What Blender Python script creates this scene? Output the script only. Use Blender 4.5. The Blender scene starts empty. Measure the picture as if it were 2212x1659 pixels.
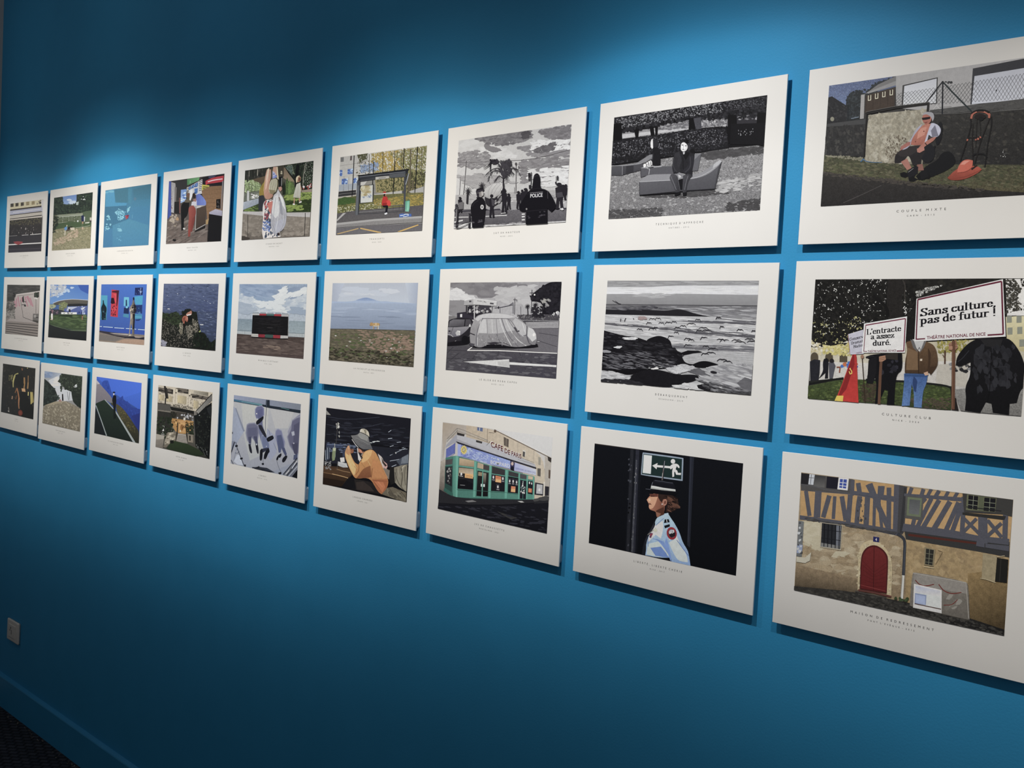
import bpy, bmesh, math, random
import numpy as np
from mathutils import Vector, Matrix
from mathutils.geometry import tessellate_polygon

S = bpy.context.scene
C = S.collection
PI = math.pi

# ------------------------------------------------------------------ camera
cam = bpy.data.cameras.new('camera'); cam_o = bpy.data.objects.new('camera', cam); C.objects.link(cam_o)
cam.sensor_fit = 'HORIZONTAL'; cam.sensor_width = 36.0
cam.lens = 36.0 * 2246.04 / 2212
cam.clip_start = 0.05; cam.clip_end = 60
right, fwd, up = (0.71325382, 0.6984517, 0.05860213), (-0.69777394, 0.71547563, -0.03472972), (-0.06618542, -0.01611993, 0.99767712)
M = Matrix((right, up, tuple(-q for q in fwd))).transposed().to_4x4()
M.translation = Vector((0.0, -1.62752, 1.595))
cam_o.matrix_world = M
S.camera = cam_o

# ------------------------------------------------------------------ room light: dim ambience and a row of ceiling spots
W = bpy.data.worlds.new('room_ambience'); S.world = W; W.use_nodes = True
W.node_tree.nodes['Background'].inputs[0].default_value = (1.0, 0.96, 0.97, 1)
W.node_tree.nodes['Background'].inputs[1].default_value = 0.125
# x along the wall, strength, extra downward tilt in degrees, lamp colour
NEUTRAL, WARM = (1.0, 0.985, 0.965), (1.0, 0.955, 0.89)
SPOTS = [(-4.44, 0.66, 4.0, WARM), (-3.62, 1.02, 0.4, WARM), (-2.87, 0.88, 3.4, NEUTRAL), (-1.98, 0.90, 1.4, WARM), (-1.14, 0.92, 0.0, NEUTRAL), (-0.22, 0.66, 3.2, WARM)]
SPOT_Z, SPOT_Y, AXIS = 2.85, -1.0, 50.0
# wall-washer optics: strength against degrees below (+) or above (-) the axis
BEAM = [(-30, 0.05), (-26, 0.08), (-20, 0.36), (-15, 1.6), (-10, 2.2), (-5, 2.75), (0, 2.75), (5, 3.0), (10, 1.45), (14, 0.28), (18, 0.06), (24, 0.02), (30, 0.0)]
ARCH, SIDE = 0.067, 19.5
def beam(nt):
    N = nt.nodes; L = nt.links
    def mth(op, a, b_=None):
        n = N.new('ShaderNodeMath'); n.operation = op
        for i, q in enumerate((a, b_)):
            if q is None: continue
            if isinstance(q, (int, float)): n.inputs[i].default_value = q
            else: L.new(q, n.inputs[i])
        return n.outputs[0]
    tc = N.new('ShaderNodeTexCoord'); nv = N.new('ShaderNodeVectorMath'); nv.operation = 'NORMALIZE'; L.new(tc.outputs['Normal'], nv.inputs[0])
    sx = N.new('ShaderNodeSeparateXYZ'); L.new(nv.outputs[0], sx.inputs[0])
    flip = mth('SIGN', sx.outputs['Z'])
    below = mth('ARCTAN2', mth('MULTIPLY', sx.outputs['Y'], flip), mth('ABSOLUTE', sx.outputs['Z']))
    below = mth('MULTIPLY', below, 180 / PI)
    h = mth('MULTIPLY', mth('ARCSINE', mth('ABSOLUTE', sx.outputs['X'])), 180 / PI)
    upper = mth('MINIMUM', mth('MAXIMUM', mth('DIVIDE', mth('SUBTRACT', 12.0, below), 8.0), 0.0), 1.0)
    e = mth('SUBTRACT', below, mth('MULTIPLY', upper, mth('MULTIPLY', mth('MULTIPLY', h, h), ARCH / 15)))
    fc = N.new('ShaderNodeFloatCurve'); cv = fc.mapping.curves[0]
    while len(cv.points) < len(BEAM): cv.points.new(0.5, 0.5)
    for p_, (x, y) in zip(cv.points, BEAM): p_.location = ((x + 30) / 60, y / 3.2)
    fc.mapping.extend = 'HORIZONTAL'; fc.mapping.update()
    L.new(mth('DIVIDE', mth('ADD', e, 30.0), 60.0), fc.inputs['Value'])
    side = mth('EXPONENT', mth('MULTIPLY', mth('POWER', mth('DIVIDE', h, SIDE), 2.5), -0.69))
    L.new(mth('MULTIPLY', mth('MULTIPLY', fc.outputs[0], side), 3.2), N['Emission'].inputs['Strength'])
for sx, power, tilt, tint in SPOTS:
    L = bpy.data.lights.new('ceiling_spot', 'SPOT'); L.energy = 39.5 * power; L.spot_size = math.radians(140); L.spot_blend = 0.5
    L.shadow_soft_size = 0.014; L.color = tint; L.use_nodes = True; beam(L.node_tree)
    lo = bpy.data.objects.new('ceiling_spot', L); C.objects.link(lo); lo.location = (sx, SPOT_Y, SPOT_Z)
    ax = math.radians(AXIS + tilt)
    lo.rotation_euler = Vector((0, math.cos(ax), -math.sin(ax))).to_track_quat('-Z', 'Y').to_euler()
S.view_settings.view_transform = 'Standard'; S.view_settings.look = 'None'
S.view_settings.gamma = 1; S.view_settings.use_curve_mapping = False
S.view_settings.exposure = 0.0
S.cycles.max_bounces = 6

# ------------------------------------------------------------------ helpers
def s2l(v):
    v = v / 255.0
    return v / 12.92 if v <= 0.04045 else ((v + 0.055) / 1.055) ** 2.4

def hexlin(h):
    if len(h) == 3: h = ''.join(ch * 2 for ch in h)
    return tuple(s2l(int(h[i:i + 2], 16)) for i in (0, 2, 4))

def nums(s):
    v = [float(q) for q in s.replace(',', ' ').split()] if isinstance(s, str) else [float(q) for q in s]
    return [(v[i], v[i + 1]) for i in range(0, len(v) - 1, 2)]

def homography(src, dst):
    A, b = [], []
    for (x, y), (X, Y) in zip(src, dst):
        A.append([x, y, 1, 0, 0, 0, -X * x, -X * y]); b.append(X)
        A.append([0, 0, 0, x, y, 1, -Y * x, -Y * y]); b.append(Y)
    h = np.linalg.solve(np.array(A), np.array(b))
    return np.append(h, 1).reshape(3, 3)

PX0, PX1, PZ0, PZ1 = -0.172, 0.172, -0.085, 0.117      # the printed image inside its white border, metres

def clip_poly(pts):
    """Cut a convex polygon of (x, z, r, g, b) to the printed image."""
    for ax, lim, sg in ((0, PX0, 1), (0, PX1, -1), (1, PZ0, 1), (1, PZ1, -1)):
        out = []
        for i in range(len(pts)):
            a, b = pts[i - 1], pts[i]
            da, db = (a[ax] - lim) * sg, (b[ax] - lim) * sg
            if (da >= 0) != (db >= 0):
                t = da / (da - db)
                out.append(tuple(a[k] + (b[k] - a[k]) * t for k in range(5)))
            if db >= 0: out.append(b)
        pts = out
        if len(pts) < 3: return []
    return pts

def text_shape(body, weight=0.0, res=3):
    """Flat triangles of a line of lettering: cap height 1, starting at x = 0; returns verts, faces, width."""
    cu = bpy.data.curves.new('lettering', 'FONT'); cu.body = body; cu.resolution_u = res; cu.offset = weight
    ob = bpy.data.objects.new('lettering', cu); C.objects.link(ob)
    dg = bpy.context.evaluated_depsgraph_get(); dg.update()
    me = bpy.data.meshes.new_from_object(ob.evaluated_get(dg))
    vs = [(v.co.x, v.co.y) for v in me.vertices]; fs = [tuple(p.vertices) for p in me.polygons]
    bpy.data.objects.remove(ob); bpy.data.curves.remove(cu); bpy.data.meshes.remove(me)
    if not vs: return [], [], 1
    x0 = min(v[0] for v in vs); x1 = max(v[0] for v in vs)
    k = 1 / 0.729
    return [((x - x0) * k, y * k) for x, y in vs], fs, (x1 - x0) * k

# strokes of the high contrast serif letters on the placards: unit x-height 1, (advance, [polylines])
SERIF = {
 'S': (1.15, ['.95 1.25 .75 1.45 .45 1.45 .2 1.25 .25 .95 .8 .6 .95 .3 .75 .03 .4 .0 .1 .25', '.95 1.45 .95 1.1', '.1 .0 .1 .4']),
 'a': (1.0, ['.15 .8 .3 .98 .6 .95 .68 .75 .68 .15 .8 .02 .95 .05', '.68 .6 .25 .45 .12 .2 .25 .02 .5 .05 .68 .25']),
 'n': (1.15, ['.0 .97 .22 .97 .22 .0', '.05 .0 .42 .0', '.22 .7 .45 .97 .7 .95 .82 .75 .82 .0', '.65 .0 1.02 .0']),
 's': (.85, ['.68 .75 .5 .97 .25 .92 .15 .75 .3 .58 .6 .42 .7 .22 .5 .02 .25 .03 .1 .2', '.7 .97 .7 .65', '.1 .0 .1 .33']),
 'c': (.9, ['.75 .75 .6 .96 .35 .96 .15 .7 .15 .3 .35 .03 .6 .03 .8 .25']),
 'u': (1.15, ['.0 .97 .2 .97 .2 .25 .35 .03 .6 .05 .8 .3', '.65 .97 .82 .97 .82 .0 1.0 .0']),
 'l': (.55, ['.0 1.5 .2 1.5 .2 .0', '.02 .0 .4 .0']),
 't': (.75, ['.3 1.35 .3 .2 .45 .02 .65 .1', '.05 .95 .62 .95']),
 'r': (.85, ['.0 .97 .22 .97 .22 .0', '.05 .0 .42 .0', '.22 .65 .4 .95 .65 .95 .72 .8']),
 'e': (.95, ['.15 .55 .78 .55 .72 .85 .5 .98 .28 .9 .15 .65 .15 .3 .35 .03 .6 .03 .8 .25']),
 ',': (.45, ['.2 .1 .22 .0 .1 -.25']),
 '.': (.45, ['.2 .12 .2 .0']),
 'p': (1.1, ['.0 .97 .22 .97 .22 -.5', '.05 -.5 .42 -.5', '.22 .75 .45 .97 .7 .9 .85 .6 .82 .25 .6 .02 .4 .05 .22 .25']),
 'd': (1.1, ['.55 1.5 .8 1.5 .8 .0 1.0 .0', '.8 .75 .6 .97 .35 .93 .15 .6 .18 .25 .4 .02 .6 .05 .8 .25']),
 'f': (.75, ['.7 1.35 .55 1.5 .35 1.42 .28 1.2 .28 .0', '.05 .95 .6 .95', '.08 .0 .5 .0']),
 '!': (.6, ['.3 1.5 .3 .5', '.3 .12 .3 .0']),
 'L': (1.15, ['.22 1.5 .22 .0', '.02 1.5 .45 1.5', '.02 .0 .95 .0 .98 .4']),
 "'": (.35, ['.15 1.5 .12 1.2']),
 'z': (.9, ['.15 .75 .15 .96 .75 .96 .12 .03 .78 .03 .78 .3']),
 '\u00e9': (.95, ['.15 .55 .78 .55 .72 .85 .5 .98 .28 .9 .15 .65 .15 .3 .35 .03 .6 .03 .8 .25', '.4 1.2 .65 1.45']),
 'C': (1.25, ['1.0 1.15 .8 1.45 .5 1.47 .2 1.1 .2 .4 .5 .03 .8 .05 1.05 .35', '1.02 1.45 1.02 1.1']),
 'D': (1.3, ['.22 1.5 .22 .0', '.02 1.5 .6 1.5 1.0 1.2 1.05 .7 .95 .25 .6 .0 .02 .0']),
 'N': (1.4, ['.2 1.5 .2 .0', '.0 1.5 .22 1.5 1.1 .0 1.1 1.5', '.9 1.5 1.3 1.5', '.0 .0 .4 .0']),
 'o': (1.0, ['.5 .98 .25 .85 .15 .5 .25 .15 .5 .02 .75 .15 .85 .5 .75 .85 .5 .98']),
 'm': (1.7, ['.0 .97 .22 .97 .22 .0', '.22 .7 .45 .97 .7 .9 .78 .7 .78 .0', '.78 .7 1.0 .97 1.25 .9 1.34 .7 1.34 .0', '1.15 .0 1.55 .0']),
 'v': (1.0, ['.1 .97 .48 .02 .85 .97']),
 'i': (.55, ['.0 .97 .22 .97 .22 .0', '.02 .0 .42 .0', '.2 1.4 .2 1.3']),
 ' ': (.5, []),
}

def rounded(pts, closed=True, sharp=62):
    """soften the gentle corners of an outline and keep the sharp ones."""
    for _ in range(2):
        out = []; n = len(pts)
        for i in range(n):
            if not closed and i in (0, n - 1): out.append(pts[i]); continue
            (ax, ay), (bx, by), (cx, cy) = pts[i - 1], pts[i], pts[(i + 1) % n]
            t = abs(math.degrees(math.atan2((bx - ax) * (cy - by) - (by - ay) * (cx - bx), (bx - ax) * (cx - bx) + (by - ay) * (cy - by))))
            if t > sharp or t < 6: out.append((bx, by))
            else: out += [(bx + (ax - bx) * .25, by + (ay - by) * .25), (bx + (cx - bx) * .25, by + (cy - by) * .25)]
        pts = out
    return pts

class Art:
    """Flat layered shapes of one printed photograph. Coordinates are given in a frame whose four
    corners of the print are `quad`; they are turned into metres on the panel, the origin at the panel's centre."""
    def __init__(s, quad, white):
        s.H = homography(quad, [(PX0, PZ1), (PX1, PZ1), (PX1, PZ0), (PX0, PZ0)])
        s.white = [0.86 / s2l(w) for w in white]
        s.v, s.f, s.col, s.tex = [], [], [], []
        s.z = 0.0; s.rnd = random.Random(7)
        s.quad = quad
    def c(s, h):
        if not isinstance(h, str): return h
        r = [q * w for q, w in zip(hexlin(h), s.white)]
        g = 0.25 * r[0] + 0.6 * r[1] + 0.15 * r[2]           # ink on satin paper: a touch less saturated
        return tuple(0.86 * (min(0.9, max(0.0, g + (q - g) * 0.78)) / 0.86) ** 1.12 for q in r)
    def m(s, x, y):
        q = s.H @ (x, y, 1.0)
        return q[0] / q[2], q[1] / q[2]
    def tri(s, pts, t):
        pts = clip_poly(pts)
        if not pts: return
        n = len(s.v)
        for p in pts: s.v.append((p[0], -s.z, p[1]))
        s.f.append(tuple(range(n, n + len(pts))))
        for p in pts: s.col.append((p[2], p[3], p[4], 1.0)); s.tex.append((t[0], t[1], t[2], 1.0))
    def up(s, d=4e-6): s.z += d
    def raw(s, pts, cols, t):
        """pts in frame coordinates, one colour each; any simple polygon."""
        q = [s.m(*p) for p in pts]
        if len(q) == 3: idx = [(0, 1, 2)]
        else: idx = tessellate_polygon([[Vector((a, b, 0)) for a, b in q]])
        for ia in idx:
            s.tri([q[i] + cols[i] for i in ia], t)
    def p(s, c, pts, t=(.06, .08, 0), c2=None, ax=(0, 1)):
        """filled outline; with c2 a gradient from c to c2 along ax."""
        pts = nums(pts) if not (isinstance(pts, list) and isinstance(pts[0], tuple)) else pts
        if len(pts) >= 7: pts = rounded(pts)
        a = s.c(c)
        if c2:
            b = s.c(c2); d = [x * ax[0] + y * ax[1] for x, y in pts]; lo, hi = min(d), max(d)
            cols = [tuple(a[k] + (b[k] - a[k]) * ((q - lo) / (hi - lo)) for k in range(3)) for q in d]
        else: cols = [a] * len(pts)
        s.up(); s.raw(pts, cols, t)
    def bg(s, c, c2=None, t=(0, 0, 0), ax=(0, 1)):
        m = 30; (a, b, c_, d) = s.quad
        s.p(c, [(a[0] - m, a[1] - m), (b[0] + m, b[1] - m), (c_[0] + m, c_[1] + m), (d[0] - m, d[1] + m)], t, c2, ax)
    def l(s, c, w, pts, t=(.06, .06, 0), joint=True, w2=None):
        pts = nums(pts) if not (isinstance(pts, list) and isinstance(pts[0], tuple)) else pts
        if len(pts) >= 3: pts = rounded(pts, False)
        a = s.c(c); s.up(); n = len(pts) - 1
        ws = [w + ((w2 if w2 is not None else w) - w) * i / n for i in range(n + 1)]
        for i in range(n):
            (x0, y0), (x1, y1) = pts[i], pts[i + 1]; L = math.hypot(x1 - x0, y1 - y0) or 1
            nx, ny = -(y1 - y0) / L, (x1 - x0) / L; h0, h1 = ws[i] / 2, ws[i + 1] / 2
            s.up(3e-7)
            s.raw([(x0 + nx * h0, y0 + ny * h0), (x1 + nx * h1, y1 + ny * h1), (x1 - nx * h1, y1 - ny * h1), (x0 - nx * h0, y0 - ny * h0)], [a] * 4, t)
            if joint and 0 < i:
                s.up(3e-7)
                s.raw([(x0 + h0 * math.cos(k * math.pi / 4), y0 + h0 * math.sin(k * math.pi / 4)) for k in range(8)], [a] * 8, t)
    def e(s, c, cx, cy, rx, ry, rot=0, t=(.06, .06, 0), c2=None, n=20):
        """ellipse; c2 is a rim colour that the centre colour runs into."""
        ca, sa = math.cos(math.radians(rot)), math.sin(math.radians(rot))
        ring = [(cx + rx * math.cos(k) * ca - ry * math.sin(k) * sa, cy + rx * math.cos(k) * sa + ry * math.sin(k) * ca)
                for k in (2 * math.pi * i / n for i in range(n))]
        a = s.c(c); s.up()
        if c2 is None: s.raw(ring, [a] * n, t)
        else:
            b = s.c(c2)
            for i in range(n): s.raw([(cx, cy), ring[i - 1], ring[i]], [a, b, b], t)
    def soft(s, c, cb, pts, w, t=(0, 0, 0)):
        """outline whose rim of width w runs from c into the colour cb behind it (round shapes)."""
        pts = nums(pts); a, b = s.c(c), s.c(cb)
        cx = sum(p[0] for p in pts) / len(pts); cy = sum(p[1] for p in pts) / len(pts)
        s.up(); s.raw(pts, [a] * len(pts), t)
        for i in range(len(pts)):
            (x0, y0), (x1, y1) = pts[i - 1], pts[i]
            def o(x, y):
                d = math.hypot(x - cx, y - cy) or 1
                return (x + (x - cx) / d * w, y + (y - cy) / d * w)
            s.raw([(x0, y0), (x1, y1), o(x1, y1), o(x0, y0)], [a, a, b, b], t)
    def s_(s, n, cols, reg, r0, r1, asp=1.0, ang=0, seed=1, t=(.1, 0, 0), k=6, jit=0.35, spread=0):
        """n small irregular blobs strewn over a region (an outline)."""
        rnd = random.Random(seed); reg = nums(reg)
        xs = [p[0] for p in reg]; ys = [p[1] for p in reg]; cols = [s.c(q) for q in cols.split()]; mid = None
        x0, x1, y0, y1 = min(xs), max(xs), min(ys), max(ys); done = tries = 0; s.up()
        if n >= 30:      # texture rather than single shapes: finer, more of it, closer to the middle tone
            n = int(n * 2.4); r0 *= 0.66; r1 *= 0.66; jit = 0.5
            mid = [sum(q[k] for q in cols) / len(cols) for k in range(3)]
            cols = [tuple(q[k] * 0.85 + mid[k] * 0.15 for k in range(3)) for q in cols]
        while done < n and tries < n * 40:
            tries += 1
            x, y = rnd.uniform(x0, x1), rnd.uniform(y0, y1); ins = False
            for i in range(len(reg)):
                (ax, ay), (bx, by) = reg[i - 1], reg[i]
                if (ay > y) != (by > y) and x < (bx - ax) * (y - ay) / (by - ay) + ax: ins = not ins
            if not ins: continue
            done += 1; r = rnd.uniform(r0, r1); a0 = math.radians(ang + rnd.uniform(-spread, spread))
            ca, sa = math.cos(a0), math.sin(a0); pts = []
            ph = rnd.uniform(0, 6.28)
            for i in range(k):
                f = r * rnd.uniform(1 - jit, 1 + jit); th = ph + 6.283 * i / k
                u, v = f * math.cos(th) * asp, f * math.sin(th)
                pts.append((x + u * ca - v * sa, y + u * sa + v * ca))
            s.up(min(4e-7, 6e-5 / n)); cc = rnd.choice(cols)
            q = [s.m(*p_) for p_ in pts]
            if mid is None: s.tri([z + cc for z in q], t)
            else:           # soft: the rim runs into the middle tone
                rim = tuple(cc[k] * 0.35 + mid[k] * 0.65 for k in range(3)); o = s.m(x, y)
                for i in range(len(q)): s.tri([o + cc, q[i - 1] + rim, q[i] + rim], t)
    def hatch(s, c, w, quad, n, m):
        """chain-link mesh: two sets of slanting wires over a four cornered field."""
        q = nums(quad)
        def at(u, v):
            a = [q[0][k] + (q[1][k] - q[0][k]) * u for k in (0, 1)]; b = [q[3][k] + (q[2][k] - q[3][k]) * u for k in (0, 1)]
            return (a[0] + (b[0] - a[0]) * v, a[1] + (b[1] - a[1]) * v)
        r = m / n
        for i in range(-m, n + 1):
            for sg in (0, 1):
                u0, u1 = i / n, i / n + r; v0, v1 = 0.0, 1.0
                if u0 < 0: v0 = -u0 / r; u0 = 0.0
                if u1 > 1: v1 = 1 - (u1 - 1) / r; u1 = 1.0
                if v1 - v0 < .02: continue
                a, b = (at(u0, v0), at(u1, v1)) if sg else (at(u0, 1 - v0), at(u1, 1 - v1))
                s.l(c, w, [a, b]); s.z -= 3.6e-6
        s.up(2e-5)
    def text(s, body, c, base, h, weight=0.0, upv=None, t=(0, 0, 0)):
        """a line of sans lettering from base point to base point (x0 y0 x1 y1), cap height h."""
        (x0, y0), (x1, y1) = nums(base); u = upv or (0, -1)
        vs, fs, w = text_shape(body, weight); a = s.c(c); s.up()
        pp = [(x0 + (x1 - x0) * x / w + u[0] * h * y, y0 + (y1 - y0) * x / w + u[1] * h * y) for x, y in vs]
        for f in fs: s.raw([pp[i] for i in f], [a] * len(f), t)
    def serif(s, body, c, base, h, pen=0.26, upv=(0, -1)):
        """a line of high contrast serif lettering, x-height h, heavy uprights and hairline bars."""
        (x0, y0), (x1, y1) = nums(base); W = sum(SERIF[ch][0] for ch in body); k = 0.0
        a = s.c(c); s.up()
        for ch in body:
            adv, strokes = SERIF[ch]
            for st in strokes:
                q = nums(st)
                for (ax, ay), (bx, by) in zip(q, q[1:]):
                    hw, hh = pen / 2, 0.045
                    cs = [(px + ex * hw, py + ey * hh) for px, py in ((ax, ay), (bx, by)) for ex in (-1, 1) for ey in (-1, 1)]
                    cs = sorted(set(cs)); lo, hi = [], []
                    for pt in cs:
                        while len(lo) > 1 and (lo[-1][0] - lo[-2][0]) * (pt[1] - lo[-2][1]) - (lo[-1][1] - lo[-2][1]) * (pt[0] - lo[-2][0]) <= 0: lo.pop()
                        lo.append(pt)
                    for pt in reversed(cs):
                        while len(hi) > 1 and (hi[-1][0] - hi[-2][0]) * (pt[1] - hi[-2][1]) - (hi[-1][1] - hi[-2][1]) * (pt[0] - hi[-2][0]) <= 0: hi.pop()
                        hi.append(pt)
                    hull = lo[:-1] + hi[:-1]; s.up(2e-7)
                    s.raw([(x0 + (x1 - x0) * (k + x) / W + upv[0] * h * y, y0 + (y1 - y0) * (k + x) / W + upv[1] * h * y) for x, y in hull], [a] * len(hull), (0, 0, 0))
            k += adv
    def build(s, name, parent):
        me = bpy.data.meshes.new(name); me.from_pydata(s.v, [], s.f)
        ca = me.color_attributes.new('print_colour', 'FLOAT_COLOR', 'CORNER')
        ca.data.foreach_set('color', np.array(s.col, dtype=np.float32).ravel())
        ta = me.color_attributes.new('print_grain', 'FLOAT_COLOR', 'CORNER')
        ta.data.foreach_set('color', np.array(s.tex, dtype=np.float32).ravel())
        me.materials.append(M_PRINT)
        o = bpy.data.objects.new(name, me); C.objects.link(o); o.parent = parent
        return o

# ------------------------------------------------------------------ materials
def mat(name, col, rough=0.5, spec=0.5):
    m = bpy.data.materials.new(name); m.use_nodes = True
    b = m.node_tree.nodes['Principled BSDF']
    b.inputs['Base Color'].default_value = (*col, 1); b.inputs['Roughness'].default_value = rough
    b.inputs['Specular IOR Level'].default_value = spec
    return m, m.node_tree, b

def noise(nt, scale, detail=2.0, vec=None, stretch=None, rough=0.5):
    tc = nt.nodes.new('ShaderNodeTexCoord'); n = nt.nodes.new('ShaderNodeTexNoise')
    n.inputs['Scale'].default_value = scale; n.inputs['Detail'].default_value = detail; n.inputs['Roughness'].default_value = rough
    if stretch:
        mp = nt.nodes.new('ShaderNodeMapping'); mp.inputs['Scale'].default_value = stretch
        nt.links.new(tc.outputs['Object'], mp.inputs['Vector']); nt.links.new(mp.outputs['Vector'], n.inputs['Vector'])
    else: nt.links.new(tc.outputs['Object'], n.inputs['Vector'])
    return n

def math_node(nt, op, a, b):
    n = nt.nodes.new('ShaderNodeMath'); n.operation = op
    for i, q in enumerate((a, b)):
        if isinstance(q, (int, float)): n.inputs[i].default_value = q
        else: nt.links.new(q, n.inputs[i])
    return n.outputs[0]

def bump(nt, b, h, strength, dist):
    n = nt.nodes.new('ShaderNodeBump'); n.inputs['Strength'].default_value = strength; n.inputs['Distance'].default_value = dist
    nt.links.new(h, n.inputs['Height']); nt.links.new(n.outputs[0], b.inputs['Normal'])

def varied(nt, b, c0, c1, scale, lo=0.35, hi=0.65, detail=3):
    n = noise(nt, scale, detail); r = nt.nodes.new('ShaderNodeValToRGB')
    r.color_ramp.elements[0].position = lo; r.color_ramp.elements[1].position = hi
    r.color_ramp.elements[0].color = (*c0, 1); r.color_ramp.elements[1].color = (*c1, 1)
    nt.links.new(n.outputs['Fac'], r.inputs[0]); nt.links.new(r.outputs[0], b.inputs['Base Color'])

M_WALL, nt, b = mat('blue_wall_paint', (0.036, 0.295, 0.57), 0.6, 0.25)
varied(nt, b, (0.035, 0.29, 0.56), (0.037, 0.30, 0.58), 6)
bump(nt, b, noise(nt, 260, 3).outputs['Fac'], 0.12, 0.002)
M_BASE, nt, b = mat('blue_gloss_paint', (0.043, 0.295, 0.57), 0.4, 0.5)
varied(nt, b, (0.035, 0.29, 0.56), (0.037, 0.30, 0.58), 9)
bump(nt, b, noise(nt, 90, 2).outputs['Fac'], 0.06, 0.002)
M_GREY, nt, b = mat('grey_wall_paint', (0.55, 0.57, 0.56), 0.7, 0.3)
varied(nt, b, (0.52, 0.54, 0.53), (0.58, 0.59, 0.58), 7); bump(nt, b, noise(nt, 180, 3).outputs['Fac'], 0.2, 0.003)
# black woven coir matting
M_FLOOR, nt, b = mat('black_woven_matting', (0.012, 0.014, 0.018), 0.75, 0.3)
tc = nt.nodes.new('ShaderNodeTexCoord'); mp = nt.nodes.new('ShaderNodeMapping'); mp.inputs['Rotation'].default_value = (0, 0, -0.72)
nt.links.new(tc.outputs['Object'], mp.inputs['Vector'])
br = nt.nodes.new('ShaderNodeTexBrick'); br.inputs['Scale'].default_value = 1.0; br.inputs['Brick Width'].default_value = 0.036; br.inputs['Row Height'].default_value = 0.026
br.inputs['Mortar Size'].default_value = 0.0075; br.inputs['Mortar Smooth'].default_value = 1.0
br.inputs['Color1'].default_value = (0.035, 0.04, 0.055, 1); br.inputs['Color2'].default_value = (0.065, 0.07, 0.09, 1); br.inputs['Mortar'].default_value = (0.006, 0.007, 0.012, 1)
nt.links.new(mp.outputs[0], br.inputs['Vector']); nt.links.new(br.outputs['Color'], b.inputs['Base Color'])
inv = math_node(nt, 'SUBTRACT', 1.0, br.outputs['Fac']); bump(nt, b, math_node(nt, 'ADD', inv, noise(nt, 420, 2).outputs['Fac']), 0.9, 0.006)
M_PANEL, nt, b = mat('white_print_paper', (0.86, 0.85, 0.82), 0.33, 0.5)
varied(nt, b, (0.855, 0.845, 0.815), (0.865, 0.855, 0.825), 14); bump(nt, b, noise(nt, 1100, 1).outputs['Fac'], 0.10, 0.0005)
M_PAD, nt, b = mat('grey_foam_pad', (0.40, 0.46, 0.52), 0.6, 0.4); varied(nt, b, (0.38, 0.44, 0.5), (0.44, 0.49, 0.54), 160)
M_INK, nt, b = mat('caption_ink', (0.035, 0.033, 0.036), 0.6, 0.3); varied(nt, b, (0.03, 0.028, 0.031), (0.05, 0.047, 0.05), 300)
M_PLATE, nt, b = mat('white_plastic', (0.72, 0.71, 0.67), 0.35, 0.5); varied(nt, b, (0.70, 0.69, 0.65), (0.74, 0.73, 0.69), 40)
M_DARK, nt, b = mat('grey_mark', (0.25, 0.25, 0.24), 0.6, 0.3); varied(nt, b, (0.22, 0.22, 0.21), (0.28, 0.28, 0.27), 90)
M_CRUMB, nt, b = mat('plaster_crumb', (0.4, 0.36, 0.28), 0.8, 0.2); varied(nt, b, (0.3, 0.27, 0.2), (0.5, 0.46, 0.38), 200)

# printed photographs: colour per face, grain added by three scales of noise
M_PRINT, nt, b = mat('photo_print_ink', (0.5, 0.5, 0.5), 0.36, 0.35)
ac = nt.nodes.new('ShaderNodeAttribute'); ac.attribute_name = 'print_colour'
at = nt.nodes.new('ShaderNodeAttribute'); at.attribute_name = 'print_grain'
sp = nt.nodes.new('ShaderNodeSeparateColor'); nt.links.new(at.outputs['Color'], sp.inputs[0])
tot = None
for ch, n in (('Red', noise(nt, 520, 2)), ('Green', noise(nt, 130, 3)), ('Blue', noise(nt, 1.0, 2, stretch=(38, 1, 520)))):
    d = math_node(nt, 'MULTIPLY', math_node(nt, 'SUBTRACT', n.outputs['Fac'], 0.5), 3.2)
    d = math_node(nt, 'MULTIPLY', d, sp.outputs[ch])
    tot = d if tot is None else math_node(nt, 'ADD', tot, d)
k = math_node(nt, 'MAXIMUM', math_node(nt, 'ADD', tot, 1.0), 0.12)
vm = nt.nodes.new('ShaderNodeVectorMath'); vm.operation = 'SCALE'
nt.links.new(ac.outputs['Color'], vm.inputs[0]); nt.links.new(k, vm.inputs['Scale']); nt.links.new(vm.outputs[0], b.inputs['Base Color'])
bump(nt, b, noise(nt, 1100, 1).outputs['Fac'], 0.10, 0.0005)

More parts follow.
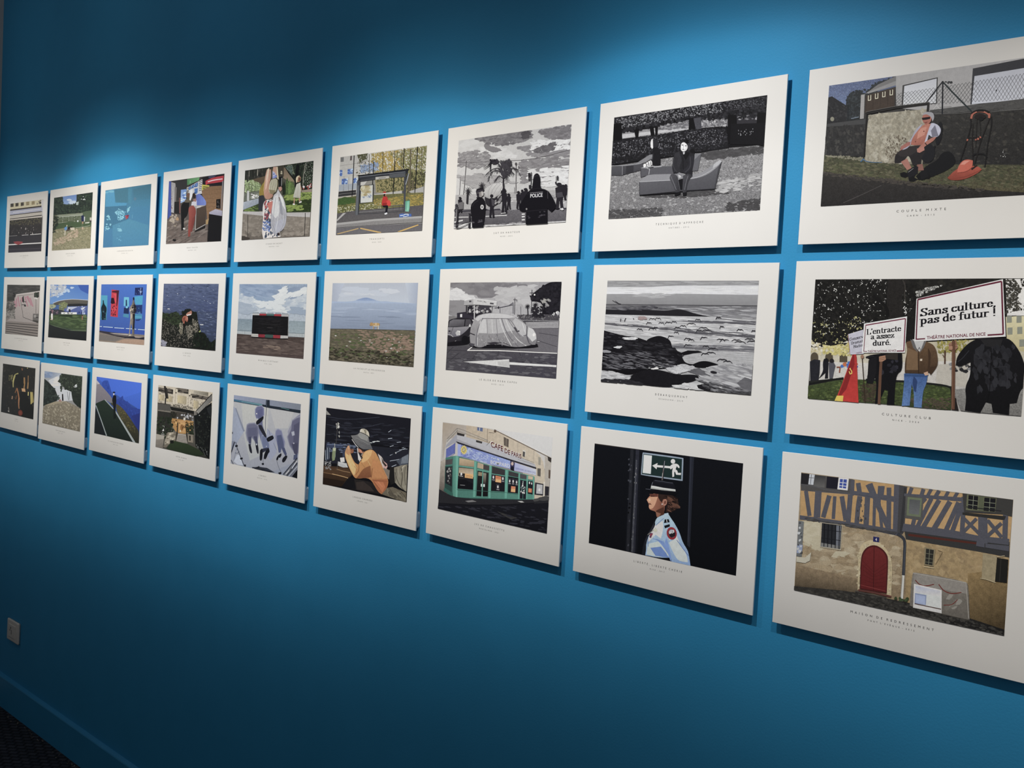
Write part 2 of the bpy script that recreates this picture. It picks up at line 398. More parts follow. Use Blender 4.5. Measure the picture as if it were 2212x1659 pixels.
# ------------------------------------------------------------------ the printed photographs
def art_man_by_mower(a):
    a.bg('46423d', '37332f', t=(.15, .1, 0))
    a.p('5a6482', '370 410 870 340 860 420 640 480 520 560 360 520', (.5, .2, 0), '6d7a93', (0, 1))
    a.s_(170, '6f7891 8791a6 59617a 4d5570', '375 415 860 345 850 380 700 430 540 480 375 510', 3, 7, seed=3)
    a.p('2e302f', '495 520 520 470 580 455 640 470 700 400 860 350 855 410 640 480 610 560 640 690 495 700', (.3, .3, 0))
    a.s_(160, '2a2c2b 3c4040 33383a 4a4f50 252627', '500 500 540 455 640 440 720 390 850 355 845 400 640 480 600 640 500 660', 6, 15, seed=4)
    a.p('2f2e2e', '365 500 395 490 505 560 500 680 360 690', (.2, .2, 0))
    a.s_(50, '3a3838 262627 454341 1f2021', '365 520 505 570 500 660 362 670', 6, 18, seed=5)
    a.e('8c8670', 398, 655, 14, 16); a.l('7d8790', 5, '535 652 590 640'); a.l('24262a', 5, '513 540 510 690')
    # pale garages
    a.p('a8a29a', '856 345 1950 190 1950 560 1765 590 1100 600 860 575', (.05, .1, 0), 'b5afa8', (1, 0))
    a.p('7e7973', '630 478 730 405 858 345 858 410 650 470', (.1, 0, 0)); a.p('96918b', '650 462 858 380 858 412 655 472')
    a.p('4c3d31', '640 485 850 428 846 578 634 612', (.2, .15, .0))
    for x, y in ((667, 505), (718, 492), (770, 480), (824, 467)):
        a.l('3a2d25', 3, [(x - 24, y - 20), (x - 26, y + 90)]); a.l('d9cfae', 5, [(x - 8, y - 20), (x - 9, y + 16), (x + 9, y + 13), (x + 10, y - 24)])
    a.p('a39c93', '606 480 633 476 626 652 598 655', (.1, 0, 0))
    a.p('45423f', '905 412 1158 355 1152 545 898 562')
    a.p('c6c3c2', '918 418 1150 364 1144 540 908 560', (.05, 0, 0), 'd2cfcc', (0, 1))
    a.p('3d3c3f', '1408 293 1950 190 1950 520 1390 552')
    a.p('bab8ba', '1420 348 1950 262 1950 500 1400 550', (.05, .05, 0), 'cac8c8', (0, 1))
    a.e('2a2a2c', 1576, 452, 5, 8)
    a.hatch('8d8a86', 2.2, '870 470 1950 300 1950 500 850 570', 42, 4); a.hatch('5c5a58', 2, '870 470 1950 300 1950 500 850 570', 42, 4)
    a.l('c2bcb3', 5, '1115 600 1150 560 1200 610')
    a.p('57544f', '1098 592 1400 555 1950 490 1950 580 1400 605 1130 622', (.2, .1, 0)); a.l('8f8a82', 4, '1170 572 1255 566'); a.l('77736c', 3, '1135 622 1540 604 1950 570')
    a.s_(30, '44413d 66625b', '1110 600 1950 510 1950 570 1140 618', 3, 10, 3, -4, 6)
    a.l('20232a', 8, '1194 384 1075 538'); a.l('1d2026', 10, '1194 382 1190 620'); a.l('2b3534', 11, '1198 392 1255 455 1400 602')
    a.s_(12, '3a3a3a', '1210 385 1265 385 1250 405 1215 395', 2, 5, 2)
    # dark walls
    a.p('3b3833', '1120 630 1540 606 1950 572 1950 1030 1040 990', (.35, .3, 0), '2e2c2a', (0, 1))
    a.s_(120, '46423b 312f2c 262525 504b42', '1130 635 1900 590 1900 980 1060 980', 5, 20, 1.6, 10, 7, t=(.2, 0, 0))
    a.p('4b4946', '362 690 642 655 640 695 360 718'); a.p('343230', '358 712 640 692 628 930 345 922', (.35, .3, 0))
    a.s_(60, '413e3a 2a2929 514d46', '358 715 640 695 625 920 348 915', 6, 20, 1.5, 80, 8)
    # ground
    a.p('4b4a35', '340 915 630 935 850 980 1765 985 1950 1000 1950 1190 1765 1190 900 1110 332 1050', (.5, .4, .1), '5b5339', (0, 1))
    a.s_(330, '5d5c3c 3f4330 6b6446 32371f 4d5132 776e52', '345 930 850 985 1765 995 1900 1010 1900 1170 900 1100 335 1035', 4, 13, 2.4, 5, 9)
    a.s_(60, '7d7660 8d866c', '350 915 620 930 850 985 640 960 345 925', 3, 8, 2, 5, 19)
    a.p('39342f', '330 1040 560 1070 900 1105 1200 1150 1765 1182 1950 1190 1950 1230 300 1300', (.3, .2, 0), '2c2927', (0, 1))
    a.s_(110, '4a433b 544b40 403a35', '340 1040 900 1095 1500 1160 1500 1180 900 1130 340 1065', 4, 10, 2.5, 6, 10)
    a.l('4f4944', 5, '480 1262 620 1200 755 1135')
    # weathered panel
    a.p('a69b82', '655 640 700 618 1080 585 1085 640 1050 985 860 978 636 965 640 900', (.25, .35, 0), '8b8069', (.4, 1))
    a.s_(90, 'b0a68e 988d74 8a7f68 b8ae96', '660 640 1080 590 1050 970 645 955', 8, 30, 1.4, 70, 11, t=(.2, .2, 0))
    a.s_(60, '6d5f4c 7a6b55 5f5242', '790 800 900 770 960 820 960 870 900 880 800 960 780 900', 3, 14, .5, 0, 12)
    a.l('2b2825', 14, '640 618 860 575 1098 545'); a.l('6b665e', 4, '645 604 860 563 1096 535'); a.l('2e2a27', 9, '648 615 636 800 626 950'); a.l('2b2826', 16, '1092 540 1084 640')
    a.l('3f6a8a', 7, '605 965 625 945 640 962 700 970 760 968', w2=3)
    # chair, shade on the grass, man
    a.p('17171a', '1060 1000 1150 960 1180 910 1210 890 1250 890 1282 930 1285 985 1220 1030 1090 1085 1010 1095', (.1, 0, 0))
    a.e('1b1b1f', 1168, 760, 24, 85, 8); a.l('1a1a1d', 12, '1140 850 1120 900 1060 960'); a.e('202024', 1085, 900, 55, 70)
    a.l('17171a', 12, '1030 930 1000 1060 960 1095'); a.l('17171a', 10, '990 990 1090 1060'); a.s_(9, '121214', '900 1050 1090 1050 1090 1085 950 1095', 14, 22, 1.5)
    a.p('2c2727', '960 850 1060 845 1075 890 1045 930 1040 985 980 990 960 935 945 920 905 975 850 975 850 920 890 880', (.2, .1, 0))
    a.p('3a3331', '965 855 1040 852 1010 890 955 925 890 930 870 905 900 880')
    a.p('a9705e', '895 965 940 940 972 1010 940 1025'); a.p('8f5f50', '1010 985 1050 980 1060 1025 1020 1030')
    a.p('1e1d21', '940 1035 985 1000 1020 1000 1015 1050 950 1085'); a.p('1a191c', '1030 1040 1070 1020 1095 1070 1040 1095'); a.l('9a928a', 3, '948 1040 985 1012')
    a.p('bcb8bf', '1130 683 1170 705 1185 740 1165 785 1120 790 1095 770 1080 830 1060 835 1075 750 1100 690', (.1, .1, 0))
    a.p('a7a3ab', '1050 690 1000 730 970 800 905 880 940 870 975 830 1000 800'); a.p('7f7b84', '1140 700 1165 780 1120 788 1110 740')
    a.p('c07a62', '1052 695 1110 690 1098 720 1075 790 1060 840 1000 848 965 840 975 800 1000 760', (.1, .2, 0), 'a9644f', (0, 1))
    a.p('cc8b72', '1045 720 1080 715 1065 770 1010 800 1020 750'); a.e('7d4436', 1000, 820, 5, 5); a.e('8a4c3d', 1060, 745, 6, 5)
    a.p('b4735e', '1115 790 1150 785 1130 815 1070 850 1035 885 1015 880 1030 850'); a.p('b87a66', '1010 870 1060 855 1065 880 1030 900 1012 895')
    a.p('a8695a', '940 825 965 820 960 845 915 870 890 885 895 855'); a.l('2b2522', 6, '1068 828 1085 850')
    a.p('b06b57', '1055 625 1100 620 1118 650 1105 685 1075 700 1055 680 1045 655'); a.p('a39e9b', '1048 630 1060 608 1100 603 1130 615 1135 650 1122 675 1112 640 1080 620')
    a.p('221518', '1045 648 1105 640 1105 655 1075 662 1050 664'); a.p('86483b', '1060 680 1090 675 1075 690')
    # hover mower
    a.l('1f1d1d', 9, '1390 640 1400 700 1365 820 1320 960'); a.l('1f1d1d', 9, '1540 640 1545 690 1515 840 1495 1005'); a.l('26211f', 8, '1410 690 1405 800 1410 960')
    a.l('26211f', 7, '1530 650 1460 830 1420 990'); a.l('2b2725', 6, '1370 792 1470 786'); a.l('1c1b1c', 11, '1405 925 1420 908 1490 905 1510 935')
    a.l('2a2624', 4, '1440 640 1430 860'); a.l('2a2624', 3, '1455 645 1470 760 1440 930'); a.s_(4, 'b9654d', '1355 790 1480 785 1480 810 1355 812', 6, 8)
    a.l('b5674f', 15, '1398 655 1405 620 1440 600 1490 602 1528 625 1525 650'); a.l('1c1a1b', 18, '1400 620 1440 595 1500 597 1525 612'); a.l('b5674f', 10, '1395 650 1405 622 1438 606'); a.l('b5674f', 10, '1488 604 1522 622 1526 648')
    a.e('2a1f1c', 1462, 640, 42, 20); a.e('1c1a1b', 1468, 655, 18, 16)
    a.p('b5543d', '1228 1080 1300 1005 1440 990 1475 1020 1440 1050 1345 1095 1250 1098', (.05, .1, 0), '8f3f2d', (0, 1))
    a.p('c8644b', '1300 1010 1330 960 1370 945 1410 955 1408 1000 1370 1035 1300 1045', (.05, 0, 0)); a.p('d98a72', '1320 985 1345 958 1390 955 1350 985')
    a.l('7d3424', 4, '1300 1045 1370 1035 1410 1000'); a.l('2c211d', 12, '1400 1020 1440 990'); a.l('8a3c2b', 4, '1235 1085 1345 1080 1470 1022')
    a.s_(10, 'd8d3c6', '1600 880 1660 880 1660 930 1600 930', 1, 3)

def art_placards(a):
    a.bg('25231f', '2c2a24', t=(.4, .2, 0))
    # square behind the trees
    a.p('b5a98a', '235 700 1900 620 1900 960 235 960', (.1, .2, 0), 'cbbfae', (0, 1))
    a.p('d2c69a', '1640 480 1900 460 1900 760 1650 700', (.05, .1, 0), 'b8a877', (0, 1))
    a.s_(80, 'e6dcc0 cdbb8a a8965e', '240 640 620 600 620 720 240 760', 8, 20, seed=2)
    for x in (270, 375, 478):
        a.e('5b4f3d', x, 770, 28, 36); a.p('5b4f3d', [(x - 28, 770), (x + 28, 770), (x + 28, 830), (x - 28, 830)])
    a.s_(70, 'c3b162 9f9142 d8ca86', '330 670 520 670 540 760 330 740', 7, 16, seed=3)
    a.p('c9c0b5', '235 800 640 810 1900 780 1900 1220 235 1220', (.15, .15, 0), 'a9a198', (0, 1))
    for x, y in ((1665, 495), (1735, 495), (1670, 580), (1740, 575), (1755, 665)): a.p('8e8d7c', [(x - 18, y - 24), (x + 18, y - 26), (x + 18, y + 24), (x - 18, y + 26)])
    a.s_(50, 'b3a24b 8f8436 6f6a2c', '1150 660 1380 640 1370 720 1160 740', 7, 18, seed=4); a.l('5a4030', 12, '1207 720 1204 895'); a.l('6d553f', 7, '1190 750 1205 780'); a.p('b8ae9f', '1150 820 1380 810 1360 980 1140 960', (.1, .1, 0))
    a.s_(14, '2f2d2e 5a5856 8a8786', '1225 820 1390 825 1380 870 1235 860', 6, 14, 1.5, 5, 5)
    a.s_(10, '2d5da0 3f6fb0 c26a3a', '450 800 620 800 620 840 450 840', 6, 14, 1.5)
    # canopy
    a.p('211f1d', '255 205 1000 205 1005 640 930 640 930 480 640 540 600 600 430 690 330 680 250 640', (.3, .2, 0))
    a.p('262421', '1000 200 1640 200 1620 330 1005 360'); a.s_(40, '1c1b19 33302a', '1000 210 1640 205 1450 260 1010 350', 10, 26)
    a.s_(430, 'dcd8cf c9c4b8 efece4 a39e90', '280 215 640 212 880 212 990 300 990 460 800 480 600 540 380 620 265 600', 2, 7, 1.3, 30, 6, spread=90)
    a.s_(130, 'b1a56a 8f8a4a 6d6a3a cbbf86', '260 520 600 470 620 600 420 690 262 650', 3, 8, 1.3, 30, 16, spread=90)
    a.s_(330, '1a1917 24221f 2e2b26 151413', '262 210 1000 210 1000 480 640 520 420 680 262 650', 9, 22, 1.5, 20, 17, spread=80)
    a.p('2a2623', '800 210 935 208 900 340 905 480 800 500 790 360', (.3, .3, .0)); a.l('413b35', 8, '905 215 925 260 915 330 930 385'); a.l('191716', 22, '690 330 790 400 800 480')
    a.s_(60, 'cfcabd e4e0d6 1d1b19 26231f', '1000 300 1080 270 1200 250 1000 340', 4, 10, seed=8)
    a.p('e3d8c4', '1640 210 1900 205 1900 470 1650 470', (.1, .1, 0)); a.s_(150, '33302a 4a463d 211f1b 645e50', '1630 215 1700 210 1760 280 1720 330 1765 420 1640 460 1650 330', 4, 12, 1.4, 40, 9, spread=60)
    a.s_(60, '3a362f 26241f', '1740 210 1850 205 1850 460 1760 440 1800 330', 5, 14, seed=10)
    # people far left
    a.p('2b2a30', '238 800 270 785 312 790 308 880 300 935 240 940', (.2, .2, 0)); a.p('222127', '340 780 372 785 368 920 345 922 350 880 300 925 335 870 330 810'); a.e('1e1c20', 357, 790, 12, 14)
    a.p('57545a', '372 810 400 785 422 830 410 880 402 920 378 922'); a.e('2b2526', 396, 795, 16, 16); a.l('8f4a30', 8, '430 840 455 840 450 880')
    # lawn
    a.p('2a2a26', '232 940 480 915 480 930 232 970'); a.p('46512a', '225 975 480 925 640 930 920 945 1255 975 1250 1145 1040 1140 880 1110 225 1070', (.4, .4, .1), '3c4526', (0, 1))
    a.s_(260, '566331 3a4422 6a7539 47542a 2c331b', '230 985 480 935 920 950 1240 985 1240 1130 880 1100 230 1065', 4, 12, 2, 5, 11)
    a.s_(70, '4a4030 5a4c38 3a3226', '600 960 720 960 700 1090 620 1085', 5, 12, 1.5); a.l('1d1d1c', 12, '232 962 400 930 480 918'); a.l('242421', 14, '640 930 920 942 1240 970 1258 1010 1262 1140')
    a.s_(60, '4f4437 60543f', '900 1060 1240 1060 1240 1140 1040 1135', 4, 10, 2)
    # wreath of stone under the marcher
    a.p('8e8982', '1262 1000 1765 950 1900 950 1900 1220 1320 1150', (.35, .2, 0), '75706a', (0, 1)); a.p('2b2521', '1265 1050 1285 1060 1305 1150 1258 1145')
    # flag
    a.p('b02a26', '560 708 575 770 588 1095 420 1080 470 960', (.05, .15, .1), 'c23129', (0, 1)); a.p('8e1f20', '555 730 560 820 500 1000 440 1070 450 1030 505 880'); a.p('d8b93a', '432 1045 480 1045 475 1088 415 1082')
    a.l('e0bf45', 6, '520 870 528 890 540 885 540 868 525 852 532 848'); a.l('3d2c22', 6, '613 755 625 930 635 1095')
    # marcher behind, second placard
    a.p('17161a', '640 765 700 745 900 740 905 860 860 890 850 1000 845 1110 790 1108 800 1010 775 1000 735 1100 705 1100 720 960 700 900 690 960 645 955 655 870 690 800', (.2, .1, 0)); a.p('201e21', '660 790 720 760 715 880 690 960 650 950')
    a.l('26242a', 10, '640 770 700 760'); a.e('9c7358', 615, 765, 12, 14); a.s_(10, '2b2930 34323a', '740 800 880 780 880 880 760 900', 8, 20)
    a.l('6b4a36', 20, '752 760 744 900 735 1105'); a.p('a87a5c', '735 765 780 755 785 785 760 800 736 800'); a.l('7d573f', 3, '738 778 782 768'); a.l('7d573f', 3, '738 790 775 782'); a.p('3b332c', '780 750 870 735 870 790 785 780')
    # third placard
    a.p('c9c3c9', '513 605 622 572 625 745 528 750'); a.p('b9b3ba', '517 608 620 578 622 742 532 746'); a.l('7d2f45', 3, '513 605 528 750')
    a.serif('Conserv', '26242a', '522 653 622 630', 14); a.serif('Dramat', '26242a', '535 679 620 660', 13); a.serif('Natio', '26242a', '553 704 618 690', 13)
    a.text('TH\u00c9\u00c2TRE', '7d2f45', '570 745 612 738', 9, .01)
    # man in brown jacket and jeans
    a.p('3f5f91', '915 885 1085 890 1075 960 1050 1010 1040 1130 985 1125 985 1010 970 960 955 1115 898 1118 915 960', (.25, .15, .0), '5a7cab', (0, 1)); a.p('2d4570', '985 900 1010 940 1000 1020 985 1010 975 950'); a.p('31527f', '920 890 1085 893 1082 912 918 905')
    a.p('6d5136', '930 660 1000 640 1090 660 1140 690 1160 790 1150 840 1105 895 1090 870 1085 885 920 880 920 800 940 720', (.15, .15, 0), '4d3826', (0, 1))
    a.p('4a3524', '1085 700 1110 740 1100 840 1150 830 1110 890 1080 870 1090 800'); a.p('7d6042', '940 700 1010 730 1015 860 930 860'); a.l('2e2117', 4, '1020 720 1018 885'); a.p('cbb8a0', '1030 780 1046 780 1044 795 1028 795')
    a.p('b9b4ae', '975 640 1060 640 1050 690 1025 730 1000 700'); a.p('6a6562', '960 640 985 650 1015 735 980 700'); a.p('706b68', '1080 640 1060 650 1025 740 1055 700'); a.text('A', '2a2a2e', '1012 718 1036 716', 22)
    a.p('c39a7c', '1055 880 1085 870 1090 895 1065 900')
    # second placard board
    a.p('d4cfd4', '628 528 937 476 921 736 612 738'); a.l('7a2c42', 8, '640 540 925 492 913 724', joint=False); a.l('7a2c42', 5, '640 540 626 727 650 728'); a.l('7a2c42', 8, '862 725 913 724')
    a.p('dcd7db', '648 546 918 500 907 715 635 720')
    a.serif("L'entracte", '1d1b20', '648 608 895 580', 26, .3); a.serif('a assez', '1d1b20', '676 641 845 628', 25, .3); a.serif('dur\u00e9.', '1d1b20', '690 687 822 680', 26, .3)
    a.text('TH\u00c9\u00c2TRE NATIONAL DE NICE', '7a2c42', '655 735 858 728', 15, .02)
    # marcher in black coat
    a.p('1b1a1d', '1290 770 1340 700 1400 650 1480 625 1640 625 1700 660 1770 780 1800 960 1745 1000 1720 1095 1670 1100 1665 1180 1550 1165 1540 1100 1500 1090 1460 1165 1350 1150 1360 1060 1350 980 1390 900 1390 800 1330 830 1285 825', (.2, .15, 0), '151417', (0, 1))
    a.p('2c2a2b', '1460 640 1620 640 1600 700 1500 690'); a.s_(40, '29282c 333236 222125 3b3a3e', '1420 700 1700 680 1720 960 1420 1000', 10, 34, 1.6, 80, 12)
    a.l('0f0e11', 5, '1540 700 1530 1000 1510 1090'); a.l('38373b', 4, '1555 840 1650 835 1655 950 1570 960'); a.l('38373b', 3, '1580 780 1670 770'); a.l('343338', 6, '1380 720 1330 780 1300 800')
    a.p('9c6f55', '1235 670 1285 645 1300 700 1275 725 1235 715'); a.l('6d4936', 3, '1240 685 1292 672'); a.l('6d4936', 3, '1240 700 1295 690'); a.l('6b4733', 25, '1270 650 1268 880 1265 1142'); a.l('7f5a42', 6, '1264 720 1260 1130'); a.p('a87c60', '1236 690 1262 690 1262 712 1236 712')
    # first placard board
    a.p('e3dee2', '1004 350 1622 210 1642 620 989 656'); a.p('d4cfd6', '1012 356 1610 222 1630 612 998 648', (0, .03, 0))
    a.l('6d2338', 12, '1014 356 1612 226 1624 604', joint=False); a.l('6d2338', 9, '1014 356 1002 640 1066 636'); a.l('6d2338', 11, '1512 610 1626 603')
    a.p('dbd6db', '1024 364 1602 240 1612 590 1012 626', (0, .03, 0))
    a.serif('Sans culture,', '1d1b20', '1032 476 1574 402', 36, .3); a.serif('pas de futur !', '1d1b20', '1032 533 1574 470', 36, .3)
    a.text('TH\u00c9\u00c2TRE NATIONAL DE NICE', '7a2c42', '1078 640 1498 612', 23, .02)

def art_half_timbered(a):
    a.bg('a08863', '8d7654', t=(.15, .2, 0))
    a.p('a58d68', '270 470 880 570 950 600 940 990 640 935 235 910', (.2, .3, 0), '8b7454', (0, 1))
    a.s_(90, 'b09a76 978060 a8906b b8a684 8a7353', '280 480 880 580 920 900 640 920 240 860', 12, 40, 2.2, 6, 2, t=(.2, .15, 0))
    a.s_(40, 'c0b293 b5a684', '290 500 400 510 390 680 560 700 540 730 300 640', 12, 26, 2, 5, 3)
    a.p('947c5b', '240 770 640 860 640 960 232 940', (.2, .3, 0), '3a3025', (-.17, 1))
    a.p('a98d60', '945 600 1610 720 1575 1220 1340 1110 940 1010', (.15, .3, 0), '8f7448', (0, 1))
    a.s_(50, 'b39769 9d8155 8d7450 a68a5c', '960 620 1520 720 1500 1000 1350 900 980 820', 14, 40, 1.3, 40, 4, t=(.1, .2, 0))
    a.p('937749', '1340 830 1600 800 1570 1240 1340 1130', (.2, .3, 0), '35291a', (.35, 1))
    # dark underside of the overhang
    a.p('3d3b38', '935 555 1400 610 1610 630 1608 730 1400 690 945 612', (.1, 0, 0)); a.p('5b2d22', '960 575 1400 632 1398 645 960 590')
    # timbered storey
    a.p('b48c55', '270 190 905 265 900 580 770 555 270 470', (.08, .12, 0)); a.p('b9925c', '930 280 1640 360 1612 630 1400 600 930 555', (.08, .12, 0))
    T = '57555a'
    a.p(T, '272 280 610 318 880 350 880 375 600 325 272 298'); a.p(T, '265 455 620 505 880 548 905 560 900 590 760 560 600 520 265 482', (.1, 0, 0))
    a.p('55504b', '268 184 610 228 600 320 272 296', (.1, .1, 0))
    a.p('2a2728', '275 186 330 192 326 260 272 256'); a.p('3d3a3a', '362 200 430 208 424 280 356 272', c2='6a655e'); a.p('24222a', '440 208 515 215 508 290 434 282'); a.p('d0d0d4', '515 214 580 222 572 298 506 290'); a.p('3a4f95', '524 224 568 228 562 286 518 280')
    for q in ('545 222 538 292', '520 246 570 252', '518 266 568 272'): a.l('c9cbd2', 4, q)
    a.p('b9b7b4', '328 192 362 196 352 262 320 258'); a.l('4a4848', 3, '340 195 334 258'); a.l('4a4848', 3, '325 215 358 218'); a.l('5a5654', 7, '610 320 440 296 350 268 272 258')
    for q, w in (('305 300 328 460', 26), ('385 300 375 470', 42), ('455 330 415 470', 30), ('490 335 480 480', 22), ('535 335 560 490', 30), ('590 325 575 500', 32), ('650 335 640 395 630 510', 30), ('700 340 690 520', 34), ('640 250 650 320', 30), ('700 260 735 330', 28), ('780 270 770 400', 24),
                 ('715 255 770 400 835 540', 34), ('745 360 740 530', 20), ('800 270 790 350', 22), ('838 280 835 545', 30), ('775 380 790 535', 20), ('890 260 880 560', 38), ('605 230 600 330', 26)):
        a.l(T, w, q, (.1, .1, 0), False)
    a.p(T, '610 300 900 340 900 362 610 322')
    a.s_(25, '585452 454241', '640 340 700 350 690 500 630 490', 5, 12, .4)
    a.p('494645', '905 265 955 275 935 560 920 580 890 565', (.1, 0, 0)); a.p('3c3a3a', '935 280 950 282 925 570 905 570')
    a.p(T, '935 318 1315 345 1315 372 935 335'); a.p(T, '930 510 1000 520 1290 560 1400 590 1610 610 1605 650 1400 625 920 558', (.1, 0, 0))
    for q, w in (('985 280 965 330', 24), ('1060 290 1045 335', 26), ('1110 290 1080 345', 22), ('1160 300 1130 350', 26), ('1220 305 1195 350', 22), ('1280 310 1250 360', 22), ('1110 350 1020 530', 28), ('1075 350 1010 420', 22), ('1160 360 1050 545', 30), ('1230 370 1120 555', 34), ('1285 375 1200 560', 30), ('1310 380 1240 570', 30), ('1000 480 990 520', 26), ('1320 340 1305 590', 30), ('1310 470 1420 580', 22), ('1400 480 1310 570', 22), ('1440 470 1440 640', 60), ('1470 490 1560 600', 24), ('1560 510 1460 600', 24), ('1590 380 1580 630', 34)):
        a.l(T, w, q, (.1, .1, 0), False)
    a.p('5a564f', '945 330 1060 345 1050 490 940 475'); a.p('6d7355', '958 340 1050 350 1040 470 950 458'); a.p('595955', '970 355 1040 362 1030 455 965 446', c2='6b6a66')
    a.p(T, '1400 625 1450 625 1450 665 1395 655'); a.p(T, '1455 640 1608 655 1606 690 1455 665')
    a.p('44413c', '1310 310 1640 360 1632 470 1570 455 1320 440', (.1, 0, 0)); a.p('6b6a4b', '1340 325 1530 350 1520 440 1332 425'); a.p('201f22', '1350 330 1412 338 1405 425 1345 415'); a.p('201f22', '1452 345 1525 352 1518 438 1445 430'); a.p('5e6046', '1418 335 1448 340 1442 432 1412 428')
    for q in ('1382 332 1376 420', '1488 348 1482 435', '1348 360 1408 368', '1346 390 1406 398', '1450 375 1522 383', '1448 405 1520 412'): a.l('8b8c70', 3, q)
    a.l('2c2b2b', 6, '1335 405 1560 432'); a.p('37342f', '1310 440 1590 465 1580 490 1310 455')
    a.s_(30, '5b5856 413e3d', '280 470 880 560 880 575 280 480', 4, 10, 4, 8)
    # ground floor
    a.p('b2a283', '395 500 540 520 530 680 395 660'); a.p('2f2f31', '408 505 535 522 525 672 400 655'); a.p('6f7073', '500 520 530 525 522 665 496 660'); a.p('7e7a72', '400 630 522 652 520 672 398 655')
    for k in range(5): a.l('17171a', 5, [(425 + k * 24, 508 + k * 3), (420 + k * 24, 655 + k * 4)])
    a.l('232326', 4, '405 545 533 562'); a.l('232326', 4, '402 600 528 618')
    a.p('70706c', '258 490 292 496 278 720 244 715', (0, .2, 0)); a.p('8f96a8', '250 640 285 645 280 700 246 695'); a.s_(14, '4d4c4b b9b7b0', '262 500 288 505 276 700 250 690', 5, 10)
    a.p('bbb096', '246 718 300 725 340 690 330 745 300 760 244 752', (.1, .1, 0))
    a.p('bda77c', '640 700 660 640 720 610 780 630 835 690 860 760 850 980 820 975 825 740 790 670 740 648 690 660 655 720 645 935 635 930', (.1, .15, 0)); a.s_(30, 'c8b68f a48f68', '640 700 700 620 780 630 850 720 850 960 830 960 820 740 740 650 660 700 645 920 630 920', 8, 16)
    a.p('571f1e', '650 925 655 740 668 690 700 655 745 645 790 665 825 705 833 745 822 955', (.1, 0, 0)); a.p('762826', '656 920 662 745 676 698 704 666 745 656 785 675 816 710 824 748 814 945', (.08, .1, 0), '691f1f', (0, 1))
    for k in range(6): a.l('5f1d1d', 2.5, [(662 + k * 4, 740 + k * 32), (740, 820 + k * 18), (822 - k * 2, 760 + k * 30)])
    a.l('4a1a19', 4, '742 660 736 935'); a.l('8a3a34', 4, '655 900 815 940')
    a.p('2a2c5e', '737 592 775 598 772 630 735 624'); a.text('4', 'e8e8ef', '750 620 760 621', 19, .02)
    a.l('3c3e42', 18, '890 575 920 592 940 620 936 700 928 840'); a.l('53565a', 4, '944 630 938 700 932 830'); a.l('c6bfb0', 16, '928 840 918 1000', w2=14); a.l('8a867b', 3, '922 845 910 985'); a.e('efece4', 918, 998, 10, 6)
    a.p('8b7a58', '1065 660 1135 675 1122 785 1062 775'); a.p('33312b', '1075 670 1125 680 1115 778 1068 768'); a.l('77725a', 4, '1098 675 1090 775'); a.l('77725a', 3, '1073 700 1120 708'); a.l('77725a', 3, '1070 730 1117 738'); a.l('77725a', 3, '1070 755 1116 762')
    a.l('8c7650', 3, '1150 680 1180 690 1135 770'); a.l('c2ad82', 5, '1060 785 1125 795'); a.p('9c8a66', '1440 700 1530 720 1515 890 1430 860', (.1, .2, 0)); a.p('26241f', '1530 730 1603 742 1592 890 1516 880'); a.l('3a372f', 4, '1555 740 1545 880')
    a.l('b9a57c', 4, '1420 860 1470 870 1520 890'); a.l('b9a57c', 4, '1530 725 1580 718')
    # pavement
    a.p('3c3832', '228 905 640 945 960 1015 1340 1110 1580 1190 1575 1240 228 945', (.35, .3, 0), '23211f', (.2, 1))
    a.s_(160, '4a453d 2f2c28 565046 3d3a34', '232 912 640 952 960 1025 1340 1125 1570 1200 1560 1222 240 935', 5, 14, 2, 14, 5); a.s_(12, '4c5a35 3d4a2b', '860 975 960 990 960 1010 870 1000', 5, 10)
    a.l('6a3c33', 12, '640 932 740 948 850 975'); a.l('4f4740', 8, '620 940 820 982')
    # mattress base and drawer
    a.p('857b6c', '985 830 1000 818 1330 880 1345 905 1352 1120 1340 1125 985 1040 968 1030', (.15, .15, 0), '6d6458', (0, 1)); a.p('91877a', '1000 822 1330 885 1338 960 1170 930 990 890', (.1, .15, 0))
    a.s_(10, '958c7d 7b7264', '1200 960 1300 980 1300 1060 1200 1050', 8, 18, 1.8, -25); a.l('a79d8d', 4, '990 825 1330 888 1345 1115'); a.l('4f483e', 5, '985 1042 1345 1126')
    a.l('7a352c', 6, '1005 870 1030 900 1070 910 1125 898'); a.l('7a352c', 6, '1155 898 1185 940 1240 960 1300 950'); a.l('7a352c', 5, '1185 1030 1240 1030 1275 995')
    a.p('dcdce0', '996 893 1174 934 1172 1082 990 1045'); a.p('c9c9cf', '1006 905 1164 940 1162 1055 1002 1025'); a.p('b2b2bc', '1006 905 1164 940 1162 975 1004 945', c2='cfcfd4'); a.p('8c95ad', '1003 952 1076 966 1072 1030 1000 1018'); a.p('a3acc2', '1008 962 1068 973 1066 1025 1006 1014'); a.l('5a4038', 6, '1000 1020 1170 1056'); a.p('e6e6ea', '998 1026 1168 1062 1168 1078 994 1042')

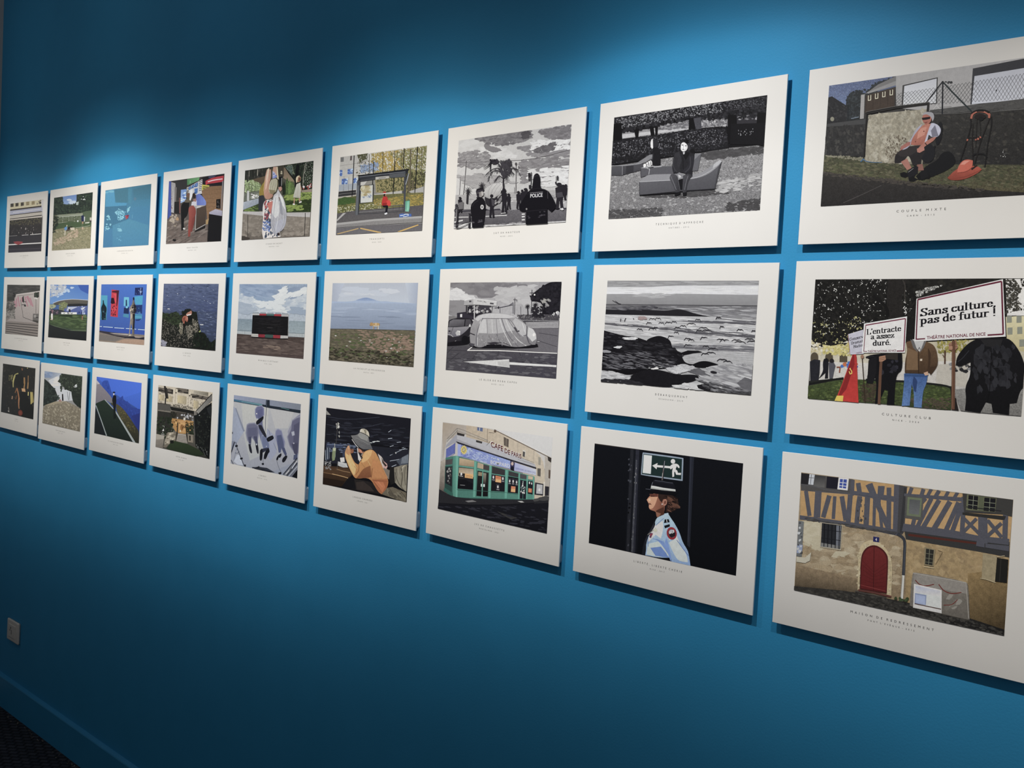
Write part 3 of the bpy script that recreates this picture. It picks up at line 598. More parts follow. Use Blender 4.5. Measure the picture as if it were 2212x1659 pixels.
def art_masked_bench(a):
    a.bg('8b8989', '7a7878', t=(.7, .2, 0))
    a.p('9a9898', '230 900 1620 650 1560 1250 210 1340', (.8, .3, 0), '7f7d7e', (0, 1))
    a.s_(520, 'b0aeae 6e6c6c 8e8c8c 5c5a5b a19f9f c2c0bf', '245 930 1000 720 1580 700 1550 1230 225 1320', 5, 15, 1.8, -5, 2, t=(.5, 0, 0), spread=30)
    a.s_(120, '575556 646263 4c4a4b', '1000 720 1580 680 1570 740 1100 790', 6, 20, 2.4, -6, 3); a.s_(90, '4f4d4e 605e5f', '500 1080 800 1090 1150 1050 1300 1080 900 1130 520 1120', 6, 16, 2.4, 0, 4)
    a.s_(110, '5a5859 4a484a 6c6a6a', '225 1240 700 1220 680 1300 222 1320', 6, 16, 1.8, 0, 5); a.s_(80, '5c5a5b 4d4b4c', '1250 1180 1550 1130 1548 1235 1250 1250', 6, 16, 1.8, 0, 6)
    a.s_(30, 'a5a3a2 c9c7c5', '1190 1000 1560 900 1550 1020 1190 1090', 8, 22, 3, -6, 7)
    # park behind
    a.p('19181c', '270 415 1630 220 1600 660 1250 690 990 740 250 850', (.3, .2, 0))
    a.p('9c9a9b', '350 550 600 520 930 470 930 540 350 610', (.3, .1, 0)); a.p('c8c6c6', '350 570 460 560 930 505 930 525 350 605', (.1, .1, 0)); a.s_(50, '514f52 77757a b5b3b4', '660 500 930 450 930 510 660 530', 6, 20, 1.6, -5, 8)
    a.p('a5a3a4', '1040 450 1270 430 1270 495 1040 515', (.2, .1, 0)); a.s_(60, '5e5c60 77757a d9d7d7 454348', '1040 440 1270 420 1270 495 1040 510', 7, 18, 1, 0, 9)
    a.p('3d3b40', '1350 420 1590 390 1590 480 1350 490'); a.s_(40, '8d8b8f b5b3b6 5a585c', '1350 410 1590 385 1580 440 1350 440', 4, 10, 2, -6, 10)
    a.s_(420, '1c1b1f 2b2a2f 3a393e 121115 4a494e', '275 420 1610 230 1600 420 1040 450 930 430 660 500 350 560 280 600', 8, 22, 1.3, 20, 11, spread=80)
    a.s_(260, '77767a 98979a 5d5c61 b3b2b4', '290 430 1000 320 1200 290 1240 380 1000 400 700 460 330 520', 3, 8, 1.4, 20, 12, spread=80); a.s_(60, '5a595e 6e6d72', '1200 290 1600 240 1590 330 1300 360', 3, 8, 1.4, 20, 13)
    for q in ('275 480 345 470 352 620 270 630', '455 530 500 520 492 600 468 600', '590 500 625 500 640 600 605 600', '640 500 665 500 660 590 640 590', '935 430 1040 420 1045 540 935 550', '1272 400 1348 400 1345 640 1270 650', '1530 380 1610 380 1600 680 1505 660'): a.p('141317', q, (.2, .2, 0))
    a.p('55545a', '975 430 1040 420 1045 520 1000 555', (.3, 0, 0)); a.p('1b1a1f', '1300 480 1600 470 1590 660 1290 660', (.2, .1, 0)); a.s_(22, '8f8e93 b9b8bb', '1350 530 1490 520 1500 575 1370 585', 3, 8, .5, 0, 14)
    # hedge
    a.p('232226', '268 630 600 585 930 530 1260 510 1280 690 1000 730 690 775 255 840', (.4, .2, 0))
    a.s_(520, '2b2a2f 3e3d42 19181c 55545a 111014', '268 635 930 530 1260 515 1270 680 1000 725 690 770 258 835', 5, 12, 1.4, 40, 15, spread=80); a.s_(160, '78777c 8f8e92 646368', '275 650 930 545 1250 530 1200 660 690 700 270 780', 3, 7, 1.5, 40, 16, spread=80)
    # loungers
    a.p('77767a', '255 850 500 830 590 745 700 735 600 800 460 835 420 850', (.1, .1, 0)); a.p('8c8b8e', '470 828 590 750 640 745 560 815 500 835'); a.p('5f5e63', '255 858 355 852 352 932 255 935', c2='525156'); a.p('59585d', '355 852 540 828 535 880 352 930', c2='49484d'); a.p('3f3e43', '385 852 450 846 448 905 382 918'); a.l('b5b4b7', 4, '255 848 360 848 500 830'); a.l('a9a8aa', 3, '352 850 350 930')
    a.p('6b6a6f', '985 745 1040 742 1010 890 900 900 960 860', (.1, 0, 0)); a.p('87868a', '980 750 1035 742 985 790 950 860'); a.l('b0afb2', 4, '985 742 1040 742')
    a.p('626166', '510 870 560 855 810 850 830 930 560 935 512 950', (.1, 0, 0)); a.p('a8a7a9', '510 868 560 852 700 848 690 858 560 870'); a.l('36353a', 4, '512 872 512 950'); a.l('c5c4c6', 4, '565 870 590 875 582 925'); a.l('2b2a2f', 7, '575 868 625 860')
    a.p('6b6a6f', '498 990 540 985 770 975 940 970 1060 930 1150 850 1220 800 1190 900 1150 1050 930 1062 500 1105', (.1, .05, 0), '57565b', (.2, 1))
    a.p('98979a', '498 988 540 950 580 925 770 920 960 930 1060 900 1150 830 1200 800 1220 808 1190 850 1100 925 980 965 760 978 540 990', (.1, 0, 0)); a.p('bcbbbd', '1150 832 1200 796 1222 806 1180 848 1140 870'); a.l('c0bfc1', 4, '500 990 760 976 960 962 1060 930 1160 865')
    a.p('4e4d52', '1190 860 1218 810 1190 920 1160 1050 1150 1050'); a.l('2c2b30', 8, '505 1108 830 1082 940 1066 1150 1052'); a.l('444348', 5, '500 990 500 1100')
    # seated figure seen from the side
    a.p('222126', '615 690 660 680 685 720 685 840 640 850 615 840', (.2, .1, 0)); a.e('36353a', 640, 650, 30, 36, t=(.2, 0, 0)); a.p('e6e4e2', '600 640 608 615 620 612 622 690 612 700 600 680'); a.l('3a393e', 8, '622 740 616 800 600 815'); a.s_(9, 'dddbda eae8e6', '540 825 610 808 610 850 545 855', 8, 18); a.l('28272c', 5, '580 815 585 850'); a.l('28272c', 5, '600 808 603 848')
    # masked person on the front lounger
    a.p('2e2d32', '810 735 850 715 960 705 985 730 978 820 960 900 965 945 870 900 800 920 785 870 795 790', (.3, .15, 0)); a.p('3d3c41', '812 740 850 720 870 800 840 900 800 900 800 800', (.2, .1, 0)); a.p('1d1c20', '880 750 905 800 935 750 945 730 870 722'); a.e('1b1a1e', 965, 720, 25, 18, 20); a.l('1a191d', 5, '880 770 885 890')
    a.p('27262b', '855 700 860 650 885 615 915 615 945 650 948 700 925 720 870 722', (.3, 0, 0)); a.p('403f44', '920 630 945 660 946 710 928 715')
    a.p('dcdad8', '862 680 868 650 885 638 905 645 924 670 922 700 900 722 876 722 862 705'); a.p('f0eeec', '866 680 872 655 890 645 908 660 905 700 880 715'); a.e('3a393e', 878, 665, 8, 4); a.e('4a494e', 908, 672, 8, 4); a.e('77767b', 885, 702, 8, 4); a.l('8f8e92', 3, '890 660 886 690'); a.p('c5c4c6', '880 725 900 728 895 745 885 748'); a.s_(10, '111014', '855 640 930 615 945 650 925 655 900 635 870 650', 5, 10)
    a.l('38373c', 40, '820 770 805 850 850 900'); a.l('34333a', 40, '955 760 955 850 890 905'); a.l('4d4c51', 6, '945 770 950 860 900 905'); a.l('4d4c51', 5, '805 780 795 860 830 905')
    a.p('8d8c90', '825 920 850 905 875 920 878 945 855 962 830 950'); a.p('c4c2c2', '838 925 862 930 866 950 845 955'); a.l('5f5e62', 3, '840 915 872 940')
    a.p('59585d', '758 955 780 920 825 925 840 960 840 1000 855 1080 820 1090 795 1020', (.2, .1, 0), '3c3b40', (1, .3)); a.p('56555a', '880 935 930 915 965 935 930 980 915 1040 910 1085 878 1085 880 1000', (.2, .1, 0), '39383d', (1, .3)); a.p('1c1b20', '842 970 880 960 876 1060 856 1060'); a.l('77767b', 6, '775 940 800 1000 822 1060'); a.l('77767b', 5, '925 935 905 1000 895 1060')
    a.p('1d1c21', '815 1085 860 1075 855 1100 815 1115 805 1108'); a.p('1d1c21', '875 1085 912 1080 910 1108 880 1112'); a.l('16151a', 8, '500 1108 700 1096 830 1086')

def art_seabirds(a):
    a.bg('a3a1a0', '8c8a8a', t=(.1, 0, .1))
    a.p('8f8d8d', '290 225 1640 220 1640 275 290 290', (0, .05, .12), '9c9a9a', (0, 1)); a.s_(30, 'b1afae 858383 a6a4a3', '295 240 1630 232 1630 262 295 285', 4, 9, 14, 0, 1)
    a.p('d0cecd', '290 292 640 290 900 275 1630 268 1630 350 700 360 290 352', (0, .05, .08), 'dbd9d8', (0, 1)); a.s_(30, 'e0dedd c2c0bf d6d4d3', '300 296 1620 280 1620 345 300 345', 4, 9, 14, 0, 2)
    a.p('9d9b9b', '290 352 500 350 640 360 900 345 1630 352 1630 445 290 440', (0, .05, .06), '8f8d8d', (0, 1)); a.s_(18, 'b3b1b0 adabaa', '500 350 900 350 800 380 600 375', 4, 8, 9, -4, 3)
    a.p('6f6d6f', '285 440 1630 444 1620 560 280 540', (.1, .1, .35), '8a8889', (0, 1))
    a.s_(60, 'b5b3b3 8b898a 57555a c6c4c4 706e71', '700 460 1620 455 1615 560 1100 545 900 470', 3, 8, 14, 2, 4)
    a.l('4a484c', 5, '283 442 1625 446')
    a.p('2b292e', '283 485 380 490 460 475 560 480 680 490 830 495 900 478 980 490 1050 515 1200 545 860 540 600 535 280 528', (.1, .1, .1)); a.s_(30, '3b393e 55535a 8b898c', '290 470 700 450 820 480 600 490 400 490', 3, 7, 9, 4, 5)
    for x, y, r in ((615, 462, 22), (720, 468, 20)): a.e('4a484d', x, y, r, 9)
    a.l('37353a', 5, '340 408 380 432 415 440', w2=9); a.l('37353a', 5, '365 412 400 438')
    # surf
    a.p('b9b7b6', '278 528 860 540 1210 545 1620 575 1590 1240 230 1120', (.1, .1, .3), 'aaa8a7', (0, 1))
    a.s_(280, 'cbc9c8 d9d7d6 a19f9f 8b898a bfbdbc e2e0df', '285 540 1600 570 1580 860 900 800 640 720 270 650', 4, 10, 12, 4, 6)
    a.s_(60, '6f6d70 58565b 7d7b7d', '285 600 1000 650 1590 690 1590 730 1100 700 700 650 280 620', 3, 6, 14, 5, 7); a.s_(40, '6f6d70 77757a', '960 580 1600 580 1600 610 1100 600', 3, 5, 16, 2, 8)
    a.l('59575c', 7, '275 612 480 628 820 652 1080 690', w2=10); a.l('5c5a5f', 9, '1080 690 1300 690 1590 722'); a.l('59575c', 7, '1000 580 1300 592 1595 612'); a.l('59575c', 5, '1250 560 1420 575 1590 588')
    a.s_(50, '77757a 8d8b8d', '860 780 1590 800 1580 850 900 830', 3, 6, 14, 2, 9); a.l('656368', 7, '870 805 1200 825 1580 832')
    # birds
    B = '39373c'
    for x, y, w in ((690, 565, 30), (740, 560, 26), (660, 600, 24), (770, 600, 26), (830, 595, 30), (880, 590, 24), (960, 625, 30), (1030, 605, 40), (1090, 570, 26), (910, 640, 30), (900, 682, 22), (580, 655, 26), (690, 650, 34), (720, 640, 22), (1140, 640, 44), (1170, 660, 44), (1100, 665, 30), (850, 715, 26), (1000, 735, 34), (1030, 745, 26), (1140, 725, 32), (1290, 740, 36), (1320, 745, 40), (1430, 745, 46), (1460, 760, 50), (1545, 735, 44), (1560, 755, 40), (1000, 790, 36), (1160, 800, 30), (1220, 820, 44), (1150, 865, 34), (1200, 855, 44), (1300, 915, 46), (1350, 930, 40), (1400, 975, 52), (1440, 965, 36), (1270, 550, 24), (1460, 655, 30), (1580, 665, 20), (1300, 630, 20)):
        d = a.rnd.uniform(-8, 10); a.l(B, 4, [(x - w, y + 14 + d), (x - w * .5, y - 4), (x, y + 2)], w2=9); a.l(B, 9, [(x, y + 2), (x + w * .5, y - 2), (x + w, y + 12 - d)], w2=4)
    for q in ('415 565 412 590', '448 590 452 570 460 560', '525 560 528 572'): a.l(B, 6, q)
    a.s_(8, 'a58f8c', '560 545 640 550 620 575 590 575', 5, 9, 3, 10)
    # rocks
    a.p('1d1b20', '268 668 350 690 450 715 540 720 640 755 660 735 740 710 790 720 850 750 860 810 900 840 950 860 950 900 980 950 1060 960 900 990 840 960 760 930 690 940 650 1000 500 1020 320 1015 248 1010', (.2, .2, .15))
    a.p('1f1d22', '480 1070 600 1010 700 1005 760 1010 840 1030 900 1050 1080 1045 1100 1080 1040 1110 930 1130 840 1165 500 1125', (.2, .2, .15)); a.p('17151a', '1040 960 1110 930 1180 930 1270 960 1190 970 1160 990 1060 985', (.1, 0, .1)); a.p('1b191e', '940 860 1000 838 1090 840 1130 852 1040 862 960 880')
    a.p('17151a', '245 1010 560 1005 900 980 760 1000 600 1010 500 1060 300 1020', (.3, .2, .2)); a.p('6a686b', '960 1010 1100 990 1200 1060 1190 1110 1110 1070 1060 1040', (.1, .1, .2))
    a.s_(120, '2b292e 141217 3b393e 48464b 232126', '265 680 640 760 840 780 940 880 900 970 640 1000 250 1000', 5, 14, 4, 8, 10); a.s_(60, '6e6c70 88868a 57555a', '260 880 640 850 900 940 860 990 260 1010', 3, 6, 9, 10, 11)
    a.s_(14, 'dcdad8 c4c2c1', '455 730 535 732 535 745 455 742', 5, 8, 5, 0, 12); a.s_(12, 'cfcdcc', '370 808 415 806 412 818 372 818', 4, 7, 4, 0, 13); a.s_(8, 'e5e3e1', '680 988 740 990 735 1002 690 1000', 4, 7, 3); a.s_(10, '99979a', '270 840 310 850 300 860 268 852', 4, 8, 4)
    a.s_(90, 'c9c7c6 a7a5a5 d8d6d5 8d8b8d', '248 1020 330 1020 480 1070 460 1095 300 1110 245 1105', 5, 16, 4, 6, 14); a.s_(40, '2b292e 3d3b40', '245 1090 500 1095 620 1135 250 1115', 4, 12, 5, 8, 15)
    a.s_(150, 'd0cecd b5b3b2 dddbda 99979a', '820 1000 960 960 1060 985 1000 1010 900 1040', 4, 12, 4, 4, 16); a.s_(200, 'b9b7b6 cecccb 8f8d8f a3a1a1 77757a', '1190 985 1570 960 1560 1200 1280 1180 1110 1090 1200 1060', 6, 18, 6, 14, 17, t=(0, 0, .2))
    a.s_(70, 'c9c7c6 e0dedd b1afae', '860 1155 1000 1120 1300 1150 1250 1180 1000 1170', 5, 14, 4, 4, 18); a.p('232126', '1080 1140 1180 1120 1240 1160 1400 1190 1560 1200 1556 1225 1100 1185', (.3, .2, .3)); a.s_(60, '2d2b30 6b696d a09ea0 1b191e', '1090 1090 1300 1130 1555 1180 1552 1222 1200 1200', 4, 11, 6, 14, 19)
    a.p('6f6d70', '1430 1120 1500 1070 1565 1080 1560 1190 1480 1170', (.1, .1, .3)); a.e('2b292e', 1228, 1028, 30, 12, 10); a.l('dcdad8', 6, '1440 1050 1500 1065 1565 1085')

def art_guard(a):
    a.bg('12141b', '0e1016', t=(.25, .1, 0))
    a.p('181a21', '500 245 590 250 560 1040 470 1025', (.2, .1, .0)); a.p('2b2b31', '505 245 528 246 500 1030 478 1025', (.3, .2, 0)); a.p('30303a', '545 250 572 252 545 1036 520 1032', (.3, .2, 0)); a.p('4d4d54', '545 330 556 332 530 1030 514 1028', (.4, .3, 0)); a.s_(20, '85827f 6b6866', '540 320 560 320 526 1030 512 1030', 4, 9, .4, 0, 3)
    a.s_(14, '4a4a52 08090d', '490 300 515 300 495 1020 475 1020', 6, 12, .8, 0, 4); a.p('2a2c36', '955 305 988 308 960 1000 940 980', (.2, .1, 0)); a.l('3a3d48', 5, '965 310 945 960'); a.l('3b322e', 5, '232 208 700 268 1362 356')
    # exit sign
    a.p('8f9aa6', '596 276 600 272 905 314 908 322 902 490 896 492 588 446 584 440'); a.p('1f3432', '603 284 897 324 892 480 592 438')
    a.p('c9cccb', '606 290 668 298 660 438 598 430'); a.p('dddfdd', '612 296 662 303 656 432 604 424', (.05, 0, 0))
    a.p('d5d8d6', '670 374 712 354 708 370 820 380 818 396 706 386 704 402'); a.e('d8dbd9', 828, 342, 17, 18)
    a.p('d8dbd9', '812 370 838 358 866 362 880 384 876 394 866 390 858 378 848 402 862 412 866 430 890 430 888 446 852 444 846 424 838 420 838 458 824 462 822 416 828 388 808 398 800 390')
    a.p('d0d3d2', '806 396 820 372 834 366 826 392 812 404')
    # bayonet
    a.l('2c2c33', 10, '764 340 756 400 748 488', w2=15); a.l('8d8d92', 4, '765 338 758 400 754 420'); a.l('7b6a63', 5, '756 400 746 486'); a.l('b9b4ae', 3, '750 430 746 470')
    # shirt
    a.p('a9bfe0', '700 780 740 745 790 735 812 770 840 810 880 880 905 960 945 1020 955 1070 965 1135 880 1120 820 1105 820 1075 730 1075 622 1055 630 1000 625 940 640 905 690 830', (.1, .15, 0), '8aa6d4', (.2, 1))
    a.p('dfe6ee', '700 790 750 770 760 850 740 930 700 900 640 960 645 920', (.05, .1, 0)); a.p('c3d2e8', '640 970 720 950 760 980 800 1060 730 1070 632 1050'); a.p('6f8cc4', '660 1000 740 990 780 1040 800 1075 700 1060'); a.p('7d99cc', '700 930 760 950 790 1010 810 1070 770 1010 740 970'); a.p('c6d5ea', '800 960 850 930 900 990 940 1060 945 1110 870 1100 830 1030', (.05, .1, 0)); a.p('7f9bcf', '780 920 800 980 820 1080 815 1105 800 1060 770 960')
    a.p('dbe4f2', '820 850 850 880 880 960 850 930 800 940', (.05, 0, 0)); a.l('6d87bb', 4, '680 930 720 940 750 960'); a.l('5f78ad', 4, '640 905 645 990'); a.p('a9bde0', '740 745 795 735 800 760 700 830 690 820 700 790'); a.l('6c80ad', 4, '760 775 700 830'); a.l('8fa6d2', 6, '885 960 930 1030 955 1110'); a.l('5c76ac', 4, '860 940 910 1010 950 1060')
    a.p('23242c', '690 790 700 830 650 900 630 960 618 1055 596 1050 606 980 630 905 668 850'); a.p('32333c', '680 820 692 830 640 910 628 960 622 940'); a.l('8c8779', 5, '640 900 700 850')
    a.p('1a1b22', '768 784 798 782 806 805 762 812'); a.l('dfe0e6', 5, '782 785 786 806'); a.p('1a1b22', '764 832 806 820 808 838 770 852'); a.e('c9c3ac', 698, 866, 14, 15); a.p('5d3b63', '660 885 680 890 664 925 652 920'); a.s_(5, '9c3f4d', '658 890 678 895 664 915', 4, 7)
    a.e('9d2630', 822, 890, 38, 48, -12, n=28); a.e('5f5a62', 822, 890, 25, 33, -12); a.e('b3b0b4', 820, 880, 20, 18, -12); a.p('2a2428', '800 895 850 880 848 910 820 922 806 912'); a.s_(6, '847f86 cfcdd0', '806 870 840 866 840 890 808 892', 4, 8); a.l('b5383f', 4, '795 862 822 846 850 862')
    # head
    a.p('b9785a', '655 600 700 580 760 590 770 650 770 700 758 745 715 765 700 725 680 718 655 710 645 690 648 672 642 655 630 635', (.05, .08, 0), '7a4a38', (1, .2)); a.p('d19a76', '650 615 680 600 715 610 700 660 680 700 655 705 648 690 650 670 640 650 632 634'); a.p('dcb08c', '640 630 655 620 662 640 650 648'); a.p('6d3d30', '650 590 715 590 715 612 660 612'); a.p('8e5a46', '645 658 664 660 660 672 646 672'); a.l('5d2f28', 3, '648 668 668 670'); a.l('43271f', 5, '660 605 690 610'); a.p('5a3628', '700 720 715 710 760 690 765 745 720 765'); a.p('96644c', '700 725 740 740 720 768 706 762')
    a.p('3a2620', '720 585 800 590 862 620 878 680 850 715 800 732 775 725 780 690 790 655 780 630 755 630 745 655 730 640 715 610', (.3, .2, 0)); a.s_(24, '5a3a2e 2a1b18 6d4838', '730 600 860 620 870 690 800 725 790 650', 5, 13, 2.4, 30, 5); a.e('b27a62', 768, 655, 17, 26, 10); a.e('7c4a3a', 770, 655, 8, 14, 10); a.e('e8e3dd', 748, 668, 4, 5)
    # hat
    a.p('16161d', '622 552 660 545 860 565 866 578 850 600 760 588 660 572', (.05, 0, 0)); a.p('0f0f15', '640 566 860 580 846 605 760 595 690 588'); a.p('1b1b23', '662 540 676 490 690 484 760 492 832 508 840 520 852 566 760 560'); a.p('23232c', '676 492 690 486 830 510 836 520 690 500'); a.l('7b7d86', 3, '676 500 666 530'); a.l('5b5d66', 3, '690 486 830 508')
    a.p('c9c6be', '664 528 672 526 760 544 848 556 850 572 750 562 660 550'); a.p('aaa79f', '662 540 750 554 850 566 850 572 750 562 660 550'); a.l('55565e', 4, '622 552 660 556')

def art_police(a):
    a.bg('b3aba5', '9d958f', t=(.2, .1, 0))
    a.p('c6beb7', '240 390 1400 220 1380 900 220 960', (.1, .1, 0), 'b5ada6', (.6, .4))
    a.s_(60, 'c9c1ba bdb5ae d2cac3', '260 400 700 400 800 560 560 600 240 600', 14, 40, 2.5, -6, 2)
    a.s_(160, '857d7b 746d6c 948c89 655e5f', '430 375 520 350 980 290 975 370 860 420 700 440 560 430', 8, 26, 2, -8, 3); a.s_(90, '7d7574 8f8785 6b6464', '1060 300 1270 250 1390 235 1390 370 1250 400 1160 370', 8, 26, 2, -8, 4); a.s_(30, '5d5657 4f494b', '890 310 975 300 960 370 900 380', 8, 20, 1.4, -8, 5)
    a.s_(120, '8a8280 7c7473 9a928f', '850 470 1380 400 1380 560 1000 560', 8, 24, 2.6, -12, 6); a.s_(70, 'cdc5be d8d0c9', '990 400 1390 390 1390 480 1000 520', 8, 22, 2.4, -10, 7); a.s_(50, '5f5859 746d6c', '1000 500 1240 410 1220 490 1080 530', 7, 20, 2, -14, 8)
    a.s_(120, '857d7b 958d8a 746c6b', '880 600 1380 560 1370 790 900 830', 8, 26, 2.8, -6, 9); a.s_(60, 'c5bdb6 d5cdc6', '960 700 1370 660 1370 860 1000 870', 8, 26, 3, -6, 10); a.s_(100, '8f8784 a29a96 7b7372', '245 520 420 500 560 520 600 640 420 690 245 660', 8, 22, 2, -14, 11); a.s_(40, '847c7a', '520 440 670 490 640 510 540 490', 8, 18, 2.2, 5, 12); a.s_(60, '9b938f aaa29d', '240 760 560 730 860 830 380 900', 8, 22, 3, 4, 13)
    a.l('5e5655', 3, '245 622 420 622 880 600 1100 570 1390 490'); a.l('5a5352', 6, '332 605 318 820 300 1020'); a.l('7b7371', 5, '275 770 262 970'); a.l('625a59', 7, '838 640 836 1000'); a.e('57504f', 837, 640, 12, 16); a.e('6b6362', 866, 672, 9, 12); a.e('6b6362', 812, 680, 9, 12); a.l('625a59', 4, '812 695 838 700 866 690'); a.l('746c6a', 4, '822 880 820 990')
    # sea front and road
    a.p('a79f9a', '225 960 1360 930 1345 1110 215 1130', (.2, .1, 0)); a.l('cbc3bc', 5, '560 1010 1340 980'); a.s_(60, '8b8380 cfc7c0 746c6b', '380 1000 1340 960 1340 1040 380 1060', 6, 16, 2.6, -2, 14); a.p('6b6465', '215 1110 560 1100 1350 1090 1340 1235 530 1260 210 1290', (.35, .1, .1), '575153', (0, 1)); a.l('36313a', 12, '215 1132 560 1112 880 1106 1350 1100'); a.s_(40, '8e8785 9d9693', '560 1040 900 1030 860 1110 560 1110', 6, 14, 3)
    a.l('c2bab4', 9, '215 1190 420 1185'); a.l('c2bab4', 9, '530 1180 745 1168'); a.l('d0c8c1', 12, '215 1240 300 1220'); [a.l('cfc7c0', 12, [(896, y), (926, y - 3)]) for y in (1158, 1184, 1216)]; a.p('bcb4ae', '525 1268 930 1248 1345 1225 1345 1250 530 1310', (.2, .2, 0)); a.p('c2bab4', '208 1270 400 1240 520 1280 205 1320', (.15, .2, 0)); a.s_(20, '7d7573 8f8785', '530 1250 920 1240 920 1290 530 1300', 4, 9, 4)
    # palms
    a.l('2f2a2e', 14, '712 780 708 840 716 930', w2=18)
    for q in ('712 790 690 700 660 680 600 690 560 720 535 745', '712 790 680 720 640 700 590 720 570 770 560 820', '712 790 690 660 700 610 680 600', '712 790 720 640 745 600 770 590', '712 790 740 680 790 610 800 660', '712 790 760 700 810 680 850 690 880 750', '712 790 770 730 800 720 820 740', '712 790 670 760 640 790 620 830', '712 790 730 700 740 640 720 620', '712 790 700 700 670 640 660 650', '712 790 750 760 740 800'):
        a.l('3b3539', 8, q, w2=3)
        pts = nums(q)
        for (x0, y0), (x1, y1) in zip(pts[1:], pts[2:]):
            for k in range(9):
                u = k / 9; x, y = x0 + (x1 - x0) * u, y0 + (y1 - y0) * u; a.l('423c40', 3, [(x, y), (x + a.rnd.uniform(-26, 26), y + a.rnd.uniform(8, 46))], joint=False, w2=1)
    a.s_(60, '3b3539 4a4448', '680 620 780 600 790 720 720 790 670 700', 5, 14, 2.5, 70, 15)
    for cx, cy, r in ((355, 920, 38), (495, 868, 36)):
        for k in range(11): th = k / 11 * 6.28; a.l('322d31', 8, [(cx, cy), (cx + r * math.cos(th), cy + r * math.sin(th) * 1.25)], joint=False, w2=3)
    a.l('322d31', 18, '352 930 346 1050'); a.l('3a3438', 13, '715 840 716 900')
    # flying figure and balloon canopy
    a.s_(30, '2b262b', '580 600 655 595 655 625 590 630', 9, 16); a.l('2b262b', 16, '590 615 570 650 535 678 512 692', w2=4); a.l('2b262b', 14, '580 630 580 680 578 712', w2=5); a.l('2b262b', 8, '590 608 620 592 658 604'); a.s_(10, '3b353a', '600 595 660 600 655 632 610 632', 6, 12)
    a.p('c2bab3', '520 910 560 870 620 845 680 838 710 860 705 910 670 960 610 1000 560 1000 530 960', (.05, .1, 0), 'a39b95', (0, 1))
    for q in ('690 845 640 900 600 990', '650 845 600 910 580 995', '600 855 560 920 560 990', '705 870 660 950 620 1000'): a.l('8b8380', 3, q)
    a.p('322d31', '525 975 560 1000 620 1005 680 950 690 1010 640 1070 560 1080 530 1040', (.2, .1, 0)); a.s_(14, '7b7472 9a928e', '630 980 700 940 690 1040 640 1060', 5, 11, 2, -50)
    # walkers
    F = '29242a'
    def walker(x, y0, y1, w, c=F):
        h = y1 - y0; a.e(c, x, y0 + h * .07, w * .33, h * .075); a.p(c, [(x - w * .5, y0 + h * .2), (x, y0 + h * .13), (x + w * .5, y0 + h * .2), (x + w * .42, y0 + h * .55), (x - w * .42, y0 + h * .55)])
        a.l(c, w * .36, [(x - w * .12, y0 + h * .5), (x - w * .3, y1)]); a.l(c, w * .36, [(x + w * .15, y0 + h * .5), (x + w * .35, y1)])
    walker(596, 955, 1190, 52); a.p('4c464a', '590 990 625 1020 625 1075 600 1070'); walker(722, 895, 1145, 56); a.l(F, 14, '722 930 690 920'); walker(768, 945, 1105, 40); walker(866, 920, 1100, 44); walker(905, 905, 1100, 40); walker(940, 890, 1080, 60); walker(275, 980, 1140, 40); walker(1280, 835, 1105, 80, '2d282d'); walker(1320, 855, 1010, 60); walker(1348, 850, 1000, 40)
    a.p('4a4448', '1250 940 1310 930 1320 980 1260 990'); a.s_(6, 'c9c1ba', '1290 1090 1330 1080 1330 1110 1290 1110', 5, 9); a.l('c9c1ba', 6, '690 1150 740 1145'); a.p('6d6665', '262 1040 310 1030 308 1105 255 1110', (.2, 0, 0)); a.s_(14, '3a353a 5a5457', '225 1060 270 1060 265 1130 220 1130', 7, 14)
    # traffic lights
    a.l('2b262b', 8, '998 725 995 860'); a.p('2b262b', '965 735 990 732 988 800 968 815'); a.s_(3, '57504f', '970 740 985 740 985 800 970 800', 5, 7); a.p('2b262b', '972 860 998 855 996 900 974 900'); a.l('3a3438', 5, '1250 765 1250 860'); a.p('342f33', '1256 765 1272 762 1270 805 1258 812'); a.e('342f33', 1246, 836, 9, 12)
    # barrier at the left
    a.l('302b30', 22, '250 1100 244 1302'); a.l('9a928d', 5, '244 1105 238 1240'); a.l('302b30', 22, '374 1150 370 1300'); a.l('6b6463', 4, '366 1160 362 1290'); a.l('7b7472', 7, '210 1310 300 1290 385 1240'); a.l('5b5556', 6, '215 1280 300 1250 370 1225')
    # officer at the left
    a.p('1c181e', '385 1060 430 1010 470 990 520 1000 538 1060 530 1150 520 1230 510 1290 400 1296 395 1200 385 1130', (.2, .05, 0)); a.p('8c827c', '450 930 500 915 516 935 514 965 490 985 450 975', (.05, .1, 0)); a.p('b1a79f', '490 920 514 935 512 962 495 970'); a.p('241f25', '435 920 450 895 500 885 520 895 515 915 470 935 440 945'); a.p('3b353b', '436 926 470 910 515 905 516 915 470 935 442 942'); a.p('332d32', '440 945 470 940 470 985 450 985'); a.e('c2bab4', 500, 1085, 17, 24); a.e('77706e', 500, 1085, 9, 14); a.l('39343a', 4, '400 1080 420 1040 460 1020'); a.p('19151b', '440 985 500 985 520 1010 450 1010'); a.s_(8, '4d474b', '400 1220 510 1215 510 1240 400 1250', 4, 8, 2)
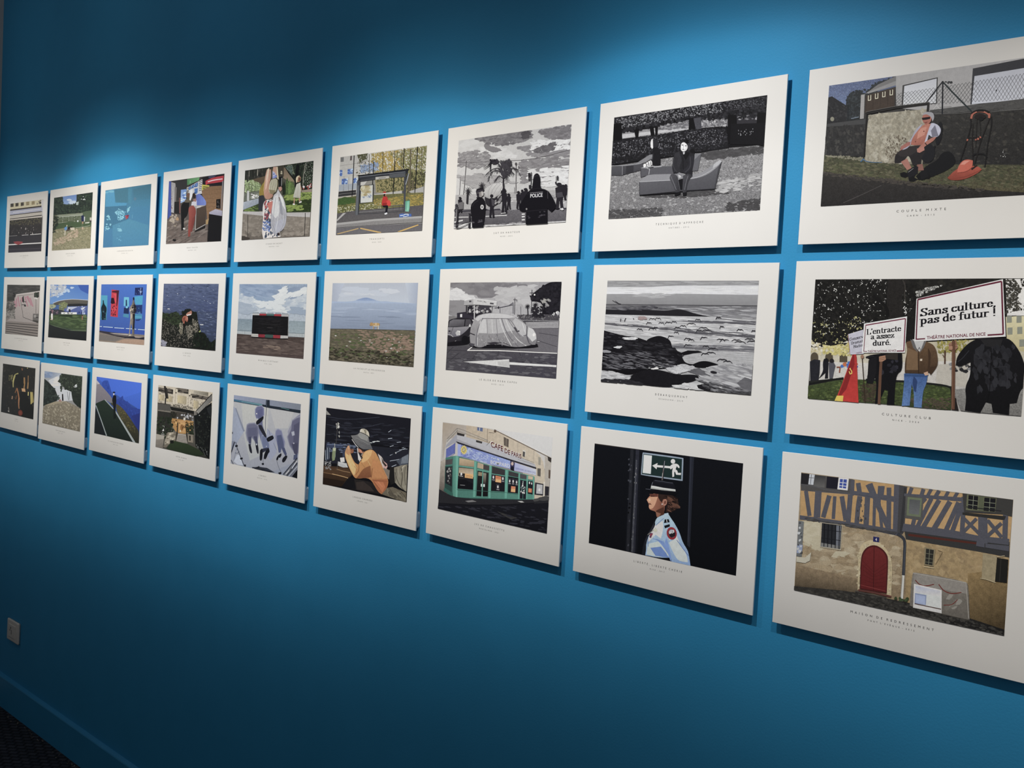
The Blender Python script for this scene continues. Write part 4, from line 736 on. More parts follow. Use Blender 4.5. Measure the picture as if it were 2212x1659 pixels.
    # officer at the right
    a.p('16131a', '880 1060 930 980 975 915 1010 900 1090 890 1160 910 1200 960 1250 1060 1250 1090 1200 1135 1160 1100 1160 1250 940 1265 945 1130 890 1130 870 1100', (.15, .05, 0)); a.p('1a161d', '1010 870 1020 760 1050 735 1075 745 1090 790 1085 860 1105 900 1000 905', (.15, .05, 0)); a.p('2c272d', '1015 800 1025 765 1055 750 1080 775 1060 765 1030 780'); a.l('2b262c', 4, '960 960 1000 900 1095 890 1180 930'); a.p('25212a', '985 930 1115 925 1115 985 985 992'); a.text('POLICE', 'd2cac4', '988 988 1112 978', 38, .015); a.l('938b88', 4, '985 940 1115 930'); a.l('2b262c', 5, '942 1130 1160 1110'); a.s_(8, '453f44', '950 1130 1160 1120 1160 1200 950 1210', 4, 8, 2); a.e('8a827e', 950, 1105, 8, 10); a.l('4a4448', 5, '1162 915 1165 1000')

def art_covered_car(a):
    a.bg('8d8786', '6c6667', t=(.1, .1, 0))
    a.p('8b8584', '255 235 1400 235 1390 640 245 640', (.08, .15, 0), 'b0aaa7', (-.3, 1)); a.s_(70, '7a7474 857f7e 6f696a', '265 245 700 242 1000 300 700 390 480 340 300 290', 20, 60, 2.6, 8, 2); a.s_(40, 'bab4b0 c6c0bb', '262 330 360 320 500 400 400 440 260 420', 14, 34, 2.4, 14, 3); a.s_(40, 'a39d9a b1aba7', '700 300 1100 290 1080 480 760 420', 20, 50, 2.4, -6, 4); a.s_(30, '8a8483 7f7978', '260 420 420 450 400 560 260 580', 14, 40, 3, 4, 5)
    a.p('77716f', '250 585 340 590 340 640 248 640')
    # ground
    a.p('5f5a5b', '240 640 1370 640 1350 1240 220 1150', (.25, .1, 0), '4b4648', (0, 1)); a.p('6b6567', '1000 720 1365 715 1352 960 900 930 1130 870', (.2, .1, 0)); a.p('524d50', '232 880 480 900 440 935 1350 965 1340 1220 225 1130', (.25, .15, 0), '47424a', (.4, 1))
    for q in ('760 940 722 1170', '960 930 1050 1190', '560 935 400 1140', '235 1015 480 1022 1340 1068', '240 930 440 940', '300 900 240 960', '1130 830 1345 900', '1165 760 1352 790', '1160 1020 1340 1110', '360 960 235 1060', '420 1140 520 1000'): a.l('353137', 4, q)
    a.s_(60, '6d686a 5f5a5d 3f3b40', '240 950 1340 980 1335 1200 235 1120', 6, 20, 3, 4, 6)
    a.l('d5cfca', 9, '495 898 445 935 760 938 1348 966'); a.p('c5bfb8', '400 1050 865 1026 872 1110', (.1, .1, 0)); a.p('cbc5be', '868 1055 1342 1086 1340 1104 870 1080'); a.p('b4aea8', '750 1050 866 1040 870 1106 750 1085', (.1, .1, 0))
    # wall, trees and lights at the right
    a.p('948e8c', '1030 650 1365 645 1362 712 1045 715', (.2, .1, .2)); a.l('5a5558', 4, '1040 716 1365 712'); a.l('7b7576', 3, '1030 682 1362 680'); a.p('4b464a', '950 575 1370 570 1366 640 1000 650', (.3, .1, 0)); a.s_(80, '2a262b 77716f 3b363b 8d8785 1c191e', '940 575 1370 575 1366 640 980 640', 4, 12, 1.2, 0, 7); a.l('9d9795', 4, '950 628 1368 640'); a.s_(20, '565156', '960 640 1360 645 1360 700 1060 700', 2, 4, .3)
    a.p('1c191f', '1075 410 1100 360 1180 300 1250 255 1300 240 1392 240 1380 560 1300 575 1220 570 1215 470 1150 440 1090 440', (.2, .1, 0)); a.s_(90, '242127 17141a 2e2a30', '1080 400 1200 290 1392 245 1380 540 1240 560 1210 450', 12, 30, 1.2, 30, 8, spread=60); a.s_(16, '969088 87817f', '1180 430 1280 410 1260 500 1200 490', 6, 14, 1.5, 30, 9); a.l('1c191f', 20, '1215 470 1210 570', w2=28); a.l('1c191f', 12, '1215 490 1180 440'); a.e('d5cfca', 1121, 372, 8, 9); a.s_(14, 'b3ada9 d0cac5', '1280 555 1370 540 1368 575 1300 580', 4, 10)
    for cx, cy, r in ((1050, 490, 28), (1128, 475, 30)):
        for k in range(11): th = k / 11 * 6.28; a.l('2a262b', 7, [(cx, cy), (cx + r * math.cos(th), cy + r * math.sin(th))], joint=False, w2=3)
        a.l('2a262b', 10, [(cx, cy), (cx + 5, cy + 90)])
    a.s_(40, '242126 312d32', '1100 500 1210 490 1220 600 1090 600', 8, 18); a.l('3a353a', 6, '1095 320 1090 470 1085 560'); a.l('3a353a', 4, '1070 352 1122 352'); a.l('4b464a', 5, '922 402 918 570'); a.l('4b464a', 4, '905 420 942 422 940 440'); a.l('57525a', 5, '905 450 904 560'); a.l('57525a', 5, '715 505 800 495 905 470'); a.l('57525a', 4, '770 500 772 560'); a.p('2b272c', '750 490 762 488 760 512 750 512'); a.l('6b6567', 4, '980 490 982 580'); a.l('57525a', 4, '860 480 905 450')
    # station building
    a.p('37323a', '335 555 520 530 520 620 335 620', (.1, .1, 0)); a.p('2b272d', '425 480 700 475 690 560 520 600 425 560'); a.p('3f3a40', '520 480 680 480 680 555 520 560', (.1, .2, 0)); a.s_(20, '77716f 8f8987 5a5558 a9a39f', '430 485 690 485 690 550 430 550', 6, 16, 1); a.p('b6b0ab', '410 430 500 405 740 440 738 488 500 470 405 475'); a.l('8a8482', 4, '405 475 500 468 738 486'); a.p('a09a97', '410 430 500 405 500 470 405 475'); a.p('4b464a', '458 430 480 428 480 445 458 447'); a.p('4b464a', '670 450 708 455 706 470 670 466'); a.s_(26, '7a7473', '538 428 632 438 632 450 538 440', 2, 5, .7); a.l('cfc9c4', 4, '410 430 500 405 740 440'); a.l('b9b3ae', 10, '512 480 512 620'); a.l('77716f', 6, '440 480 440 560'); a.l('8d8785', 8, '690 480 690 560'); a.p('cbc5c0', '368 568 388 566 388 598 368 598'); a.e('c2bcb7', 540, 540, 12, 14)
    # parked car at the left
    a.p('2a262b', '245 640 270 620 340 605 450 605 495 625 505 680 470 690 480 760 440 800 400 860 340 880 240 890', (.1, 0, 0)); a.p('6f6a6c', '262 640 300 620 420 622 412 690 250 695', (.05, .1, 0), '4b464a', (.3, 1)); a.p('4d484c', '420 620 470 620 490 675 420 690'); a.l('1f1b20', 9, '420 622 412 695'); a.p('8b8586', '245 700 330 700 400 695 470 690 440 730 380 780 340 800 300 800 245 780', (.08, .05, 0), '68636a', (0, 1)); a.l('4b464a', 5, '300 700 265 790'); a.p('d5cfca', '322 760 340 735 370 738 368 780 335 785'); a.e('b1aba7', 345, 762, 20, 22, -20); a.p('332e33', '243 785 300 800 370 790 372 840 243 850'); a.l('b1aba7', 5, '243 775 275 775 300 800'); a.l('9a9491', 4, '243 862 300 860 330 835'); a.p('1c181d', '243 860 330 840 400 840 440 800 475 790 475 850 440 880 242 890', (.1, 0, 0)); a.e('161318', 420, 830, 34, 46, -10); a.e('39343a', 262, 740, 12, 8); a.s_(6, 'c2bcb7', '460 675 480 670 480 690 460 690', 5, 8)
    # car under its cover
    a.p('1b181d', '460 870 520 880 1090 880 1150 870 1160 900 1060 915 600 912 480 905', (.1, 0, 0)); a.p('9a9492', '468 770 478 700 505 640 530 590 580 570 640 558 740 555 860 568 940 600 1000 640 1050 690 1110 720 1140 770 1150 830 1130 880 1090 880 1060 890 960 905 860 895 760 870 640 875 600 905 540 905 500 880 470 860', (.1, .15, 0), '7d7777', (.2, 1))
    a.p('b6b0ac', '520 620 560 580 640 562 740 560 860 572 930 600 860 610 740 612 600 605 550 640', (.05, .1, 0)); a.p('a8a29f', '560 640 600 615 740 618 860 615 900 660 940 730 880 740 740 770 560 760', (.08, .1, 0)); a.p('b7b1ad', '600 620 630 620 640 760 560 760 575 680'); a.p('aca6a3', '930 610 1000 650 1045 690 1040 780 1010 800 960 760 940 720 900 640'); a.p('bbb5b0', '1060 700 1110 725 1138 775 1140 820 1100 850 1050 790', (.05, .1, 0)); a.p('8d8786', '480 720 520 700 530 800 520 880 480 850')
    for q, w, c in (('600 610 560 680 530 800 540 900', 5, '57525a'), ('590 610 740 612 860 612 900 660 950 730', 6, '746e6f'), ('520 760 700 770 860 760', 4, '8d8786'), ('640 620 650 760 630 890', 8, '8f8988'), ('690 620 700 760', 7, 'bdb7b2'), ('735 620 740 700 750 770 740 840', 7, '857f7f'), ('790 615 830 740 900 840 960 900', 9, '6f696b'), ('770 615 800 720 850 820 890 890', 7, 'c2bcb7'), ('830 620 880 740 960 840 1040 890', 8, 'bdb7b2'), ('850 615 920 720 980 800', 6, '6f696b'), ('1045 690 1040 780 1060 860 1095 880', 6, '4f4a4f'), ('1010 790 1040 780 1070 850', 6, '57525a'), ('740 770 770 850 800 890', 8, '6b6568'), ('660 780 690 850 720 870', 7, '77716f'), ('920 700 945 745 970 740', 14, '4b464a'), ('1000 660 1030 760', 5, 'c6c0bb'), ('470 760 520 780', 10, '3b363b'), ('580 640 550 760 545 890', 6, 'bbb5b0'), ('720 870 800 850 880 890', 5, '3b363b'), ('900 760 960 860 1060 885', 6, '8a8483')): a.l(c, w, q)
    a.s_(30, '8a8483 b1aba7 757071', '540 780 860 790 1000 870 760 860 600 890', 6, 16, .6, -20, 10); a.e('d9d3ce', 1118, 780, 14, 18); a.p('3b363b', '640 860 720 850 780 860 700 880'); a.p('4f4a4f', '470 860 520 870 500 900 470 885'); a.l('cfc9c4', 4, '1150 845 1175 850')

def art_cafe(a):
    a.bg('a49a90', '1f1d22', t=(.1, .1, 0))
    a.p('aaa198', '255 180 1290 320 1270 620 230 560', (.1, .05, 0), 'b5aca3', (1, 0)); a.p('bab3ac', '760 250 900 260 1290 320 1280 510 1200 470 960 350', (.05, .05, 0))
    # facade of the house
    a.p('a9967f', '480 215 740 250 960 360 1210 490 1215 880 1110 900 980 560 480 330', (.1, .15, 0), 'b5a48d', (1, 0)); a.p('988672', '260 190 480 218 480 300 300 350 260 560', (.08, .1, 0), 'a1958a', (.5, .5)); a.p('a39686', '235 560 300 520 300 860 230 820', (.1, .2, 0), '5c5048', (0, 1)); a.l('6b5b4c', 8, '740 255 960 365 1210 490 1270 520'); a.l('d0c4b3', 5, '760 258 970 358 1230 488'); a.l('4f443a', 4, '690 280 740 286'); a.l('776655', 4, '678 245 675 400'); a.e('5d4c3e', 748, 268, 12, 14); a.p('57617e', '583 232 634 238 632 274 582 262'); a.l('bfb9b2', 5, '606 236 604 266'); a.p('5c5046', '828 320 875 345 872 420 830 400'); a.l('8b7c6b', 4, '852 335 850 410'); a.l('9a8c7c', 3, '960 370 955 470'); a.l('9a8c7c', 3, '1110 450 1105 560')
    a.p('b8ad9f', '1005 440 1032 450 1030 500 1005 490'); a.p('4f4a47', '1006 455 1026 462 1022 510 1004 500'); a.p('8f8678', '1150 505 1172 512 1170 585 1150 578'); a.p('5c544c', '1140 612 1172 616 1170 690 1142 684'); a.p('a4988a', '1210 500 1272 520 1245 880 1210 870', (.1, .1, 0)); a.p('3a332e', '1235 500 1270 515 1268 560 1240 540'); a.p('5c4a3e', '1245 625 1262 630 1260 710 1244 705'); a.p('2b2930', '1120 745 1200 760 1198 870 1115 860'); a.p('a7a29e', '1135 760 1190 768 1188 855 1130 850'); a.e('c9c4c0', 1160, 815, 10, 14); a.p('2f2c31', '1212 780 1250 785 1245 870 1210 870'); a.l('c4b8a8', 12, '1205 740 1200 880')
    # terrace with railing
    a.p('918c8d', '300 395 390 300 700 395 1125 590 1122 620 690 470 395 360 290 420', (.05, .05, 0)); a.p('a29d9d', '392 300 700 385 1120 575 1122 610 690 462 395 345'); a.p('8f8b90', '295 400 390 305 392 365 290 425'); a.l('6b655e', 3, '300 345 398 242 460 262 680 355'); a.l('6b655e', 3, '300 370 398 268 680 370'); a.l('6b655e', 3, '398 242 396 300'); a.l('9a958e', 3, '300 360 398 255 690 362'); a.p('35302e', '396 282 466 300 460 320 396 306'); a.p('3b3734', '572 352 630 368 626 386 572 372'); a.l('5c564f', 4, '670 402 700 365'); a.l('7d776f', 3, '960 505 1110 560'); a.l('7d776f', 3, '960 530 1110 575')
    # letters
    for w, c in ((.03, 'c9c1b8'), (.02, '5a1f24')):
        o = -5 if w == .03 else 0
        a.text('CAFE', c, [708 + o, 412 + o, 822 + o, 458 + o], 50, w); a.text('DE', c, [836 + o, 468 + o, 886 + o, 490 + o], 46, w); a.text('PARIS', c, [900 + o, 492 + o, 992 + o, 524 + o], 42, w)
    # sign band
    a.p('2c2a33', '385 365 700 470 1130 605 1132 620 700 485 400 385'); a.p('5e68a0', '402 388 700 482 890 545 890 620 710 582 400 500', (.08, .2, 0), '8a95c4', (1, 0)); a.p('8d93b8', '402 388 432 396 430 510 400 502'); a.s_(60, '7f88b8 98a2cc 6a73a8 a7aed0', '500 430 700 500 690 570 430 500', 4, 12, 2, 17, 3); a.p('9a9ab6', '930 560 1130 625 1130 680 925 636', (.05, .05, 0), 'b2b0bf', (1, 0)); a.e('c8b04e', 459, 446, 26, 36); a.e('9d8c4c', 459, 446, 18, 26); a.l('ddd4a8', 3, '448 432 470 438 448 450 470 458'); a.p('596097', '295 440 380 380 376 480 292 522', (.08, .2, 0)); a.p('8b8796', '292 522 366 478 366 490 292 535')
    for i in range(14): th = i / 14 * 6.283; a.l('c8b04e', 6, [(459 + 24 * math.cos(th), 446 + 34 * math.sin(th)), (459 + 32 * math.cos(th), 446 + 44 * math.sin(th))], joint=False)
    a.text('BOMPARD', 'd5d5e2', '708 572 886 612', 36, .005); a.s_(20, 'b9bcd8', '712 510 790 530 790 542 712 522', 2, 5, .7); a.p('3a3552', '890 545 932 560 925 640 890 620'); a.e('b59a8c', 909, 572, 12, 17); a.p('201d28', '892 628 898 600 922 600 926 640'); a.text("D\u00c9FENDRE LES GENS D'ICI", '73729a', '938 622 1124 664', 17, .005)
    # green shop front
    a.p('3f6f62', '290 520 385 498 410 505 560 545 710 590 970 655 1115 690 1112 910 540 900 385 895 280 810', (.05, .08, 0), '4d8270', (.6, .4)); a.p('2b4a42', '285 600 355 595 350 850 280 800', (.1, 0, 0)); a.p('25262a', '292 610 350 605 348 790 288 760'); a.p('4f4a48', '290 540 355 530 352 580 288 590', (.1, .2, 0)); a.s_(12, '6d6864 8a857f 46423f', '300 610 345 605 342 760 310 750', 6, 13, .8); a.p('4c8472', '362 505 385 500 385 890 360 885'); a.p('5f9a86', '384 500 410 506 400 890 384 890'); a.p('2f5c50', '280 800 355 850 355 890 270 830')
    G = '5a9682'
    def win(q, c1='1c1b20', **k): a.p(c1, q, (.05, .1, 0), **k)
    win('418 520 556 548 554 605 415 590', 'b39a78', c2='927a5e'); win('412 605 550 622 548 820 400 810', '211f23'); win('414 610 550 625 548 700 410 690', '8f7d68', c2='c4aa88'); win('415 660 470 668 468 720 412 715', '2b2829'); a.p('cf9a5e', '470 665 546 676 544 716 468 706'); a.l('8a5530', 4, '480 685 536 694'); a.l('8a5530', 3, '480 698 536 706'); a.e('e4e0dc', 436, 672, 9, 14); a.l('d5d0cc', 4, '420 690 452 695'); win('405 720 470 722 540 760 540 815 400 808', '17161a'); a.l('8f8b88', 4, '425 775 470 778')
    win('588 562 642 578 640 625 584 612', 'a58f74'); win('642 580 696 594 694 638 640 626', '4a4340'); win('588 640 632 648 622 880 576 876', '2a2421', c2='1a171a'); win('640 650 690 660 682 880 632 880', '2d2623', c2='1a171a'); a.p('8d7a5e', '595 650 630 656 628 690 592 686'); a.p('8a7f6d', '640 660 668 664 664 760 640 760', c2='3a3230'); a.p('b5c0b2', '618 762 634 764 632 790 616 788'); a.p('b5c0b2', '640 764 656 766 654 792 638 790'); a.l(G, 7, '636 640 630 885')
    win('722 598 842 630 840 682 720 664', '3a3637'); win('718 672 842 690 838 835 712 828', '1d1c20'); a.p('c3764e', '754 684 808 694 806 752 752 744'); a.p('d99b62', '756 716 806 724 804 750 754 744'); a.l('8f4c36', 3, '760 700 800 706')
    for x, y in ((734, 700), (822, 712), (776, 790)): a.p('35323a', [(x - 16, y - 30), (x + 16, y - 26), (x + 16, y + 40), (x - 16, y + 36)]); a.e('d9d5d2', x, y, 7, 14); a.l('cfcbc8', 3, [(x - 12, y + 24), (x + 12, y + 27)])
    win('876 640 966 664 964 700 874 682', '3f3b3c'); win('872 690 966 706 962 850 868 842', '1d1c20')
    for x, y in ((886, 735), (918, 738), (950, 745)): a.p('35323a', [(x - 13, y - 30), (x + 13, y - 28), (x + 13, y + 36), (x - 13, y + 34)]); a.e('d9d5d2', x, y, 6, 14); a.l('cfcbc8', 3, [(x - 10, y + 22), (x + 10, y + 24)])
    a.p('c3764e', '900 782 940 786 938 840 896 836'); a.p('d99b62', '900 806 938 810 936 838 897 834')
    win('984 665 1042 680 1040 716 982 706', '4f4b4b'); win('984 722 1010 728 1006 900 980 898', '23222a'); win('1014 728 1040 732 1036 902 1010 900', '23222a'); a.l('8fa09a', 3, '988 800 1000 780 996 830'); a.l('8fa09a', 3, '1016 800 1030 790 1022 840'); a.s_(10, 'c9cfd0', '985 740 1038 745 1034 850 985 850', 4, 9, .8)
    win('1058 682 1102 692 1100 722 1056 714', 'b59d80'); win('1056 730 1102 738 1098 858 1052 850', '222126'); a.p('c3764e', '1060 800 1092 804 1090 842 1058 838'); a.e('d9d5d2', 1070, 750, 6, 12); a.e('d9d5d2', 1090, 756, 5, 11)
    for q, w in (('568 552 556 890', 22), ('708 590 698 898', 20), ('858 632 850 900', 22), ('976 658 970 905', 12), ('1050 685 1044 905', 11), ('1110 690 1106 908', 12)): a.l(G, w, q)
    a.l('3a6659', 4, '396 818 548 826 840 842 965 856'); a.l('6aa590', 5, '415 598 552 614'); a.l(G, 8, '584 632 696 648'); a.l(G, 6, '720 668 842 688'); a.l('2f5a4e', 8, '362 892 540 900 860 906 1110 910')
    # road
    a.p('2c2a2d', '230 815 360 890 540 902 1115 912 1250 880 1240 940 1115 945 700 965 225 960', (.2, .05, 0)); a.p('1c1b21', '222 955 700 965 1115 945 1246 935 1235 1235 215 1010', (.2, .05, 0), '17161c', (0, 1)); a.l('17161b', 8, '222 948 500 962 800 960 1115 940'); a.p('77726f', '472 924 540 916 580 930 500 938', (.2, 0, 0)); a.p('a59f98', '960 922 1000 920 1022 934 990 936'); a.p('3d3a38', '770 1020 960 1080 900 1096 830 1060', (.3, .2, 0)); a.s_(30, '2b2a30 34323a', '240 980 1230 960 1220 1200 900 1130', 5, 14, 4, 8, 5); a.s_(16, '4a4745', '1120 880 1245 875 1240 920 1130 915', 5, 14, 3)

def art_bus_shelter(a):
    a.bg('a59f93', '6d6864', t=(.1, .1, 0))
    a.p('bdb6ad', '245 365 560 320 560 640 460 780 225 800', (.05, .1, 0), 'c5bfb6', (0, 1)); a.p('c8c2ba', '560 320 1250 230 1240 560 560 560', (.3, .2, 0)); a.p('7d7a76', '250 372 288 368 286 422 250 425'); a.p('6f605e', '362 356 384 353 380 405 358 408'); a.l('948e87', 4, '245 470 440 440 560 410'); a.l('a39d96', 3, '240 515 440 490'); a.l('a39d96', 3, '240 600 440 575')
    for q in ('240 520 272 520 270 580 238 582', '332 510 392 502 390 562 330 568', '264 622 332 618 330 680 262 686', '402 615 440 612 438 668 400 672'): a.p('5a7ab5', q, (.3, .3, 0)); a.s_(12, '8fabd8 4a6aa8 b9cbe5', q, 5, 12)
    a.p('a5a8ad', '232 690 440 670 430 740 228 765', (.1, .1, 0)); a.p('3f3d3e', '228 770 430 750 425 810 222 830', (.2, .1, 0)); a.l('8d8883', 4, '225 800 425 778'); a.p('b5ab9b', '222 830 430 806 430 830 222 850'); a.l('6b6767', 3, '290 590 282 770'); a.l('6b6767', 3, '345 600 340 760')
    # trees
    a.p('9a8c5c', '600 330 1245 240 1210 730 1000 800 660 780 640 560', (.4, .3, 0)); a.s_(330, 'b08f3d c2a04a 98823f 7d7240 d0b45e', '640 330 960 285 970 480 880 520 660 540 600 420', 6, 16, 1.4, 75, 2, spread=40); a.s_(300, '7d7a48 6b6a40 94905a a59f68 55563a', '830 330 1240 250 1220 700 1000 680 960 500', 6, 16, 1.4, 75, 3, spread=40); a.s_(160, 'cfc8ba e0d9cc b9b1a0', '560 330 1245 240 1230 560 1040 500 660 560', 4, 10, 1.4, 75, 4); a.s_(80, '5d5a3e 4a4935 6f6b48', '440 340 560 320 560 400 470 420', 5, 12, seed=5); a.s_(70, '8a9dbb a5b5cb 6f7d95', '480 470 680 430 690 520 480 560', 6, 14, 2, 40, 6); a.s_(50, '5d5845 7a7258', '440 420 660 400 660 580 430 600', 4, 10, seed=7)
    a.s_(120, '5d5d3a 6e6b42 4a4a31', '660 560 960 540 1000 760 680 790', 7, 18, .6, 0, 8); a.s_(120, '4f4c36 3d3b2e 66623f', '1000 560 1230 520 1210 720 1020 790', 7, 18, .6, 0, 9)
    for q, w in (('580 335 585 560', 6), ('740 310 735 580', 7), ('870 300 880 560', 6), ('960 290 950 500', 5), ('1060 280 1050 790', 14), ('1030 560 1040 800', 22), ('1085 640 1085 800', 18), ('1190 270 1180 640', 6)): a.l('6b6048', w, q)
    a.p('5b5a58', '905 770 985 760 980 800 905 805'); a.p('aaa49c', '1040 770 1210 710 1210 790 1080 800', (.1, .1, 0)); a.p('b3aca2', '640 800 960 760 960 810 640 850', (.1, 0, 0))
    for q, w in (('408 350 395 640 378 910', 8), ('635 420 620 690', 8), ('878 415 855 860', 9), ('985 260 975 500', 8), ('1140 250 1120 600 1105 840', 9)): a.l('232326', w, q)
    # grass
    a.p('5d6136', '220 850 430 820 1205 780 1200 930 900 990 420 990 210 1030', (.4, .3, 0), '7a7242', (1, 0)); a.p('48622e', '220 860 300 830 420 850 420 910 215 925', (.4, .2, 0)); a.s_(200, '6d6b3c 888043 4c5630 a59a55', '220 930 420 900 1000 860 980 980 420 990 215 1020', 4, 11, 2, -4, 10); a.s_(200, 'a98f3c c2a64c 8f7a36 73703c', '640 860 1205 800 1200 925 1050 940 980 930 640 930', 4, 11, 2, -4, 11); a.s_(50, 'd2cbb0 bdb58f', '215 950 720 900 720 970 215 1010', 3, 7, 2, 0, 12)
    # footway, kerb, road
    a.p('5f595b', '210 1025 420 990 1200 930 1195 1065 640 1090 206 1135', (.25, .1, 0), '67615f', (0, 1)); a.p('b3ada7', '206 1100 280 1020 315 1018 215 1112'); a.p('aaa49f', '205 1135 640 1090 1195 1055 1193 1080 640 1115 205 1165', (.1, 0, 0)); a.p('8d8783', '204 1160 640 1112 1193 1078 1192 1128 640 1160 203 1190', (.15, .1, 0)); a.l('77716e', 3, '203 1188 640 1158 1192 1126'); a.l('aaa49f', 5, '203 1196 640 1166 1192 1136'); a.p('6d6768', '202 1195 640 1165 1192 1138 1190 1230 199 1280', (.25, .05, 0), '757071', (0, 1))
    a.l('cfa75e', 14, '480 1196 720 1248', w2=16); a.l('c9a564', 10, '215 1262 460 1198'); a.l('d3a955', 15, '915 1240 1150 1158', w2=12)
    # shelter
    a.p('3f4044', '445 640 480 640 462 1040 420 1045', (.05, .05, 0), '57585c', (1, 0)); a.p('6a6b6f', '440 700 470 695 450 1040 424 1044'); a.l('2b2c30', 6, '478 640 462 1035'); a.p('45464b', '985 590 1010 580 1000 1000 978 1005'); a.l('65666b', 5, '1000 640 992 1000'); a.l('a7a9ad', 8, '1040 560 1005 690'); a.l('45464b', 7, '1028 540 1010 650')
    a.p('2c2d32', '460 580 1040 506 1020 560 800 590 480 650 455 640', (.05, 0, 0)); a.p('3d3e43', '462 605 1015 545 1010 570 480 625'); a.l('8d8f95', 5, '470 600 640 580 1000 540'); a.l('1d1e22', 8, '455 586 1042 510')
    a.p('4a4a4d', '480 632 660 606 655 630 482 655'); a.p('b7b0a6', '656 602 812 588 814 616 656 634'); a.l('57524e', 6, '692 616 775 607'); a.p('5c5d60', '815 570 1000 550 1000 600 820 612')
    a.p('3f4044', '480 700 636 685 630 890 472 910'); a.p('c2beb2', '490 706 626 694 620 890 484 902', (.03, .06, 0), 'cac8c0', (0, 1)); a.s_(26, 'b5a781 a99668 c9bf9f', '500 715 600 705 600 800 500 815', 10, 26, 1.2, 0, 13); a.s_(18, '7f8da5 8d98a8', '500 830 605 800 610 835 505 845', 3, 7, 1.5)
    a.l('8e8c88', 5, '465 1010 980 970'); a.l('4a4a4c', 7, '460 1030 640 1022 980 1000'); a.l('6f6b62', 9, '830 938 985 925'); a.l('47443f', 4, '930 932 928 990'); a.l('47443f', 4, '860 940 858 985'); a.l('47443f', 4, '970 930 968 985')
    # waiting person
    a.p('c22f2b', '735 850 750 825 790 830 800 870 790 925 740 935 726 925', (.05, .1, 0)); a.p('d84038', '785 880 815 865 832 900 830 935 800 940 785 915'); a.p('9d2322', '740 905 790 900 785 930 735 935'); a.e('b5352f', 762, 782, 17, 14); a.p('d8cfc6', '746 790 780 788 782 800 746 803'); a.p('2a2022', '748 800 772 798 770 825 752 828'); a.e('a67558', 775, 812, 8, 12)
    a.p('1d1c26', '735 935 800 930 800 955 792 1010 768 1015 775 955 745 952'); a.p('d9d6d4', '758 1025 785 1012 795 1022 785 1035 765 1040')
    # litter bag
    a.p('5fa98a', '1002 880 1052 875 1048 960 1040 1005 1000 1000', (.05, .15, 0), '86c5a9', (.5, 1)); a.l('31464a', 6, '1000 880 1052 872'); a.l('46806d', 4, '1015 885 1010 990'); a.l('a5d8c2', 4, '1035 885 1025 985'); a.l('2d6a58', 4, '1004 865 1040 860 1045 880')
    # marking for disabled users
    a.p('4a6db0', '930 1035 960 1026 1070 1030 1072 1060 930 1070'); a.l('d5d8e0', 8, '940 1050 985 1045 1000 1032 1040 1038'); a.l('d5d8e0', 6, '975 1062 1010 1060 1040 1048'); a.e('d5d8e0', 1022, 1034, 10, 5)

def art_cow(a):
    a.bg('adb2bb', '7d8796')
    a.p('b3b6bc', '270 225 1310 228 1285 490 262 460', (.03, .03, 0), 'bec3c9', (0, 1)); a.p('a8adb8', '270 225 420 226 330 460 262 460', (.03, .03, 0), 'b9bec7', (1, 0)); a.p('bcc1c7', '1150 228 1310 228 1285 490 1200 480', (.03, .03, 0), 'a3aab8', (1, 0)); a.s_(16, 'c6c8cb bfc3c9', '330 320 900 270 1200 320 900 380 380 390', 14, 30, 4)
    a.p('a3b3c9', '262 450 480 455 580 435 630 418 680 405 730 418 800 440 860 455 920 450 980 460 1285 482 1285 520 262 510', (.02, .04, 0), 'a9b5c6', (0, 1)); a.p('8093b5', '560 440 600 424 640 412 670 406 690 408 730 420 770 432 800 442 700 448', (.03, .05, 0), '97a8c2', (0, 1)); a.l('90a1bd', 3, '560 438 620 418 680 405 740 420 800 440')
    a.p('a2aebf', '262 465 1285 482 1262 800 250 780', (.03, .05, .05), '8893a5', (0, 1)); a.s_(26, 'acb6c4 98a4b6 a6b1c1', '270 510 1280 520 1275 620 265 620', 4, 8, 18, 1, 2, t=(.02, 0, 0)); a.s_(20, '919cae 8691a3', '262 620 1275 640 1268 780 255 770', 4, 8, 20, 1, 3)
    a.p('6d6450', '250 775 1268 798 1250 1245 230 1155', (.35, .3, .2), '5a5243', (0, 1)); a.s_(420, '7d735b 5d5a42 6f6a4b 8a7b62 4d4a38 857a60', '250 785 1265 805 1250 1215 235 1140', 6, 15, 3, 4, 4, t=(.2, 0, 0)); a.s_(90, '5f673e 4e5a38 6b7048', '280 830 1230 870 1180 1190 250 1090', 7, 18, 2.6, 4, 5); a.s_(80, '9a7f6a 8c7460 a58a74', '560 790 1230 840 1250 1020 900 1080 700 1000', 7, 16, 3, 4, 6); a.s_(70, '3d382e 46402f', '240 1000 1250 1080 1250 1220 236 1140', 6, 14, 3, 4, 7); a.s_(24, 'c9c4b8 b5ae9f', '300 800 1240 830 1240 1200 300 1110', 3, 8, 2); a.l('5f5846', 4, '250 778 500 780 800 788 1268 800')
    # cow
    a.p('c09a5c', '752 710 775 713 800 708 836 710 845 724 842 742 826 750 790 748 768 746 752 738')
    a.p('b98f52', '726 722 738 707 752 704 764 714 760 736 746 748 734 744 728 734'); a.l('a67f45', 4, '740 708 733 700'); a.l('a67f45', 4, '754 706 760 698'); a.e('6e5030', 731, 738, 4, 4)
    a.l('c9ab7d', 6, '768 742 769 784'); a.l('a98450', 6, '778 744 776 780'); a.l('d8cdb8', 8, '833 738 830 786'); a.l('b99a68', 7, '818 742 815 784'); a.l('a67f45', 3, '844 716 848 745'); a.p('d8cdb8', '770 740 800 744 828 742 820 752 780 752'); a.p('d0b184', '790 711 815 710 810 738 792 736')

